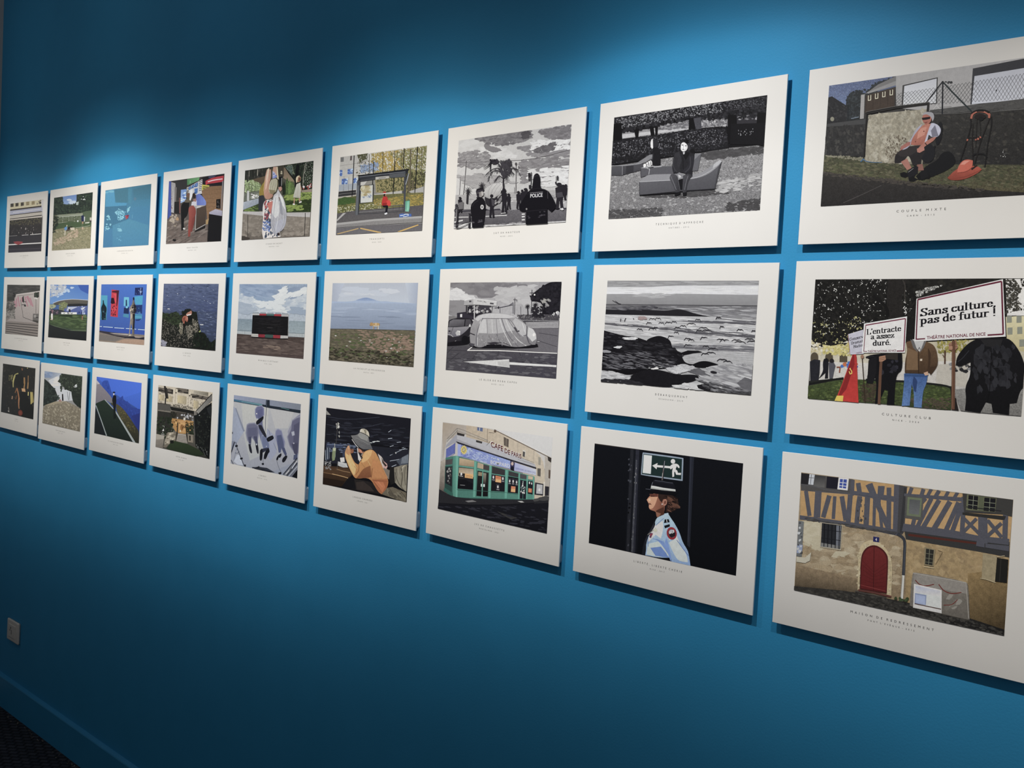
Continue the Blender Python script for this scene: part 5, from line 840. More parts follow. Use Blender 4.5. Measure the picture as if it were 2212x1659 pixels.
def art_hat_cafe(a):
    a.bg('17161c', '121116', t=(.2, .1, 0))
    a.p('1d1c24', '240 200 1160 320 1150 620 230 560', (.1, .1, .15)); a.p('847f78', '240 230 290 285 242 280'); a.p('26262f', '230 560 560 600 760 620 1140 660 1120 860 220 800', (.1, .1, .1))
    for q in ('250 300 420 330 560 330 820 310', '245 385 360 410 480 425 640 420 860 375', '240 490 340 500 420 510 560 515', '700 520 780 500 860 480', '240 590 400 610 600 620', '720 600 800 560 860 540', '700 410 760 400'): a.l('3b3d48', 5, q)
    a.s_(40, '2a2a33 33343e 0c0b10', '240 330 1140 400 1120 640 240 560', 6, 16, 7, 4, 2)
    a.s_(16, 'c9c2b4 8f8a82', '350 370 388 375 384 440 352 430', 5, 10, .5); a.l('bdb7aa', 9, '370 365 366 425'); a.l('9a948a', 6, '352 390 356 430'); a.s_(8, 'aaa499', '375 450 388 455 386 520 374 510', 4, 8, .5); a.l('55504b', 4, '360 440 345 600')
    a.s_(34, '5a6276 737c92 454c60', '250 580 560 600 560 690 240 680', 4, 9, 3.5, 5, 3); a.p('3c435a', '240 590 420 600 420 640 240 640', (.2, .2, .1)); a.l('8a93a8', 3, '250 600 420 610 560 620'); a.l('6d7690', 3, '380 665 440 670'); a.s_(8, 'b9b9bd', '640 560 700 590 860 560 860 570', 3, 6, 4)
    # light streaks and the foil covered shape
    for q, w in (('915 470 945 450', 6), ('910 540 955 535', 7), ('930 625 970 612', 6), ('1005 580 1050 575', 5), ('1060 640 1085 635', 5), ('960 690 1000 695', 13), ('930 720 1100 640', 5), ('930 780 1040 760', 6), ('950 840 1000 820', 7), ('1030 660 1120 650', 4)): a.l('9a9ea6', w, q)
    a.e('cfd2d6', 980, 692, 20, 9, 5); a.p('4a4e57', '1000 780 1130 700 1125 830 1040 830', (.2, .2, .1)); a.p('6d7178', '1060 740 1130 710 1128 800 1050 810', (.1, .2, 0)); a.p('23242c', '860 660 980 640 990 700 900 720')
    # table with glasses
    a.p('4b3524', '205 830 480 850 520 930 400 1060 195 1035', (.1, .2, .1), '352417', (0, 1)); a.l('7d5a38', 7, '205 905 340 930 480 965'); a.p('533a26', '210 850 480 870 510 920 480 955 208 900', (.1, .15, .1)); a.l('8a6a48', 8, '350 868 420 890 500 905'); a.p('2c1e15', '200 960 440 1000 400 1060 196 1032'); a.l('c29a66', 6, '300 920 430 950 480 968')
    for x, y, h in ((240, 720, 110), (262, 700, 130), (330, 690, 120)): a.p('3f4654', [(x - 14, y - h * .6), (x + 12, y - h * .6), (x + 10, y + h * .5), (x - 12, y + h * .5)], (.1, .2, 0)); a.l('a3a7ad', 4, [(x - 12, y - h * .5), (x - 10, y + h * .45)]); a.l('7d828b', 3, [(x + 10, y - h * .5), (x + 8, y + h * .4)])
    a.p('7d8460', '308 650 330 640 344 660 330 770 305 780 300 740', (.1, .1, 0)); a.p('a9a98a', '310 640 345 640 340 670 315 672'); a.l('b9b4a3', 4, '332 590 330 640'); a.s_(30, '8f8a85 c2beb8 55565e', '220 780 290 780 285 880 218 860', 3, 9); a.p('cfccc8', '388 745 435 740 440 790 395 795'); a.p('aaa7a5', '365 785 460 805 475 850 420 850 365 830', (.05, .05, 0)); a.l('e3e0dc', 5, '372 800 440 812 470 845'); a.l('5a5550', 4, '360 800 355 880'); a.p('3a3f52', '415 660 450 650 450 730 418 740')
    # far coat at the right
    a.p('7d7363', '975 850 1060 825 1120 815 1108 1110 1030 1060 985 1010', (.1, .2, 0), '8d8371', (0, 1))
    for q, w, c in (('1000 860 990 1000', 8, '625a4d'), ('1050 850 1070 940 1050 1060', 10, '5b5347'), ('1100 840 1085 930 1100 1040', 8, '665e51'), ('1020 850 1030 960', 6, '9a907d'), ('1080 830 1060 900', 6, 'a39986'), ('985 900 1020 1020 1080 1090', 8, '5b5347')): a.l(c, w, q)
    a.l('b9ab92', 6, '1060 860 1075 835 1100 830'); a.p('23201f', '930 850 975 840 985 1020 940 1040 920 960')
    # trousers and bench
    a.p('2e2826', '420 1060 480 980 560 975 640 990 740 1010 800 1080 830 1140 560 1100', (.1, .15, 0), '231f20', (.5, 1)); a.p('1a181c', '480 960 540 970 560 1090 400 1060', (.1, .1, 0)); a.p('3d332f', '560 1010 640 1000 720 1060 760 1110 570 1090', (.1, .1, 0)); a.p('6b604f', '830 1135 900 1070 960 1060 1108 1120 1106 1225 1000 1195', (.15, .2, 0)); a.l('4b4338', 6, '920 1070 960 1130 990 1190'); a.l('887c68', 5, '900 1080 940 1160'); a.l('4f473c', 6, '1010 1080 1080 1140 1106 1190'); a.s_(12, '7d725f 5a5144', '870 1110 1100 1140 1100 1200 1000 1180', 8, 20, 2, 50)
    # scarf and cardigan
    a.p('b9aaa0', '800 700 850 740 860 780 900 820 880 880 850 850 830 790'); a.p('c0958d', '850 770 900 810 905 840 880 895 865 850'); a.p('3b332f', '840 740 865 790 900 830 880 840 850 800'); a.p('7d7064', '860 850 930 880 920 980 890 950', (.1, .2, 0))
    a.p('c28d50', '640 690 690 660 740 655 780 690 800 730 830 790 860 860 890 930 915 990 910 1040 890 1085 840 1140 800 1110 760 1040 730 990 690 965 640 965 560 972 530 940 500 880 470 810 445 740 440 690 460 640 490 640 500 690 520 740 550 800 590 820 620 760', (.05, .12, 0), 'a5653a', (.4, 1))
    a.p('d3a468', '450 690 470 650 492 660 505 720 530 780 560 830 560 900 540 940 510 890 480 820 455 750', (.05, .1, 0)); a.p('cf9c60', '650 690 700 665 740 665 730 720 690 770 640 800 620 790', (.05, .1, 0)); a.p('8f5a35', '640 860 720 830 730 950 690 965 620 965 560 970 590 940', (.05, .1, 0), '7d4b2d', (0, 1)); a.p('b87b48', '740 760 800 780 860 900 900 970 740 960', (.05, .1, 0)); a.p('a35f39', '740 980 900 980 900 1060 850 1130 800 1100', (.05, .1, 0)); a.p('b86f45', '760 1000 860 1010 880 1060 850 1120'); 
    for q, w, c in (('590 820 600 870 560 930', 6, '8a5a34'), ('540 830 580 880', 5, 'a3743f'), ('520 790 570 860', 4, 'dcae74'), ('620 800 660 850', 5, '9a6a3c'), ('740 860 730 960', 6, '84532f'), ('690 770 720 830', 4, 'd8a76a'), ('760 1010 820 1080', 4, '84482c'), ('800 1000 850 1060', 4, 'c98256'), ('735 985 800 990 905 1000', 5, '8f5531'), ('860 870 905 960', 5, 'c28a55'), ('480 760 520 860', 5, 'dcb27c')): a.l(c, w, q)
    # hands, face, hat
    a.p('b58055', '455 660 470 620 490 610 500 650 530 650 540 670 500 690 490 720 455 700', (.05, .1, 0)); a.p('8d5a40', '500 650 538 650 535 690 510 700'); a.l('5a2f24', 4, '505 655 530 660'); a.p('c2906a', '470 622 488 610 494 640 480 660'); a.p('a9745a', '578 640 600 645 640 660 650 690 610 700 590 680'); a.p('e0d8cf', '576 640 584 640 596 770 588 770'); a.p('cfc8c0', '590 690 620 760 600 790'); a.s_(12, '3b2e2a 8f8178', '590 690 640 690 625 780 600 790', 5, 10); a.p('c27f60', '600 655 640 655 635 695 610 690'); a.p('3d2a24', '590 640 650 645 640 690 620 660')
    a.p('75716f', '508 505 560 502 590 490 610 465 700 510 705 560 740 640 745 655 690 655 640 655 600 630 570 600 540 560', (.05, .05, .2), '605d5e', (0, 1)); a.p('89857f', '580 500 612 470 700 515 690 560 620 540'); a.l('1b191b', 7, '506 506 530 565 570 615 640 658'); a.l('d9d0c2', 6, '520 545 560 605 590 635'); a.l('9a958e', 3, '600 520 700 570'); a.l('4f4c4e', 3, '570 540 720 620'); a.l('4f4c4e', 3, '590 570 730 640'); a.l('8a8682', 3, '560 530 700 600')
    a.p('b7ab97', '605 470 610 445 625 432 660 432 690 450 708 480 710 525 700 510 650 480', (.03, .08, 0)); a.p('8f8471', '650 445 665 435 680 450 680 490 660 480'); a.l('6f6657', 4, '640 435 665 455 670 490'); a.l('d5c9b4', 6, '625 440 612 470'); a.l('1d1b1c', 6, '604 468 650 482 700 512 712 530')

def art_bag_woman(a):
    a.bg('474a3a', '7d7468', t=(.1, .1, 0))
    a.p('35362f', '245 340 560 300 720 280 720 480 250 520', (.2, .2, 0)); a.s_(14, '2a2a27 4b4740', '260 350 500 320 500 430 260 460', 12, 26, .5); a.p('6f5c46', '300 470 520 410 520 520 330 530', (.1, .2, 0), '5a4a39', (0, 1)); a.l('a39b8a', 10, '408 330 405 410'); a.l('8f8778', 7, '300 345 298 420'); a.l('23231f', 10, '250 350 345 335 350 430'); a.p('59503f', '520 330 720 290 720 480 520 500', (.1, .1, 0))
    a.p('806d58', '720 300 760 310 860 420 870 490 800 480 735 440', (.1, .1, 0), '9a866c', (0, 1)); a.p('4a4438', '660 290 740 280 740 420 670 440', (.1, .1, 0)); a.e('a89c80', 712, 362, 10, 8); a.s_(8, 'c2b79a', '700 350 725 345 720 385 702 385', 4, 8)
    # dark firs
    a.p('222722', '740 280 1122 218 1110 620 980 600 870 470 800 380', (.3, .3, 0)); a.s_(170, '2f382c 3d4a38 1a1d1a 48563f', '760 280 1118 222 1105 560 960 560 880 440', 8, 22, .5, 10, 2); a.s_(60, '6f7a5c 8f987c', '760 285 850 270 880 400 800 350', 5, 11, .6, 0, 3); a.p('7d8a83', '760 300 850 275 850 410', (.2, .3, 0)) ; a.s_(50, '55665a 3d4a3f', '765 300 850 280 850 405', 5, 14, .5, 0, 4); a.s_(60, '9aa08f c2c6b5', '990 240 1118 225 1108 520 980 500 1010 340', 3, 8, .7, 0, 5); a.l('8a8577', 10, '1018 260 990 420 985 540'); a.l('17191a', 40, '920 270 905 420 900 560')
    # hedge of cypresses
    for i, (x, y) in enumerate(((745, 480), (785, 430), (818, 455), (845, 470), (866, 500))): a.p(('26301f', '4f6434', '6f8a45', '5a6f3a', '55683a')[i], [(x - 22, 660), (x - 18, y + 60), (x, y), (x + 16, y + 60), (x + 20, 650)], (.3, .2, 0))
    a.s_(60, '7d9a4e 8fae5a 48602f', '765 480 870 500 870 630 765 640', 4, 10, .4); a.p('191a1c', '670 430 725 420 725 560 680 560'); a.l('c2beb5', 5, '716 440 712 540')
    # hydrangea and fence
    a.s_(130, '8a9a5f a8b87f 5d6e40 c2cca0 3f4c2e', '250 470 330 460 440 510 460 600 330 620 245 620', 7, 18, seed=6); a.p('c0bdb8', '275 605 300 603 300 735 272 735'); a.p('6d6f62', '235 640 470 600 470 700 235 740', (.3, .3, 0)); a.s_(20, 'dcdad5 8f9080', '320 640 430 640 420 690 330 700', 6, 14, 2); a.p('a7abb2', '228 750 420 700 425 770 222 850', (.1, .2, 0), '8d949e', (.4, .6)); a.p('bdbab6', '275 605 300 603 300 735 272 735'); a.p('3d4a2b', '222 860 420 770 430 880 222 875', (.3, .2, 0)); a.s_(20, '5d7036 758a42', '230 850 420 780 420 870 240 870', 5, 12, 2)
    # lawn
    a.p('55682f', '740 660 1000 620 1105 605 1085 890 770 900', (.25, .2, 0), '3c4c26', (0, 1)); a.s_(60, '8a9a48 9dac52 7d8f3f', '740 670 1100 610 1100 700 960 740 780 720', 6, 16, 2.6, -8, 7); a.s_(70, '2d3a20 36451f', '780 740 1090 720 1085 880 780 880', 7, 18, 2.6, -6, 8); a.s_(40, '93a44a 7d9040', '780 790 980 790 970 850 790 870', 6, 16, 2.4, -6, 9); a.p('9a8a78', '970 600 1100 580 1100 620 970 625'); a.s_(14, 'd5cfcc a5544c', '980 550 1105 510 1105 590 985 580', 7, 15)
    # little girl
    a.p('c9c5b9', '905 520 955 500 960 600 955 700 860 690 880 610', (.05, .1, 0), 'b3ae9f', (0, 1)); a.l('a89f8b', 3, '930 520 915 690'); a.p('b58a6e', '905 440 935 410 960 430 955 480 930 495 905 490'); a.p('d5c3a0', '900 500 895 440 920 410 950 410 930 425 915 470 910 505'); a.p('6d4a3a', '930 430 955 440 950 480 930 485'); a.p('b98f74', '955 520 970 580 965 620 955 570'); a.p('b58d72', '870 700 885 700 880 770 866 770'); a.p('b58d72', '935 700 955 700 950 750 935 745'); a.s_(5, 'e8e4da', '860 760 885 760 885 780 862 780', 6, 9); a.s_(5, 'e8e4da', '940 740 965 740 965 760 942 758', 6, 9)
    # low wall
    a.p('b5aeaa', '220 870 480 872 480 930 216 900', (.05, .1, 0)); a.p('b0aaa6', '775 885 1082 880 1075 945 780 935', (.05, .1, 0), 'bdb7b3', (0, 1)); a.p('857a6e', '216 898 470 925 480 1225 204 1240', (.15, .25, 0), '6b6157', (0, 1)); a.p('8f8478', '780 930 1078 945 1068 1190 690 1205 760 1060', (.15, .25, 0), '776d62', (0, 1)); a.s_(40, '978b7e 7d7266', '220 940 470 960 460 1180 215 1190', 14, 36, 1.6, 0, 10); a.s_(40, '9d9184 83786c', '790 960 1060 960 1050 1160 720 1180', 14, 36, 1.6, 0, 11); a.l('3a3430', 6, '285 915 283 1235'); a.l('33302e', 8, '1015 890 1015 960 1005 1190'); a.s_(12, '4a423b', '205 1190 300 1200 290 1235 205 1238', 8, 18, 2)
    # woman
    a.p('98802d', '500 480 470 520 440 570 425 640 440 690 480 700 500 600', (.1, .15, 0)); a.p('3a3b42', '425 670 480 660 500 720 470 860 420 855', (.05, .1, 0)); a.p('b39a3c', '500 440 520 400 540 320 560 310 540 400 500 560 480 620', (.1, .1, 0))
    a.p('d5cbc4', '485 740 560 710 640 720 690 1120 700 1195 480 1222 462 1130 480 960 470 860', (.05, .1, 0)); a.s_(70, '3f4a5e 57657a 2f3848', '500 740 630 730 670 1190 490 1205 495 960', 6, 15, 2.4, -70, 12); a.s_(28, 'b5575a c07a6f 8d3f4a', '500 740 620 740 600 960 495 980', 6, 13, 2, -80, 13); a.s_(24, '5a6fa0 7d90bd', '475 1000 560 1000 560 1120 480 1130', 6, 14, 1.6, 30, 14); a.l('55382f', 7, '530 700 570 730 610 715'); a.p('c8786a', '555 750 600 740 600 800 570 900 540 800')
    a.p('c79b84', '530 330 580 330 585 420 560 520 555 600 610 650 600 690 540 720 500 700 485 620 495 520 510 400', (.05, .1, 0), 'b08069', (1, .4)); a.p('d8b09a', '520 400 550 360 545 480 520 580 505 600'); a.p('c79b84', '610 300 665 295 670 400 640 420 600 380', (.05, .08, 0)); a.p('b3b3c9', '600 350 630 370 660 430 600 450', (.05, .1, 0)); a.s_(10, '6f7dbd 8f98cf', '605 380 655 420 650 440 605 445', 6, 14); a.p('cdbb9a', '650 300 668 300 680 460 660 450'); a.p('dcc9ae', '540 325 560 310 545 420 520 480')
    # hair
    a.p('b5ad92', '585 460 640 445 670 480 665 560 640 620 600 640 560 630 550 580 565 510', (.1, .2, 0)); 
    for k in range(16): a.l(('d5d0bd', '9a9170', 'c2baa0', '7d7452')[k % 4], 7, [(590 + k * 5, 462), (560 + k * 7, 540), (556 + k * 6, 620)], w2=3)
    a.p('8d7f5c', '555 590 640 600 610 650 570 640')
    # carrier bag and phone
    a.p('bcb8b8', '610 660 650 640 670 580 700 640 740 700 770 800 780 920 770 1040 720 1120 690 1130 630 1170 600 1150 575 1050 580 900 600 780', (.05, .15, 0), 'a5a2a8', (.3, 1)); a.p('cfccc9', '620 680 660 660 680 760 690 900 640 960 590 900 600 780', (.05, .1, 0)); a.p('97959c', '680 700 720 720 740 820 750 930 700 900'); a.p('aeacb5', '640 1000 760 960 765 1040 700 1120 640 1160 620 1080', (.05, .1, 0)); a.p('8a7d78', '668 690 700 680 705 720 690 730 675 715'); a.p('d8d5d2', '700 640 740 720 760 850 730 800 690 680')
    for q, w, c in (('640 690 620 860 600 1060', 5, '97949a'), ('690 740 680 900 640 1120', 5, 'd3d0ce'), ('720 760 740 900 740 1040', 5, 'c9c6c5'), ('660 650 680 720', 6, 'e0ddda'), ('600 1040 630 1100 630 1165', 4, '8f8d94'), ('760 900 740 1050 690 1125', 4, '8f8d94')): a.l(c, w, q)
    a.p('c08f7f', '675 560 715 550 722 590 700 615 680 590'); a.p('3d2c2c', '660 1150 690 1140 692 1180 665 1180')

def art_floating_screen(a):
    a.bg('a9b1b8', '53494a')
    a.p('8e9db0', '225 255 1105 258 1070 940 195 905', (.05, .2, 0), 'b3b8bc', (0, 1)); a.s_(130, 'bcc0c4 c8cac9 aeb6bd 9aa7b7', '230 380 640 400 1095 380 1080 600 720 640 215 600', 16, 46, 2.4, -14, 2, t=(.03, .05, 0)); a.s_(60, '8496ae 7688a3 95a4b8', '235 270 700 290 760 400 560 470 300 400', 14, 40, 3, 14, 3); a.s_(50, '8a98ab 7f8ea5', '700 360 1000 300 1090 300 1000 420 800 430', 14, 36, 3, -14, 4); a.s_(50, 'c6c8c8 d0d0cd', '640 460 800 300 860 300 800 400 1090 310 1090 380 800 460 700 520', 10, 30, 2.8, -24, 5); a.s_(40, '8296ae 94a3b6', '440 440 640 430 660 510 520 520', 10, 26, 3, 8, 6); a.s_(30, 'c9cbca', '430 460 560 490 800 480 860 640 500 560', 12, 30, 3, 4, 7); a.s_(26, '93a0b0', '900 560 1080 570 1080 660 900 640', 8, 20, 3, 0, 8); a.s_(30, 'a3acb6 98a3b0', '215 480 400 560 400 640 215 620', 12, 30, 3, 4, 9)
    a.p('7c8b94', '212 703 400 712 395 925 200 880', (.1, .15, .2), '93a0a5', (0, 1)); a.p('8a979d', '868 730 1078 738 1066 930 862 900', (.1, .15, .2), '98a4a8', (0, 1)); a.l('5a6066', 4, '200 852 390 862'); a.l('5a6066', 4, '862 885 1068 895'); a.l('6a6a6c', 4, '232 855 230 900'); a.l('6a6a6c', 4, '972 895 970 940'); a.p('a9aeae', '198 862 390 872 390 915 196 900', (.1, .1, 0)); a.p('a9aeae', '862 890 1068 900 1066 945 862 930', (.1, .1, 0)); a.l('77777a', 3, '300 860 298 900'); a.l('77777a', 3, '1040 898 1038 940')
    a.p('51433d', '196 896 392 912 860 940 1064 945 1054 1220 184 1150', (.1, .2, .25), '5b4c48', (0, 1)); a.s_(90, '60514b 6a5a53 473b37 75655c', '200 930 1050 980 1050 1190 190 1120', 8, 20, 5, 3, 10); a.s_(20, '8a7768 7b695d', '540 1040 760 1060 760 1100 540 1080', 4, 9, 4, 3, 11); a.l('43373a', 4, '780 1160 1052 1180')
    a.p('1b191b', '400 655 862 675 856 925 388 900', (.15, .1, .25)); a.s_(40, '252326 121012 2f2c2e', '470 680 790 695 785 905 470 885', 4, 8, 7, 2, 12); a.l('3a3638', 4, '520 772 760 784'); a.l('55504f', 4, '585 818 660 822'); a.l('2f2b2d', 4, '420 700 850 715')
    a.l('3a4046', 4, '400 635 860 655'); a.p('8f969b', '405 622 480 622 480 640 402 640'); a.p('8f969b', '500 620 570 622 570 640 496 640'); a.p('8f969b', '592 625 664 628 664 645 590 643'); a.p('8f969b', '694 628 765 630 765 648 690 646'); a.p('8f969b', '778 630 860 640 860 655 776 650')
    for q, c in (('400 638 488 640 488 660 398 658', 'b5b3b0'), ('492 640 578 642 576 664 490 662', 'a5303a'), ('580 642 678 646 676 668 578 664', '4b6a66'), ('680 645 770 648 768 674 678 670', 'a5303a'), ('772 650 865 652 864 680 770 676', 'aaa5a3')): a.p(c, q)
    for q, c in (('386 895 474 900 474 938 384 934', 'b7b3ab'), ('476 903 560 905 556 946 474 942', '8e2c38'), ('565 905 664 910 660 952 562 948', '3f5a53'), ('668 912 758 916 754 958 664 954', '9a2f3b'), ('762 918 860 922 856 960 758 958', 'b3ada9')): a.p(c, q, (.1, .15, 0))
    a.l('1d191b', 12, '384 938 560 952 758 962 856 962'); a.l('6f6a66', 3, '390 915 474 918'); a.l('8d8883', 5, '862 680 856 920')

def art_glass_floor(a):
    a.bg('9ba0ae', '8d93a0', t=(.05, .1, 0))
    a.p('8b93a8', '205 190 1050 300 1040 380 200 250', (.05, .1, 0), '777d87', (1, 0)); a.p('a9a9a9', '200 270 1040 400 1000 1000 700 1130 170 1040', (.04, .08, 0), '9699a3', (0, 1)); a.p('b3b2ab', '300 300 640 340 620 900 400 1000 330 700', (.03, .08, 0), 'a5a8a8', (0, 1)); a.p('aeadab', '660 360 960 400 880 600 720 600', (.03, .06, 0)); a.p('8f96a6', '200 330 240 380 330 640 170 900', (.05, .1, 0), '98a0b2', (1, 0)); a.l('7f8594', 14, '225 350 330 640', w2=22); a.p('9499ab', '620 600 720 700 740 900 660 1000 600 900', (.03, .06, 0))
    a.p('8c8b9c', '1040 420 960 480 880 640 900 800 960 900 1000 950', (.05, .06, 0), '7a7a8c', (1, 0))
    # beam
    a.p('3d6a85', '202 240 560 300 560 325 202 270', (.05, .1, 0), '4d7a80', (1, 0)); a.p('26303a', '560 305 1045 375 1042 412 650 350 555 328', (.05, .1, 0)); a.l('79a0a5', 5, '300 270 560 308'); a.l('4a7d78', 7, '800 345 900 368'); a.l('18222c', 5, '202 268 600 335 1040 412'); a.p('1f2630', '610 248 655 250 655 330 605 325'); a.p('2b323d', '640 255 655 258 650 320 630 318'); a.l('5d6674', 5, '622 250 616 330'); a.l('4a5060', 7, '615 340 602 480 598 640', w2=4); a.l('6a7080', 5, '640 620 660 690'); a.l('777d8c', 6, '700 780 740 870')
    # people on the glass, seen from below, out of focus away from it
    def ghost(q, c, cb, w): a.soft(c, cb, q, w)
    ghost('375 570 400 555 460 550 500 580 505 660 490 740 470 760 430 700 400 760 380 740 368 660', '696a80', '989aa6', 22); a.p('5e6078', '380 600 490 590 495 700 440 690 385 710', (.02, .04, 0)); a.p('4b4e66', '385 710 425 700 420 780 410 850 390 800'); a.p('4b4e66', '450 700 495 700 505 790 495 850 475 800'); a.p('24252f', '385 800 400 790 415 810 432 890 428 912 412 908 395 870'); a.p('24252f', '472 800 490 785 505 800 516 890 508 918 494 910 480 850'); a.e('aeb4bd', 488, 800, 7, 12); a.l('8d94a3', 5, '385 795 412 790')
    ghost('480 370 500 340 550 330 575 360 575 430 540 470 490 470 480 430', '67698a', '9ea1ae', 16); a.p('5d6082', '500 380 560 360 565 430 510 450'); a.e('c9ccd4', 490, 420, 8, 8); a.p('5a5e7d', '510 440 570 440 560 560 600 660 640 780 640 900 600 900 540 770 510 600', (.03, .06, 0), '7a819a', (0, 1)); ghost('560 700 610 700 640 800 640 860 580 860 560 780', '6a7390', '959cab', 14)
    a.p('1d1e26', '482 520 500 500 540 470 575 450 578 480 550 520 520 545 495 558 482 545'); a.p('2b2c38', '510 560 550 560 580 620 612 680 612 718 590 710 550 650 520 600'); a.p('15161d', '612 730 640 705 690 688 706 715 700 735 640 768 625 765'); a.p('23242d', '622 732 690 700 696 720 635 755'); a.p('333545', '545 860 570 850 640 840 655 890 640 905 600 880 575 900 545 900'); a.p('1b1c24', '530 870 555 850 566 880 562 940 555 990 540 1002 525 990 528 920'); a.p('1b1c24', '600 880 640 845 652 880 630 920 610 970 595 984 578 975 580 930'); a.e('b9c0c9', 612, 824, 6, 6)
    ghost('735 640 760 620 800 640 810 700 835 760 830 850 790 850 750 780 735 720', '737694', '9ca0ac', 20); a.p('525a78', '745 690 800 680 830 790 830 860 800 840 790 900 765 900 750 800', (.03, .05, 0)); a.p('4a5270', '800 840 840 840 868 920 850 945 820 890'); a.p('1d1e26', '735 970 760 930 798 908 802 935 780 965 765 960 750 998 735 992'); a.p('1d1e26', '805 1005 815 970 845 940 870 935 875 955 855 990 835 1018 815 1022')
    ghost('940 520 1000 480 1036 470 1010 900 960 880 910 800 890 700 930 620', '63637a', '9294a2', 24); a.p('55556c', '960 560 1030 520 1010 800 950 780', (.02, .04, 0)); a.p('4a4a60', '930 790 1010 780 1000 940 960 910'); a.p('4c5470', '955 930 1000 920 1000 980 950 990'); a.e('a6a6b2', 956, 785, 9, 9); a.soft('a3a5b0', '75758a', '930 650 960 640 965 680 940 690', 8)
    # rig at the foot
    a.e('1f222a', 566, 1040, 15, 13); a.l('6a707c', 4, '570 960 568 1030'); a.p('2b2e38', '430 1080 520 1075 620 1090 715 1145 600 1140 470 1105', (.1, .1, 0)); a.l('4a4e5a', 5, '430 1085 560 1085 700 1140'); a.s_(6, '17181f', '430 1078 530 1070 530 1085 440 1090', 5, 9)
    a.p('7a8090', '178 760 215 755 170 940 165 900', (.1, .1, 0)); a.l('2b2e38', 12, '212 770 170 900'); a.l('8a90a0', 8, '240 830 200 1000'); a.p('b5bac3', '240 930 280 930 320 1060 250 1050 200 1010', (.05, .1, 0)); a.l('4a4e5a', 8, '225 770 245 850 330 1060', w2=10); a.p('1b1d25', '218 812 250 806 252 828 222 834'); a.p('1b1d25', '280 968 312 960 314 982 284 988'); a.l('5a5f6d', 5, '240 860 270 890 250 910 215 905'); a.l('4a4e5a', 9, '168 990 195 1042'); a.p('1b1d25', '335 1045 355 1050 350 1075 330 1070'); a.p('23252e', '178 650 190 645 188 670 178 672')
    a.p('6b6f7a', '820 1170 1000 960 998 1215', (.05, .1, 0)); a.l('23252e', 10, '820 1170 1000 965'); a.l('c9cdd5', 9, '850 1170 1000 1000'); a.l('2f323c', 12, '865 1185 1000 1030'); a.p('b5b9c2', '920 1080 970 1020 975 1040 935 1100'); a.l('1b1d25', 6, '900 1120 975 1010'); a.l('a3a8b2', 10, '890 1190 998 1070'); a.p('15171d', '930 1195 1000 1110 996 1218', (.05, .05, 0)); a.l('6d727d', 6, '740 1000 770 1100 800 1150'); a.p('17181f', '755 1150 790 1138 800 1155 780 1170')

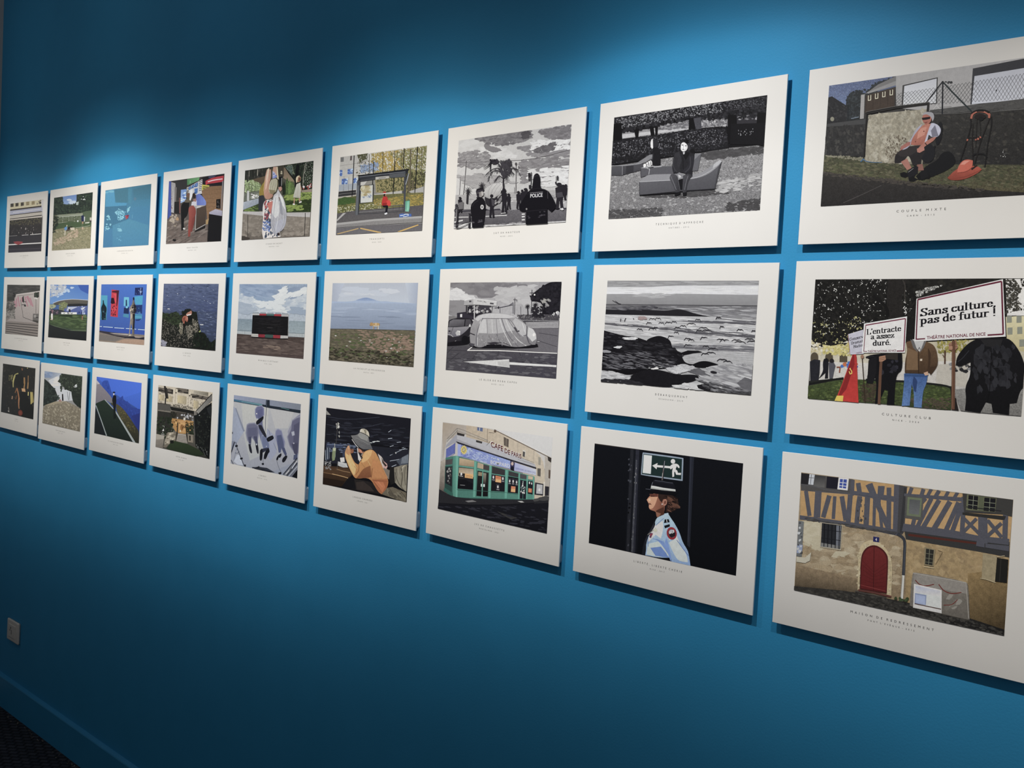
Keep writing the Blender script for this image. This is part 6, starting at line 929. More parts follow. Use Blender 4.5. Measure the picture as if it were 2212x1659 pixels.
def art_counter(a):
    a.bg('4a4540', '6f635d', t=(.1, .1, 0))
    a.p('3f3b39', '240 340 480 300 480 600 240 640', (.1, .2, 0)); a.p('3c3a3a', '300 330 470 310 460 450 310 470'); a.p('4a5fae', '206 345 236 340 240 870 190 885', (.05, .1, 0), '3f57a5', (0, 1)); a.p('a8a29f', '240 350 300 370 310 640 280 800 240 790', (.1, .2, 0), 'b5b0ad', (0, 1)); a.p('7d7672', '290 420 320 430 310 640 285 640'); a.s_(10, 'a5433f 6f5553', '240 520 256 520 258 740 240 740', 5, 10, .5); a.p('2b292a', '285 640 370 630 370 820 280 805'); a.p('8a5a52', '355 580 372 580 372 800 358 810')
    a.p('4f8a55', '470 308 650 284 640 330 470 400', (.05, .15, 0), '6fa86e', (1, 0)); a.l('a5c9a3', 6, '515 330 512 370'); a.p('2c2829', '460 420 660 320 690 290 700 520 640 560 470 470'); a.p('6f94c9', '380 465 460 455 455 620 376 660', (.1, .2, 0), 'a3bcdf', (0, 1)); a.s_(10, '4a6fb0 d5dfee', '390 500 450 490 445 620 385 640', 6, 12, 2); a.p('c9c4c0', '465 440 690 310 688 520 480 560', (.05, .1, 0)); a.l('3a3533', 5, '460 430 690 308')
    for q in ('490 430 525 412 522 455 490 470', '535 405 575 385 570 430 535 448', '582 380 625 358 622 420 582 430', '575 450 625 440 620 520 580 520'): a.p('4d79b5', q, (.1, .3, 0)); a.s_(5, '9dbbe0 2f5a94', q, 6, 12)
    for k in range(6): a.l('3b3634', 8, [(640, 350 + k * 26), (686, 330 + k * 27)])
    a.p('b8b2a8', '465 430 490 418 490 520 462 530'); a.s_(8, '33302e', '462 440 490 430 490 520 465 525', 5, 9)
    a.p('28242a', '690 290 800 262 1000 240 990 420 700 400'); a.p('4a4c66', '780 270 900 250 850 290 780 300'); a.p('c23a45', '735 340 830 290 998 262 990 350 860 370 765 380 738 402', (.05, .05, 0)); a.l('f0dcdc', 14, '770 350 860 325 980 310'); a.text('PERSONNALISATION', 'c23a45', '776 352 978 314', 9); a.p('c7b83e', '685 390 790 402 782 498 682 470'); a.p('7d7a2c', '700 412 780 422 774 478 698 458'); a.l('d5c84a', 5, '705 430 770 450')
    a.p('8d6a48', '680 480 790 415 985 408 970 900 760 900 740 640 690 550', (.1, .2, .15), '9a7450', (0, 1)); 
    for k in range(7): a.l('775737', 3, [(700, 480 + k * 60), (970, 455 + k * 62)])
    a.p('1d1a1b', '890 605 950 598 950 740 888 735'); a.s_(8, '5a5350', '890 620 945 610 945 720 892 720', 6, 10); a.l('8f8888', 14, '985 340 955 780', w2=10); a.p('b9b2c0', '790 790 880 745 975 770 970 845 790 815', (.05, .05, 0), '9d98a8', (0, 1)); a.p('1f1d20', '785 815 972 845 955 1205 760 1210', (.05, .1, 0)); a.l('3a3638', 3, '960 850 945 1200')
    a.p('6b5e55', '190 885 240 840 380 820 440 900 600 1000 760 960 760 1210 170 1245', (.15, .2, .15), '7d6d64', (0, 1)); a.s_(50, '8f8177 594d46 9a8b80 4f443e', '195 890 400 850 600 1050 760 990 750 1200 180 1230', 8, 22, 4, -28, 2); a.s_(20, 'b5a592 a3937f', '230 830 330 830 320 1000 230 950', 8, 18, 1, 80, 3); a.s_(8, 'b8936a', '310 870 360 860 350 900 310 900', 6, 12); a.p('b08f5e', '740 900 785 880 770 960 740 970'); a.s_(5, '1d1a1b', '270 1170 315 1160 315 1195 270 1195', 9, 16)
    a.p('5d4c3f', '600 740 745 690 730 1000 590 1050', (.1, .1, .1), '4a3d35', (0, 1)); a.p('2a2625', '590 1045 735 965 730 1020 580 1080'); a.l('a39d97', 12, '735 965 590 1045 600 740'); a.p('a9a29e', '530 690 600 680 745 690 600 740'); a.p('d0cac6', '610 710 680 700 660 720 610 725')
    a.p('5f6fb8', '600 540 650 520 720 590 748 650 740 690 690 690 605 690', (.05, .15, 0), '7d8fcf', (1, 0)); a.e('3a2c28', 570, 550, 22, 40); a.p('c9c4c8', '540 640 610 620 610 700 530 690'); a.p('a3776a', '560 600 605 590 600 640 560 630'); a.e('7d5c48', 490, 545, 30, 36); a.p('6d6048', '470 560 520 600 520 650 470 640')
    a.p('dcd8d6', '515 470 555 460 545 560 520 625 505 610')
    a.p('1d1b1d', '380 690 430 640 500 640 500 720 470 850 430 870 425 960 430 1040 390 1060 385 860', (.1, .1, 0)); a.p('6f6350', '440 610 500 600 500 650 440 650'); a.s_(4, 'c9c4bd', '420 1000 445 1000 445 1030 420 1030', 8, 12)
    a.p('a8564a', '500 710 560 690 600 740 595 850 545 880 530 1000 515 1140 485 1140 490 960 500 850 490 760', (.05, .1, 0), '8f4238', (1, .2)); a.p('8a4038', '545 880 590 860 560 1000 540 1080 525 1060 535 960')

def art_cliff_diver(a):
    a.bg('4f5a78', '39435c', t=(.1, .1, .2))
    a.p('5d6a8a', '210 225 1035 225 1000 640 190 640', (.1, .1, .25), '48547a', (0, 1)); a.s_(260, '6c7a99 414c6b 55628a 39445f', '215 235 1025 235 980 1050 700 900 640 620 195 640', 5, 11, 5, 6, 2); a.s_(26, 'a9b3c6 c9d0dc', '240 280 1000 280 960 900 760 860 700 560 240 560', 1.5, 3.5, 3, 5, 3); a.s_(4, 'dde2e8', '750 825 805 825 800 838 755 838', 3, 6, 2.5); a.s_(3, 'dde2e8', '270 590 300 590 300 605 270 605', 3, 5, 2.5)
    a.p('23271f', '190 650 260 690 360 650 400 640 430 700 480 690 490 640 560 600 610 600 640 640 700 650 720 790 740 860 760 950 820 960 850 1040 900 1110 975 1050 970 1240 150 1170', (.3, .3, 0), '22221f', (0, 1))
    a.s_(90, '2d3a24 37452b 1c2119 435036', '195 680 400 650 480 720 440 900 260 800 195 760', 9, 22, seed=4); a.s_(230, '6d6860 8a847a 4b4842 35332f 97907f', '185 740 300 800 450 900 560 850 640 830 720 800 730 930 640 1050 700 1180 165 1160', 5, 15, .5, 25, 5, spread=40); a.s_(70, '9a9284 aaa292 77705f', '530 860 640 840 640 1000 570 1060', 7, 16, .4, 10, 6); a.s_(60, '99917f b3ab98 5f5a4e', '620 740 720 780 720 930 650 950', 7, 18, .3, -6, 7); a.s_(60, 'b0a890 8d8570', '440 820 500 800 480 1000 440 960', 6, 14, .4, 0, 8)
    a.s_(80, '1d261c 2a3626 161a18', '640 980 760 950 840 1000 900 1100 970 1080 965 1210 640 1180', 9, 24, seed=9); a.s_(40, '191d18 262b21', '480 640 560 600 700 650 700 780 660 740 490 700', 9, 20, seed=10); a.s_(8, 'b5bf6a', '730 920 760 930 755 950 735 945', 4, 8); a.s_(30, '7d7d92 a3a2ae', '170 1060 240 1100 230 1160 170 1155', 6, 14, 2)
    a.p('b07a66', '540 690 560 660 600 640 620 625 632 650 625 690 600 700 560 705', (.05, .1, 0)); a.p('dcd2cb', '545 690 600 680 622 675 620 690 560 708'); a.p('a8624c', '480 760 500 710 545 700 570 720 572 780 555 800 530 770 515 830 495 800', (.05, .1, 0)); a.p('7d4436', '500 740 530 720 520 790 505 800'); a.p('c08a74', '550 720 570 725 568 770 552 760'); a.e('2b1d1a', 505, 840, 14, 18); a.p('17181a', '575 720 620 710 640 740 600 790 575 790')

def art_hotel(a):
    a.bg('9a9184', '2a2c26', t=(.1, .1, 0))
    a.p('b5aa97', '215 200 965 300 940 640 700 560 380 480 205 450', (.1, .15, 0), 'c2b6a0', (1, 0)); a.s_(50, '8f8474 cdc1ab 7d7365', '220 320 960 400 900 540 220 440', 8, 20, seed=2)
    for q in ('218 235 420 265 415 330 216 290', '485 240 632 260 628 325 482 300', '680 320 925 365 910 410 676 375'): a.p('3d3833', q, (.2, .2, 0)); a.s_(12, '6f665b', q, 6, 12, 3, 6)
    for q in ('480 340 612 360 605 470 476 450', '225 335 300 340 296 420 220 415', '330 350 410 360 400 440 326 430', '700 410 770 425 765 540 695 520'): a.p('c4b48d', q, (.05, .1, 0), '9d9178', (1, 0)); a.s_(2, '8a7f68', q, 8, 14, .4)
    for q in ('432 250 426 470', '470 255 466 460', '655 300 640 500', '612 350 606 480'): a.l('d0c5b1', 10, q); 
    a.s_(4, '4d463f', '455 290 465 290 465 310 455 310', 6, 8); a.s_(4, '4d463f', '640 330 655 330 655 350 640 350', 6, 8); a.p('aaa191', '700 275 905 300 900 350 700 320', (.1, .2, 0), '77705f', (1, 0))
    a.l('2b2724', 26, '305 215 325 390', w2=22); a.l('3a3531', 20, '325 240 345 390'); a.l('25221f', 16, '315 380 300 560')
    a.p('57544f', '205 455 385 480 380 560 205 540', (.1, .1, 0)); a.l('2b2926', 7, '205 450 385 474'); a.l('6b665e', 6, '205 545 385 565'); a.p('35332f', '205 560 390 585 385 900 190 880', (.3, .3, 0))
    a.text('HOTEL CARLTON', '2a2522', '418 500 684 540', 36, .03)
    a.p('23221f', '375 500 720 560 705 600 390 550', (.05, 0, 0)); a.p('4a443d', '395 560 700 600 690 700 390 660', (.2, .3, 0)); a.s_(14, '8f8f90 35322f b0b1b5', '400 570 690 600 685 690 395 655', 9, 20); a.p('a87c42', '385 660 700 700 690 800 600 880 490 870 440 840 400 760', (.1, .2, 0), 'b88d4e', (.5, .5)); a.p('c0935a', '490 690 590 700 575 860 490 850', (.05, .2, 0)); a.e('8f6432', 535, 790, 22, 44); a.e('e8d9b0', 512, 838, 9, 12); a.s_(26, '7d5a2f 5d4526 c9a05f', '400 680 680 700 660 830 420 800', 7, 16); a.p('cfc5b5', '560 650 585 655 582 690 560 688'); a.l('3a332c', 14, '480 720 460 980', w2=18); a.l('3a332c', 12, '590 740 605 990')
    a.s_(60, '22291e 2f3a29 171b16 3d4a33', '200 650 390 650 420 850 330 960 240 900 195 850', 10, 26, seed=3); a.s_(40, '23291d 35402b', '600 720 700 720 700 880 600 880', 9, 20, seed=4); a.s_(40, '1d211a 3d3a30', '390 560 470 600 440 660 390 640', 8, 16, seed=5); a.l('9fa09c', 5, '265 770 290 770 292 790'); a.p('c9c9c5', '262 836 285 805 290 842'); a.s_(6, '7d7d78', '250 850 300 850 300 890 250 890', 8, 12)
    a.p('8f877b', '180 890 290 910 270 1080 172 1060', (.1, .2, 0), '7a7268', (0, 1)); a.p('a59d90', '180 880 296 905 285 950 180 960'); a.p('a09684', '340 860 450 850 440 980 300 1050 290 1000', (.2, .3, 0)); a.s_(24, 'bcb29e 776e5f', '330 870 450 860 430 980 300 1070', 8, 18, 1.6); a.p('8a7f6f', '620 880 690 890 690 1000 620 990', (.2, .2, 0)); a.p('2a2622', '635 900 655 900 655 970 638 970')
    a.p('a0988e', '480 870 590 885 612 1010 455 985', (.05, .1, 0)); 
    for k in range(5): a.l('5f574f', 5, [(478 - k * 5, 900 + k * 20), (592 + k * 4, 912 + k * 21)])
    a.p('34432a', '400 970 600 1010 760 1090 850 1160 720 1190 320 1080', (.2, .2, 0), '2a3623', (0, 1)); a.s_(30, '22241f 191a18', '370 980 410 960 420 1000 380 1010', 6, 12)
    a.p('1f211f', '700 600 760 570 950 440 940 900 910 1225 720 1040', (.1, .15, 0), '17191b', (1, 0)); a.p('2b2e30', '880 520 945 480 940 640 900 580', (.1, .1, 0)); a.p('8d8a83', '740 540 955 330 955 410 760 600', (.1, .2, 0), '6d6a66', (1, 0)); a.l('1b1a19', 9, '735 560 955 320'); a.p('77726a', '705 560 740 560 745 610 705 620'); a.l('55524d', 12, '700 640 715 900'); a.s_(40, '2d312b 3a3e38 0f1011', '730 620 930 560 900 1150 740 1040', 10, 26, .7); a.s_(12, '5a5d58 7a7d78', '720 1000 900 1100 890 1180 740 1060', 5, 12, .5); a.l('4a4d4a', 6, '740 1020 750 1090'); a.l('5a5d58', 5, '800 1060 860 1180'); a.e('c0c0be', 780, 618, 6, 6)

def art_swimmer(a):
    a.bg('3f8ba8', '3f7fa3', t=(.05, .08, 0))
    a.p('3f7f95', '180 340 910 235 890 600 170 620', (.05, .1, 0), '4088a5', (0, 1)); a.p('4a9dc0', '190 350 320 330 340 540 520 545 510 585 190 605', (.05, .1, 0), '4498ba', (0, 1)); a.p('417f92', '330 340 540 310 540 540 345 535', (.05, .1, 0)); a.p('438ba2', '540 310 600 300 590 560 540 540', (.05, .1, 0)); a.s_(4, '6fb5c8', '190 370 300 350 300 365 190 385', 8, 12, 4); a.p('3f7788', '620 330 905 240 890 480 620 500', (.05, .1, 0), '3f829a', (0, 1)); a.p('3a7a96', '180 610 520 585 560 900 420 960 170 940', (.05, .15, 0)); a.p('4a8fa8', '300 900 560 800 860 900 860 1220 300 1230', (.05, .1, 0), '4288a8', (0, 1)); a.e('5a8296', 650, 480, 22, 26)
    a.s_(60, '7fc0cf 9bd2db 66afc4', '330 700 380 630 440 650 500 690 480 760 440 820 380 830 370 740', 5, 12, 1.5, 40, 2); a.s_(24, '8fc8d2 6fb5c6', '530 620 575 610 570 650 530 700', 5, 10, 1.5, -40, 3); a.s_(16, '8fc8d2 6fb5c6', '210 760 260 720 260 820 215 820', 5, 11, 1.6, 30, 4); a.s_(16, '7fbccb', '170 850 290 860 260 960 180 980', 5, 12, 1.5, 0, 5); a.s_(14, '7ab8c8', '390 950 450 960 440 990 390 985', 6, 12, 2); a.s_(8, '6fb0c5', '360 860 460 870 460 1150 360 1150', 5, 9); a.l('6aacbf', 5, '610 730 606 790')
    a.s_(10, 'a8303c c04a4a 8f3050', '500 745 545 740 540 790 510 800', 8, 16)

def art_blue_wall(a):
    a.bg('3c6ab8', '8f7f75', t=(.03, .05, 0))
    a.p('3f73c4', '200 215 925 215 890 960 170 920', (.03, .06, 0), '3a62ae', (0, 1)); a.p('3458ad', '175 905 890 950 888 1040 170 990', (.05, .1, 0))
    a.p('3fa3bf', '198 398 300 402 290 680 190 690', (.05, .1, 0)); a.p('3a8fae', '190 690 290 680 285 800 185 800', (.1, .2, 0))
    a.p('152a35', '225 480 240 480 245 540 285 590 285 660 270 720 275 800 205 800 205 700 195 600 225 540', (.05, .1, 0)); a.s_(8, '3a6f7d 20404d', '200 600 285 600 280 790 200 790', 6, 14)
    a.p('c93448', '365 305 480 318 462 755 345 740', (.05, .1, 0)); a.p('571c2c', '440 320 485 318 475 400 455 560 440 560 445 360 370 350 372 330'); a.p('3a1523', '360 440 400 440 420 530 370 540 350 520'); a.s_(22, '4f1a29 7d2435 e05a68', '360 560 455 555 450 720 355 720', 7, 18, .6); a.p('d94a5a', '395 375 440 378 440 520 415 520 418 400 395 395')
    a.p('5fb5cf', '560 425 640 428 640 580 555 570', (.05, .1, 0)); a.p('28456a', '588 470 608 470 612 570 586 570'); a.p('1f3060', '560 600 640 590 636 700 555 690', (.05, .2, 0)); a.e('6fc0d5', 605, 592, 18, 16); a.p('3f8fae', '550 700 636 700 634 765 545 745', (.1, .1, 0))
    a.p('1f2f63', '735 275 860 268 855 390 730 395', (.1, .2, 0)); a.s_(12, '8fa8cf 3f62b0', '740 280 855 275 850 385 740 390', 4, 9); a.l('a8bcdd', 5, '825 275 822 385'); a.l('a8bcdd', 4, '800 330 850 330'); a.p('3a9fc0', '725 415 860 400 850 550 740 545', (.05, .1, 0)); a.p('1d3a72', '740 560 850 550 845 690 740 690', (.1, .2, 0)); a.s_(6, '4fa0c0', '760 590 845 590 840 690 765 690', 6, 14, .4); a.p('3a90b0', '735 700 850 705 845 790 730 780', (.1, .2, 0)); a.l('6fc8dc', 5, '735 745 840 750'); a.p('1f3a78', '740 790 840 775 800 810 750 810')
    for q in ('175 906 212 908', '232 912 384 922', '408 926 564 936', '590 938 756 948', '782 950 890 958'): a.l('bcd0ea', 11, q)
    a.p('857a72', '165 985 330 1000 890 1040 880 1215 155 1160', (.1, .15, .1), '94826f', (0, 1)); a.p('3f3a45', '170 975 640 1035 660 1060 330 1040 170 1000', (.1, .1, 0)); a.p('b0a69c', '330 1010 640 1030 620 1050 400 1030'); a.p('2f2c38', '330 1040 620 1070 720 1060 885 1080 885 1120 760 1105 560 1090 400 1060'); a.p('a5948a', '720 1060 880 1075 800 1090 740 1085'); a.p('b0917a', '420 1165 560 1110 880 1120 880 1215', (.1, .15, 0)); a.l('3a343a', 6, '560 1095 620 1090'); a.p('7d756f', '165 1040 420 1060 540 1100 420 1150 160 1130', (.1, .1, 0))
    a.p('a39686', '700 480 705 440 720 440 722 500 745 560 755 640 730 700 735 800 725 900 725 1050 690 1055 690 900 670 860 655 1040 640 1040 660 800 660 680 645 640 650 600 690 540', (.1, .2, 0), '3a3536', (1, 0)); a.e('1f1c22', 714, 452, 12, 26); a.p('23212b', '715 540 750 560 756 650 730 690 720 640'); a.p('c2b59f', '650 640 690 610 720 610 700 640 660 670'); a.s_(14, '2b2830 4a4448', '670 560 750 560 745 680 665 680', 6, 14); a.p('b5a892', '668 700 695 700 690 760 665 800'); a.p('201e28', '700 700 735 700 725 960 700 940 710 800'); a.s_(3, 'c9bca6', '640 1040 670 1035 670 1050 640 1055', 8, 12)

def art_night_line(a):
    a.bg('3a68c4', '25302a')
    a.p('3f74d2', '175 190 860 285 830 700 400 420', (.03, .05, 0), '3563c4', (0, 1)); a.p('3a6cd0', '180 195 860 285 850 420 560 520 400 400', (.02, .04, 0), '3e70d4', (1, 0)); a.p('2d52a8', '255 280 300 250 350 255 390 380 410 500 380 520 260 340', (.05, .1, 0)); a.s_(12, '26479a 2f55ac', '270 290 350 270 380 400 350 430', 10, 22, .5)
    a.p('2c4b9f', '460 550 520 520 570 480 580 560 650 570 700 650 760 670 830 680 805 990 700 880 480 620', (.05, .1, 0), '2a3f88', (0, 1)); a.s_(40, '2a4390 24397d 3355ac', '480 560 570 500 700 640 820 690 800 940 700 820 500 620', 10, 26, .6); a.p('2b3a80', '700 780 820 740 803 1000 760 950', (.05, .1, 0))
    a.p('8a8388', '180 255 230 310 420 520 425 600 380 590 300 540 165 600', (.1, .1, 0), '7d787d', (0, 1)); a.l('a8a3a0', 10, '180 310 225 300'); a.p('b5b0b0', '182 250 230 305 200 310 180 290')
    a.p('5a5436', '470 600 540 640 640 760 770 960 805 1010 800 1190 740 1180 640 990 470 720', (.3, .3, 0), '2f3126', (0, 1)); a.s_(50, '6f6436 4a4a2f 7d6f3d 3a3d2c', '480 620 620 740 760 950 740 1050 640 960 480 720', 6, 16, seed=2)
    a.p('2c3b2f', '165 600 300 540 420 660 740 1180 330 1085 165 620', (.1, .15, 0), '222b26', (0, 1)); a.p('24292b', '163 640 320 1080 140 1045', (.1, .1, 0)); a.l('9aa39e', 12, '168 630 250 860 325 1080', w2=15); a.l('9aa39c', 12, '300 540 430 680', w2=14); a.l('a3aba6', 18, '455 710 600 950 740 1185', w2=30); a.l('77807a', 5, '350 590 420 580'); a.p('4a4a38', '380 590 430 590 430 640 400 620')
    a.p('1d1d22', '420 500 440 470 470 480 472 560 465 660 450 720 430 700 425 600 408 560', (.1, .1, 0)); a.e('c9c2ba', 436, 460, 10, 15); a.e('22242e', 440, 432, 20, 10); a.p('1c2420', '430 690 460 690 470 820 430 830', (.1, .1, 0))

def art_yard(a):
    a.bg('3a4638', '8f8768', t=(.1, .1, 0))
    a.p('5d86c0', '1120 280 1380 240 1380 420 1200 440 1120 400', (.03, .1, 0), '8fabcf', (0, 1)); a.s_(8, 'c2cfdc', '1240 330 1370 380 1360 430 1280 420', 10, 24, 2); a.p('23302a', '975 300 1140 280 1150 420 1300 440 1380 400 1390 240 1665 215 1650 560 980 620', (.2, .2, 0)); a.s_(160, '2b3a2f 1d2823 3a4d3a 4a5d45', '985 310 1140 290 1150 430 1390 420 1400 260 1660 220 1650 580 985 620', 10, 26, seed=2); a.s_(6, 'd5d9d3', '1450 280 1560 280 1560 350 1450 350', 6, 9); a.p('aab5ab', '1370 390 1420 380 1410 440 1375 440')
    a.p('55664a', '1480 570 1640 540 1635 740 1490 740', (.1, .15, 0)); a.p('78806a', '1040 620 1490 590 1500 740 1060 770', (.1, .15, 0), '646b50', (0, 1)); a.p('8f957d', '1040 615 1490 588 1490 620 1050 650'); a.l('c2c5b5', 6, '1060 655 1480 625'); a.l('b5b8a5', 5, '1070 760 1280 745'); 
    for x in (1145, 1250, 1352): a.l('b8bba8', 8, [(x, 640), (x - 4, 755)])
    a.s_(40, '4a5a3d 616b48', '1070 660 1470 640 1470 740 1080 755', 8, 18); a.p('4a5f3c', '1010 770 1300 740 1640 750 1630 850 1400 860 1000 900', (.2, .2, 0)); a.p('8a8560', '985 880 1250 840 1400 860 1630 830 1620 1225 960 1255', (.25, .3, 0), '958d6c', (0, 1)); a.s_(150, 'a8a080 6f6f4c bdb392 7d7a52 5d6140', '990 900 1630 850 1620 1210 970 1240', 7, 18, 1.6, 20, 3); a.s_(50, 'c2ae92 b8a083 a58f76', '1000 1060 1180 1000 1400 860 1400 1000 1200 1120 1000 1160', 9, 22, 1.6, -20, 4); a.s_(30, '2a3a2c 1f2b22', '985 620 1070 640 1060 770 1010 920 975 940', 10, 26)
    a.p('5a92c4', '1170 850 1220 820 1222 880 1185 900', (.05, .1, 0)); a.e('d5c9a8', 1218, 812, 9, 14); a.p('cfc5b0', '1180 895 1195 895 1190 980 1178 980'); a.p('1d1a18', '1240 835 1320 825 1260 895 1215 905'); a.p('5a4a42', '1230 880 1280 860 1260 900 1200 920'); a.p('c9bda5', '1270 850 1350 845 1350 890 1290 895', (.1, .1, 0)); a.p('1f2a55', '1465 635 1508 625 1512 735 1470 740'); a.p('c9ccc8', '1512 655 1530 655 1525 740 1512 740'); a.p('b08a6a', '1480 740 1502 740 1500 800 1478 800'); a.p('5a6a4a', '1465 780 1505 780 1500 830 1470 830'); a.p('c2a58a', '1480 835 1500 835 1505 880 1480 885'); a.p('d8dbd5', '1395 715 1420 720 1412 750 1395 745'); a.p('d0cfc0', '1530 760 1610 750 1600 770 1530 775'); a.p('c9bfae', '1612 670 1640 670 1638 740 1615 745'); a.s_(5, '3a2d35', '1615 690 1640 690 1640 740 1618 740', 7, 12); a.l('c9c8b0', 4, '1370 850 1500 840 1620 810')

def art_museum_lawn(a):
    a.bg('4a7cc0', '32342f', t=(.05, .05, 0))
    a.p('3f74bf', '925 250 1600 250 1570 530 915 600', (.03, .05, 0), '6f9fd2', (-.4, 1)); a.p('345fb0', '1400 252 1600 252 1580 420 1450 350', (.03, .04, 0)); a.s_(60, 'b8bcc2 d0d3d6 9aa5b5', '940 260 1190 262 1210 340 1150 400 1050 440 940 470', 14, 34, seed=2); a.s_(16, '9fb8d8 b5c8e0', '1220 300 1330 300 1280 360 1100 480 1020 500', 7, 16, 2)
    a.p('6a655c', '975 590 1050 550 1200 520 1350 512 1575 530 1565 610 1430 605 1220 600 1150 610 980 620', (.1, .15, 0), '57534b', (0, 1)); a.l('c9ccd2', 8, '970 585 1060 545 1200 518 1350 510 1575 528'); a.p('2d2d31', '1220 600 1430 590 1560 600 1560 635 1220 640'); a.p('6070a8', '1190 650 1560 630 1550 780 1100 750', (.1, .2, 0), '4a5d9a', (0, 1)); a.p('b5bcd0', '1230 650 1400 645 1250 720 1200 720'); a.s_(12, 'b8c2e0 2d3a6a', '1400 640 1560 640 1550 770 1420 770', 8, 22, .7); a.s_(80, '8a8f5d 6f7a4a 4a5534 a8aa78', '1080 600 1150 560 1220 590 1200 680 1110 740 1070 720', 9, 20, seed=3); a.s_(40, 'b5b89a 8f9a6a', '910 610 980 600 1020 640 960 690 910 680', 8, 18, seed=4); a.p('c9cad0', '1230 655 1260 652 1260 700 1235 700'); a.p('2a2a38', '1240 690 1270 690 1275 780 1255 780 1240 740')
    a.p('3d4048', '905 690 1100 700 1200 740 1100 790 905 860', (.2, .3, 0)); a.s_(24, '8a6f7d b8a5b0 5a4a58 2a2c30', '915 690 1080 700 1060 780 920 800', 7, 16, .6); a.p('dcdcdc', '1110 745 1380 745 1380 780 1110 785', (.05, .05, 0)); a.s_(8, '3d3d40', '1130 750 1370 748 1370 770 1130 770', 6, 10); a.p('3f5232', '900 800 1100 780 1550 785 1540 1080 1300 1060 900 970', (.2, .2, .15), '46583a', (0, 1)); a.s_(50, '2c3d26 566d40 657a4d', '910 830 1540 800 1530 1060 920 950', 9, 24, 4, 4, 5); a.p('2a3a25', '1080 800 1300 795 1290 830 1070 820'); a.p('6a7a50', '1470 790 1545 790 1540 830 1470 830')
    a.p('dcd5d0', '935 770 965 770 965 870 940 880 930 820'); a.s_(5, 'c9b5a5', '925 850 970 850 970 880 925 880', 6, 10); a.p('8f6a75', '945 705 970 700 972 760 948 770'); a.p('d0d3dc', '1475 660 1530 650 1490 700 1478 700'); a.p('aab5d0', '1478 700 1500 710 1490 790 1470 790'); a.p('a5705a', '1465 800 1485 800 1480 880 1465 880'); a.p('1d1d20', '1465 780 1490 785 1482 805 1465 805')
    a.p('2b2d2e', '895 960 980 985 1300 1065 1542 1085 1535 1255 870 1200', (.1, .1, 0), '222427', (0, 1)); a.p('5f6f52', '900 960 1250 1060 1540 1060 1540 1085 1280 1075 990 1000', (.2, .1, 0))

def art_gravel_mound(a):
    a.bg('a8abb0', '7d7260', t=(.1, .1, 0))
    a.p('5d7398', '735 265 990 300 960 400 740 380', (.05, .1, 0), 'aab0ba', (1, .6)); a.p('c2c4c8', '800 420 960 340 1000 560 1160 560 1180 740 940 760 900 620', (.05, .1, 0)); a.s_(14, '8f9db5 7d8fae', '745 280 860 300 840 380 745 350', 10, 24, 2); a.s_(10, 'dcdcdc', '830 420 950 360 950 520 860 500', 10, 24, 2)
    a.p('2b322f', '735 395 790 440 850 510 900 560 930 650 960 720 850 800 705 840', (.2, .2, 0)); a.s_(60, '3a4540 222826 4a554d', '740 410 900 570 930 700 850 790 715 820', 9, 24, seed=2); a.p('343b33', '1000 310 1330 350 1290 870 1180 780 1160 700 1150 600 1050 560 1010 480 940 440 980 380', (.2, .2, 0)); a.s_(120, '3f4a3c 2a302b 57634f 1f2422', '990 310 1325 350 1300 640 1180 600 1050 560 960 440', 9, 24, seed=3); a.s_(12, 'b5b8ba c9cbcc', '1190 480 1240 480 1240 540 1190 520', 6, 14); a.s_(40, '262c28 333b33', '1160 560 1300 560 1290 860 1180 780', 10, 26, .6); a.s_(26, '3a4338', '980 520 1010 500 1000 610 985 600', 8, 18, .5); a.l('3a403c', 5, '1130 600 1110 740'); a.l('3a403c', 4, '1090 600 1100 730'); a.s_(12, '4a554d', '930 670 960 660 970 740 930 730', 7, 14)
    a.p('8d836f', '705 850 800 800 900 760 1000 750 1090 760 1200 820 1290 870 1275 1245 690 1110', (.3, .25, 0), '7a7160', (0, 1)); a.s_(170, 'a89e88 776d5b b8ad96 665d4e 968b75', '715 860 900 775 1050 765 1280 880 1265 1220 700 1090', 8, 20, 1.6, 70, 4); a.p('a3967d', '715 830 900 760 1080 755 1000 780 850 810'); a.s_(10, 'd0c8b8', '720 940 1100 960 1000 1130 860 1130', 4, 9)
    a.p('26211f', '1005 640 1022 635 1028 745 1005 745'); a.s_(6, 'b8948c a58078', '955 725 1005 725 1005 750 955 750', 8, 14)

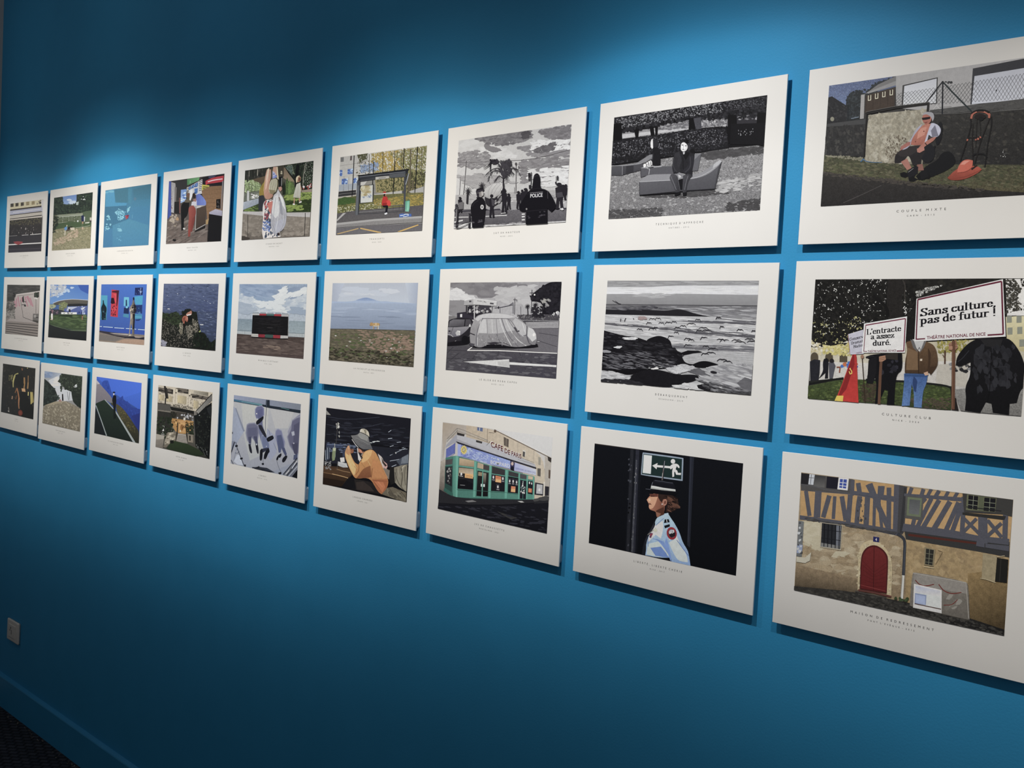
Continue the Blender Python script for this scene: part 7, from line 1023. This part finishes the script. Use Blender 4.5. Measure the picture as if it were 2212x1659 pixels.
def art_crowd(a):
    a.bg('8f877c', '3a3538', t=(.1, .1, 0))
    a.p('b5aa88', '190 415 775 345 760 450 188 530', (.05, .1, 0))
    for x in (222, 308, 402, 497, 593): a.p('4a4338' if x < 450 else '8a7a58', [(x - 27, 415 - (x - 222) * .1), (x + 27, 408 - (x - 222) * .1), (x + 27, 470 - (x - 222) * .1), (x - 27, 478 - (x - 222) * .1)], (.2, .3, 0))
    a.s_(16, '3a332c 7d7362', '655 370 740 355 735 430 655 440', 8, 16); a.p('b5b0aa', '735 360 775 345 765 640 740 640')
    a.p('3f3630', '188 520 740 455 738 480 188 545'); a.p('8d8d98', '188 545 745 480 752 550 186 620', (.05, .1, .1), 'a3a2ad', (0, 1)); a.l('c9c5c2', 8, '240 575 740 515'); a.l('33302e', 10, '186 622 752 562'); a.p('a89f90', '186 632 752 572 752 620 184 690', (.05, .1, 0)); a.l('2b2523', 12, '184 694 752 628'); a.p('b5aa9a', '184 700 752 640 750 660 182 718')
    a.p('37322d', '180 720 560 680 750 670 738 1000 175 1010', (.3, .3, 0), '2f2b2c', (0, 1)); a.s_(70, '57513a 4a4535 666045', '190 720 740 670 730 790 185 800', 7, 16, seed=2); a.s_(90, '2a2628 443d3a 1f1c1f 57504b', '185 780 735 760 730 960 178 990', 8, 20, .6, 0, 3); a.s_(14, 'b5aca2 8f867d', '290 850 720 830 715 960 300 960', 6, 13, .5); a.l('8f8a85', 6, '176 1000 320 988'); a.l('b5b0aa', 8, '400 985 515 978'); a.l('c9c4be', 9, '545 975 732 960'); a.p('343033', '174 1010 735 975 740 1115 170 1145', (.15, .1, .1)); a.l('d5d0c8', 18, '170 1152 740 1122'); a.p('8a3a3c', '250 1100 330 1090 420 1100 400 1135 340 1155 290 1140', (.1, .1, 0)); a.p('2c282b', '168 1162 738 1132 736 1270 164 1292', (.15, .1, .1), '38333a', (0, 1)); a.l('5a5356', 4, '170 1240 735 1215')

def art_square(a):
    a.bg('8f837d', '8a8078', t=(.1, .1, 0))
    a.p('45433f', '145 255 725 255 720 360 590 390 300 420 240 560 140 560', (.2, .2, 0), '55524c', (0, 1)); a.s_(30, '5d5a55 3a3835', '150 260 715 260 710 340 300 400 150 450', 10, 26, 4, -6, 2); a.p('b0a59e', '300 425 600 385 720 360 680 760 640 930 130 900 270 780 260 560', (.1, .1, 0), 'a09690', (0, 1))
    for q in ('330 470 355 640', '300 500 310 640', '450 460 500 640', '500 450 560 620', '540 480 590 640', '480 460 530 560', '390 480 400 560', '270 540 290 660'): a.l('b07f88', 22, q)
    a.l('d0c8c2', 8, '300 430 450 405 610 380 720 360'); a.l('6f6a66', 6, '320 455 600 418'); a.p('35382f', '612 395 700 380 695 470 612 470', (.2, .2, 0)); a.s_(16, '4a5042 2b2d28', '615 390 700 380 695 470 615 470', 9, 18); a.s_(10, '2d2c2a', '240 400 290 390 290 460 240 460', 8, 14); a.s_(12, 'c9c3bd', '610 480 690 480 690 500 610 500', 6, 10)
    a.p('35312f', '405 480 428 445 435 520 430 580 405 550'); a.l('2b2826', 10, '425 540 460 560 470 550'); a.l('2b2826', 10, '395 610 460 605'); a.s_(5, '2b2826', '440 590 468 590 468 630 440 630', 8, 13); a.l('57504b', 6, '375 520 400 700 415 830'); a.l('3f3a37', 7, '415 830 490 860 580 890'); a.l('57504b', 6, '645 500 640 760')
    a.p('3f403a', '140 480 260 460 270 540 160 560', (.2, .2, 0)); a.s_(50, '57554e 7d7a72 3a3a36', '135 580 260 560 300 680 270 750 130 720', 10, 22, seed=3); a.s_(50, '85807a a39d95 55524c', '125 720 260 720 270 850 120 860', 10, 24, seed=4); a.l('6f6a64', 8, '160 550 260 540'); a.p('6d6864', '590 765 690 765 680 930 580 900', (.1, .2, 0)); a.p('47433f', '590 880 680 890 675 930 580 900'); a.e('99938d', 625, 810, 22, 26); a.l('2f2c2a', 12, '635 830 680 835')
    for k in range(6): a.l('332f2e', 8, [(110 - k * 3, 935 + k * 36), (675 - k * 4, 972 + k * 48)], w2=10)

def art_goalkeeper(a):
    a.bg('2c2b27', '2f2f2e', t=(.25, .2, 0))
    a.s_(120, '3f3d38 24231f 4a4740 57524a 1a1917', '70 165 570 225 520 1020 20 920', 7, 20, .5, 0, 2); a.s_(26, '6d6840 57553a 7d774d', '150 340 210 330 210 430 150 420', 7, 16, .6); a.s_(14, '5d574d', '60 200 110 200 100 500 50 500', 6, 14, .4, 0, 3)
    a.l('a8a05a', 22, '300 310 250 330 228 390', w2=24); a.l('b5aa62', 22, '228 390 215 450 214 530', w2=12); a.p('252522', '255 330 360 300 400 480 330 540 250 500', (.1, .1, 0)); a.l('9a7545', 22, '392 370 392 470', w2=26); a.l('a87d45', 16, '395 470 382 550'); a.l('8f6a3f', 14, '455 340 450 450'); a.l('a07a48', 18, '450 450 440 550'); a.p('c49a6a', '345 545 400 550 405 600 350 595', (.1, .2, 0)); a.l('b5a86a', 14, '440 220 452 222'); a.l('8f5f3d', 14, '360 220 365 260')
    a.l('8a5f3a', 18, '275 540 240 620', w2=12); a.l('a06c42', 18, '275 550 292 640 300 700', w2=20); a.l('b07a50', 20, '300 700 292 800 296 870', w2=12); a.l('7d5538', 12, '262 660 250 720'); a.l('b08a6a', 14, '198 670 190 720'); a.p('222220', '320 600 430 610 460 760 520 830 510 1030 330 990 310 800', (.1, .1, 0)); a.p('b8a85a', '480 600 520 600 530 760 480 800', (.1, .2, 0), '8f7f4a', (1, 0)); a.l('c9b86a', 14, '450 600 445 660'); a.e('8f4a38', 315, 935, 36, 46, c2='6d3328'); a.s_(10, '8f8a80 b5b0a5', '120 850 150 850 150 920 120 920', 5, 9, .5)

# ------------------------------------------------------------------ building blocks
def obj(name, bm, m, parent=None, smooth=False):
    me = bpy.data.meshes.new(name); bmesh.ops.recalc_face_normals(bm, faces=bm.faces[:]); bm.to_mesh(me); bm.free()
    me.materials.append(m); o = bpy.data.objects.new(name, me); C.objects.link(o)
    if parent: o.parent = parent
    if smooth:
        for p in me.polygons: p.use_smooth = True
    return o

def box(bm, x0, x1, y0, y1, z0, z1, bev=0.0, seg=2):
    r = bmesh.ops.create_cube(bm, size=1.0)
    for v in r['verts']: v.co = Vector(((x0 + x1) / 2 + v.co.x * (x1 - x0), (y0 + y1) / 2 + v.co.y * (y1 - y0), (z0 + z1) / 2 + v.co.z * (z1 - z0)))
    if bev:
        es = list({e for v in r['verts'] for e in v.link_edges})
        bmesh.ops.bevel(bm, geom=es, offset=bev, segments=seg, affect='EDGES', profile=0.6)
    return bm

def prism_x(bm, prof, x0, x1):
    """outline in (y, z) run along x."""
    a = [bm.verts.new((x0, y, z)) for y, z in prof]; c = [bm.verts.new((x1, y, z)) for y, z in prof]; n = len(prof)
    bm.faces.new(a); bm.faces.new(c[::-1])
    for i in range(n): bm.faces.new((a[i], a[(i + 1) % n], c[(i + 1) % n], c[i]))
    return bm

def thing(name, label, cat, loc, group=None):
    o = bpy.data.objects.new(name, None); C.objects.link(o); o.location = loc; o.empty_display_size = 0.05
    o['label'] = label; o['category'] = cat
    if group: o['group'] = group
    return o

def struct(o):
    o['kind'] = 'structure'; return o

# ------------------------------------------------------------------ the room
struct(obj('wall_back', box(bmesh.new(), -4.9, 2.4, 0.0, 0.12, 0.0, 3.3), M_WALL))
struct(obj('floor', box(bmesh.new(), -4.9, 2.4, -4.2, 0.12, -0.08, 0.0), M_FLOOR))
bm = bmesh.new(); pts = [(-4.62, 0.0), (-4.745, 3.3), (-4.9, 3.3), (-4.9, 0.0)]
a = [bm.verts.new((x, 0.0, z)) for x, z in pts]; c = [bm.verts.new((x, -4.2, z)) for x, z in pts]
bm.faces.new(a); bm.faces.new(c[::-1])
for i in range(4): bm.faces.new((a[i], a[(i + 1) % 4], c[(i + 1) % 4], c[i]))
struct(obj('wall_left', bm, M_GREY))
struct(obj('baseboard_back', prism_x(bmesh.new(), [(0, 0), (-0.016, 0), (-0.016, 0.120), (-0.0145, 0.1235), (-0.002, 0.1285), (0, 0.1288)], -4.62, 2.4), M_BASE))

# ------------------------------------------------------------------ switch plate near the corner
sw = thing('wall_switch', 'white plastic switch plate low on the blue wall near the corner', 'switch', (-4.318, 0, 0.330))
obj('plate', box(bmesh.new(), -0.059, 0.059, -0.011, 0, -0.0435, 0.0435, 0.006, 3), M_PLATE, sw, True)
obj('rocker', box(bmesh.new(), -0.034, 0.034, -0.0135, -0.010, -0.026, 0.026, 0.002, 2), M_PLATE, sw)
bm = bmesh.new()
for x, z, w, h in ((-0.012, 0.012, 0.010, 0.009), (-0.004, -0.004, 0.006, 0.018), (-0.019, 0.002, 0.008, 0.006)): box(bm, x - w / 2, x + w / 2, -0.0142, -0.0130, z - h / 2, z + h / 2, 0.0005, 1)
obj('mark', bm, M_DARK, sw)

# pale crumbs swept against the foot of the wall
rnd = random.Random(5); bm = bmesh.new()
for k in range(46):
    x = rnd.choice((-3.98, -3.72, -4.2, -3.64)) + rnd.gauss(0, 0.07); y = -0.022 - abs(rnd.gauss(0, 0.012)); r = rnd.uniform(0.0008, 0.0021)
    q = bmesh.ops.create_icosphere(bm, subdivisions=1, radius=r)
    for v in q['verts']: v.co = Vector((v.co.x * rnd.uniform(.6, 1.5) + x, v.co.y * rnd.uniform(.6, 1.5) + y, v.co.z * .7 + r * .5))
o = obj('wall_crumbs', bm, M_CRUMB); o['kind'] = 'stuff'; o['label'] = 'pale crumbs of plaster along the foot of the blue baseboard'; o['category'] = 'crumbs'

# ------------------------------------------------------------------ the prints
PW, PH, FRONT = 0.42, 0.297, -0.0125

def caption(parent, title, sub, tw, sw_):
    vs, fs = [], []
    for body, w, h, z in ((title, tw, 0.0038, -0.1018), (sub, sw_, 0.0026, -0.1092)):
        x = 0.0; spaced = '    '.join('  '.join(wd) for wd in body.split(' ')); v, f, width = text_shape(spaced, 0.0, 2)
        n = len(vs); k = w / width
        vs += [(-w / 2 + q[0] * k, 0.0, z + q[1] * h) for q in v]; fs += [tuple(i + n for i in q) for q in f]
    me = bpy.data.meshes.new('caption'); me.from_pydata(vs, [], fs); me.materials.append(M_INK)
    o = bpy.data.objects.new('caption', me); C.objects.link(o); o.parent = parent; o.location = (0, FRONT - 0.00012, 0)

def pad_mesh(bm, x1, z0, side):
    """rounded foam block that holds the panel off the wall."""
    w, h, r = 0.030, 0.040, 0.006
    prof = []
    for cx, cz, a0 in ((w - r, h - r, 0), (r, h - r, 90), (r, r, 180), (w - r, r, 270)):
        for k in range(5): t = math.radians(a0 + k * 22.5); prof.append((x1 - w + cx + r * math.cos(t), z0 + cz + r * math.sin(t)))
    a = [bm.verts.new((x, FRONT + 0.003, z)) for x, z in prof]; c = [bm.verts.new((x, 0.0, z)) for x, z in prof]; n = len(prof)
    bm.faces.new(a); bm.faces.new(c[::-1])
    for i in range(n): bm.faces.new((a[i], a[(i + 1) % n], c[(i + 1) % n], c[i]))
    return bm

panel_mesh = None
def photo_print(col, row, x, z, roll, art, quad, white, title, sub, tw, sw_, label):
    global panel_mesh
    t = thing('photo_print', label, 'photograph', (x, 0, z + 1.595), 'photo prints on the blue wall')
    t.rotation_euler = (0, -roll, 0)
    if panel_mesh is None:
        p = obj('panel', box(bmesh.new(), -PW / 2, PW / 2, FRONT, FRONT + 0.003, -PH / 2, PH / 2, 0.0003, 1), M_PANEL, t); panel_mesh = p.data
    else:
        p = bpy.data.objects.new('panel', panel_mesh); C.objects.link(p); p.parent = t
    A = Art(quad, white); art(A)
    o = A.build('photograph', t); o.location = (0, FRONT - 0.00008, 0)
    caption(t, title, sub, tw, sw_)
    inset = (0.0006, 0.0006, 0.0006, 0.0006, 0.0006, 0.0006, 0.003, 0.0065, 0.008)[col]
    obj('mounting_pad', pad_mesh(bmesh.new(), PW / 2 - inset, -PH / 2 + 0.005, 1), M_PAD, t)
    obj('mounting_pad', pad_mesh(bmesh.new(), -PW / 2 + 0.035, -PH / 2 + 0.005, -1), M_PAD, t)
    return t

PRINTS = [
    (0, 0, -4.3560, 0.3548, -0.0053, art_crowd, [(192, 415), (775, 343), (737, 1268), (166, 1292)], (192, 187, 178), "LES GRADINS", "NICE - 2021", 0.085, 0.03, 'photo print of a dark crowd behind road barriers below a pale building'),
    (0, 1, -4.3530, 0.0202, -0.0063, art_square, [(148, 257), (722, 256), (667, 1175), (98, 1122)], (206, 202, 196), "LE SERPENT DES MARCHES", "NICE - 2021", 0.135, 0.045, 'photo print of a pinkish town square above dark-edged steps'),
    (0, 2, -4.3638, -0.3069, -0.0025, art_goalkeeper, [(65, 156), (572, 222), (514, 1040), (12, 925)], (192, 189, 184), "LA NUIT", "NICE - 2021", 0.035, 0.035, 'photo print of dark foliage-like figures lit in yellow and orange'),
    (1, 0, -3.9103, 0.3539, 0.0006, art_yard, [(990, 306), (1661, 216), (1622, 1221), (958, 1256)], (224, 219, 211), "CHASSE GARD\u00c9E", "NICE - 2021", 0.08, 0.045, 'photo print of a fenced grassy yard with bending figures and dark trees'),
    (1, 1, -3.9097, 0.0207, -0.0020, art_museum_lawn, [(930, 254), (1592, 256), (1535, 1250), (876, 1195)], (220, 216, 210), "VERT SAISON", "NICE - 2021", 0.06, 0.045, 'photo print of a striped lawn before a curved roof and blue sky'),
    (1, 2, -3.9293, -0.3125, 0.0008, art_gravel_mound, [(742, 272), (1329, 349), (1270, 1235), (697, 1103)], (204, 200, 196), "MONTAGNE DE SEL", "NICE - 2021", 0.085, 0.045, 'photo print of a big gravel mound between dark trees'),
    (2, 0, -3.4628, 0.3537, -0.0003, art_swimmer, [(186, 345), (907, 237), (862, 1217), (151, 1253)], (232, 224, 215), "COMPAGNIE DU BASSIN", "ANTIBES - 2021", 0.118, 0.048, 'photo print of turquoise water with pale splashes and a red speck'),
    (2, 1, -3.4614, 0.0223, 0.0006, art_blue_wall, [(204, 222), (921, 216), (880, 1207), (161, 1150)], (222, 217, 211), "PETIT BLEU", "NICE - 2021", 0.06, 0.045, 'photo print of a tall figure before a bright blue painted wall'),
    (2, 2, -3.4659, -0.3061, -0.0005, art_night_line, [(182, 197), (851, 289), (802, 1191), (141, 1044)], (208, 205, 197), "LA LIGNE BLEUE DES VOSGES", "NICE - 2021", 0.118, 0.036, 'photo print of a person on a green walkway under a deep blue sky'),
    (3, 0, -2.9984, 0.3531, -0.0029, art_counter, [(206, 340), (1008, 233), (956, 1205), (167, 1249)], (230, 224, 218), "BRAS CASS\u00c9S", "ANTIBES - 2021", 0.066, 0.052, 'photo print of customers in salmon trousers leaning over a shop counter'),
    (3, 1, -3.0006, 0.0234, -0.0021, art_cliff_diver, [(214, 227), (1030, 227), (972, 1229), (159, 1163)], (220, 217, 214), "L'AFF\u00dbT", "NICE - 2020", 0.05, 0.043, 'photo print of a bather on a rocky cliff above a dark blue sea'),
    (3, 2, -3.0049, -0.3049, 0.0018, art_hotel, [(216, 205), (963, 300), (911, 1224), (168, 1062)], (204, 201, 198), "H\u00d4TEL MINEUR", "NICE - 2021", 0.066, 0.034, 'photo print of a hotel entrance with steps, green carpet and orange glow'),
    (4, 0, -2.5386, 0.3525, -0.0004, art_bag_woman, [(248, 345), (1121, 219), (1068, 1190), (203, 1237)], (215, 209, 204), "VISAGE EN SACHET", "MENTON - 2020", 0.084, 0.05, 'photo print of a woman carrying a plastic bag with a girl behind'),
    (4, 1, -2.5384, 0.0223, -0.0004, art_floating_screen, [(228, 259), (1102, 263), (1051, 1215), (186, 1143)], (212, 207, 202), "MINIBUS FLOTTANT", "NICE - 2020", 0.1, 0.036, 'photo print of a black screen with red and white bands on a seaside deck'),
    (4, 2, -2.5387, -0.3028, 0.0018, art_glass_floor, [(204, 189), (1050, 299), (995, 1217), (162, 1035)], (198, 195, 190), "L'ENVERS", "BERLIN - 2016", 0.038, 0.05, 'photo print of people seen from below through a frosted glass floor'),
    (5, 0, -2.0746, 0.3514, -0.0040, art_bus_shelter, [(248, 368), (1247, 233), (1191, 1224), (199, 1272)], (228, 219, 210), "TRANSEPTS", "NICE - 2021", 0.058, 0.037, 'photo print of a person in red waiting at a bus shelter'),
    (5, 1, -2.0788, 0.0245, 0.0009, art_cow, [(275, 231), (1307, 235), (1250, 1234), (233, 1150)], (222, 215, 205), "LA VACHE ET LE PRISONNIER", "BASTIA - 2021", 0.126, 0.041, 'photo print of a lone cow on a grassy ridge above a hazy sea'),
    (5, 2, -2.0773, -0.3012, 0.0065, art_hat_cafe, [(242, 204), (1156, 324), (1110, 1225), (194, 1032)], (192, 184, 178), "LANGUE CHARG\u00c9E", "LORGUES - 2021", 0.079, 0.044, 'photo print of a person in a sun hat and tan cardigan at a table'),
    (6, 0, -1.6190, 0.3512, 0.0016, art_police, [(252, 396), (1400, 226), (1338, 1238), (208, 1306)], (216, 206, 197), "SOT EN HAUTEUR", "NICE - 2021", 0.08, 0.037, 'black-and-white photo print of police officers watching a palm and cloudy sky'),
    (6, 1, -1.6199, 0.0254, 0.0034, art_covered_car, [(263, 244), (1394, 240), (1337, 1222), (225, 1133)], (207, 199, 191), "LE BLOB DE ROBA CAPEU", "NICE - 2019", 0.117, 0.037, 'black-and-white photo print of a parked car hidden under a pale cover'),
    (6, 2, -1.6194, -0.2984, -0.0019, art_cafe, [(264, 186), (1282, 323), (1230, 1224), (217, 998)], (192, 184, 176), "JUS DE CHAUSSETTE", "MONT\u00c9LIMAR - 2021", 0.094, 0.062, 'photo print of a green-fronted cafe on a street corner'),
    (7, 0, -1.1617, 0.3526, 0.0025, art_masked_bench, [(283, 422), (1614, 227), (1545, 1237), (222, 1322)], (240, 237, 233), "TECHNIQUE D'APPROCHE", "ANTIBES - 2012", 0.108, 0.046, 'black-and-white photo print of a masked person sitting on a park lounger'),
    (7, 1, -1.1542, 0.0273, -0.0035, art_seabirds, [(298, 236), (1627, 228), (1552, 1222), (240, 1111)], (222, 218, 213), "D\u00c9BARQUEMENT", "ESSAOUIRA - 2019", 0.074, 0.055, 'black-and-white photo print of blurred seabirds flying over surf and dark rocks'),
    (7, 2, -1.1609, -0.2987, 0.0026, art_guard, [(232, 204), (1363, 358), (1310, 1214), (194, 962)], (206, 199, 193), "LIBERT\u00c9, LIBERT\u00c9 CH\u00c9RIE", "NICE - 2017", 0.113, 0.034, 'photo print of a uniformed woman in profile under a green exit sign'),
    (8, 0, -0.7006, 0.3538, -0.0004, art_man_by_mower, [(375, 413), (1947, 191), (1871, 1192), (316, 1287)], (214, 207, 196), "COUPLE MIXTE", "CAEN - 2015", 0.079, 0.044, 'photo print of a shirtless man sitting beside an orange hover mower'),
    (8, 1, -0.7009, 0.0287, 0.0014, art_placards, [(278, 212), (1823, 203), (1750, 1187), (220, 1066)], (210, 203, 196), "CULTURE CLUB", "NICE - 2020", 0.079, 0.043, 'photo print of headless protesters holding white placards and a red flag'),
    (8, 2, -0.7020, -0.2984, 0.0081, art_half_timbered, [(275, 181), (1637, 360), (1570, 1225), (229, 930)], (203, 195, 184), "MAISON DE REDRESSEMENT", "PONT L'\u00c9V\u00caQUE - 2015", 0.137, 0.077, 'photo print of a half-timbered house with an arched red door'),
]
for args in PRINTS: photo_print(*args)
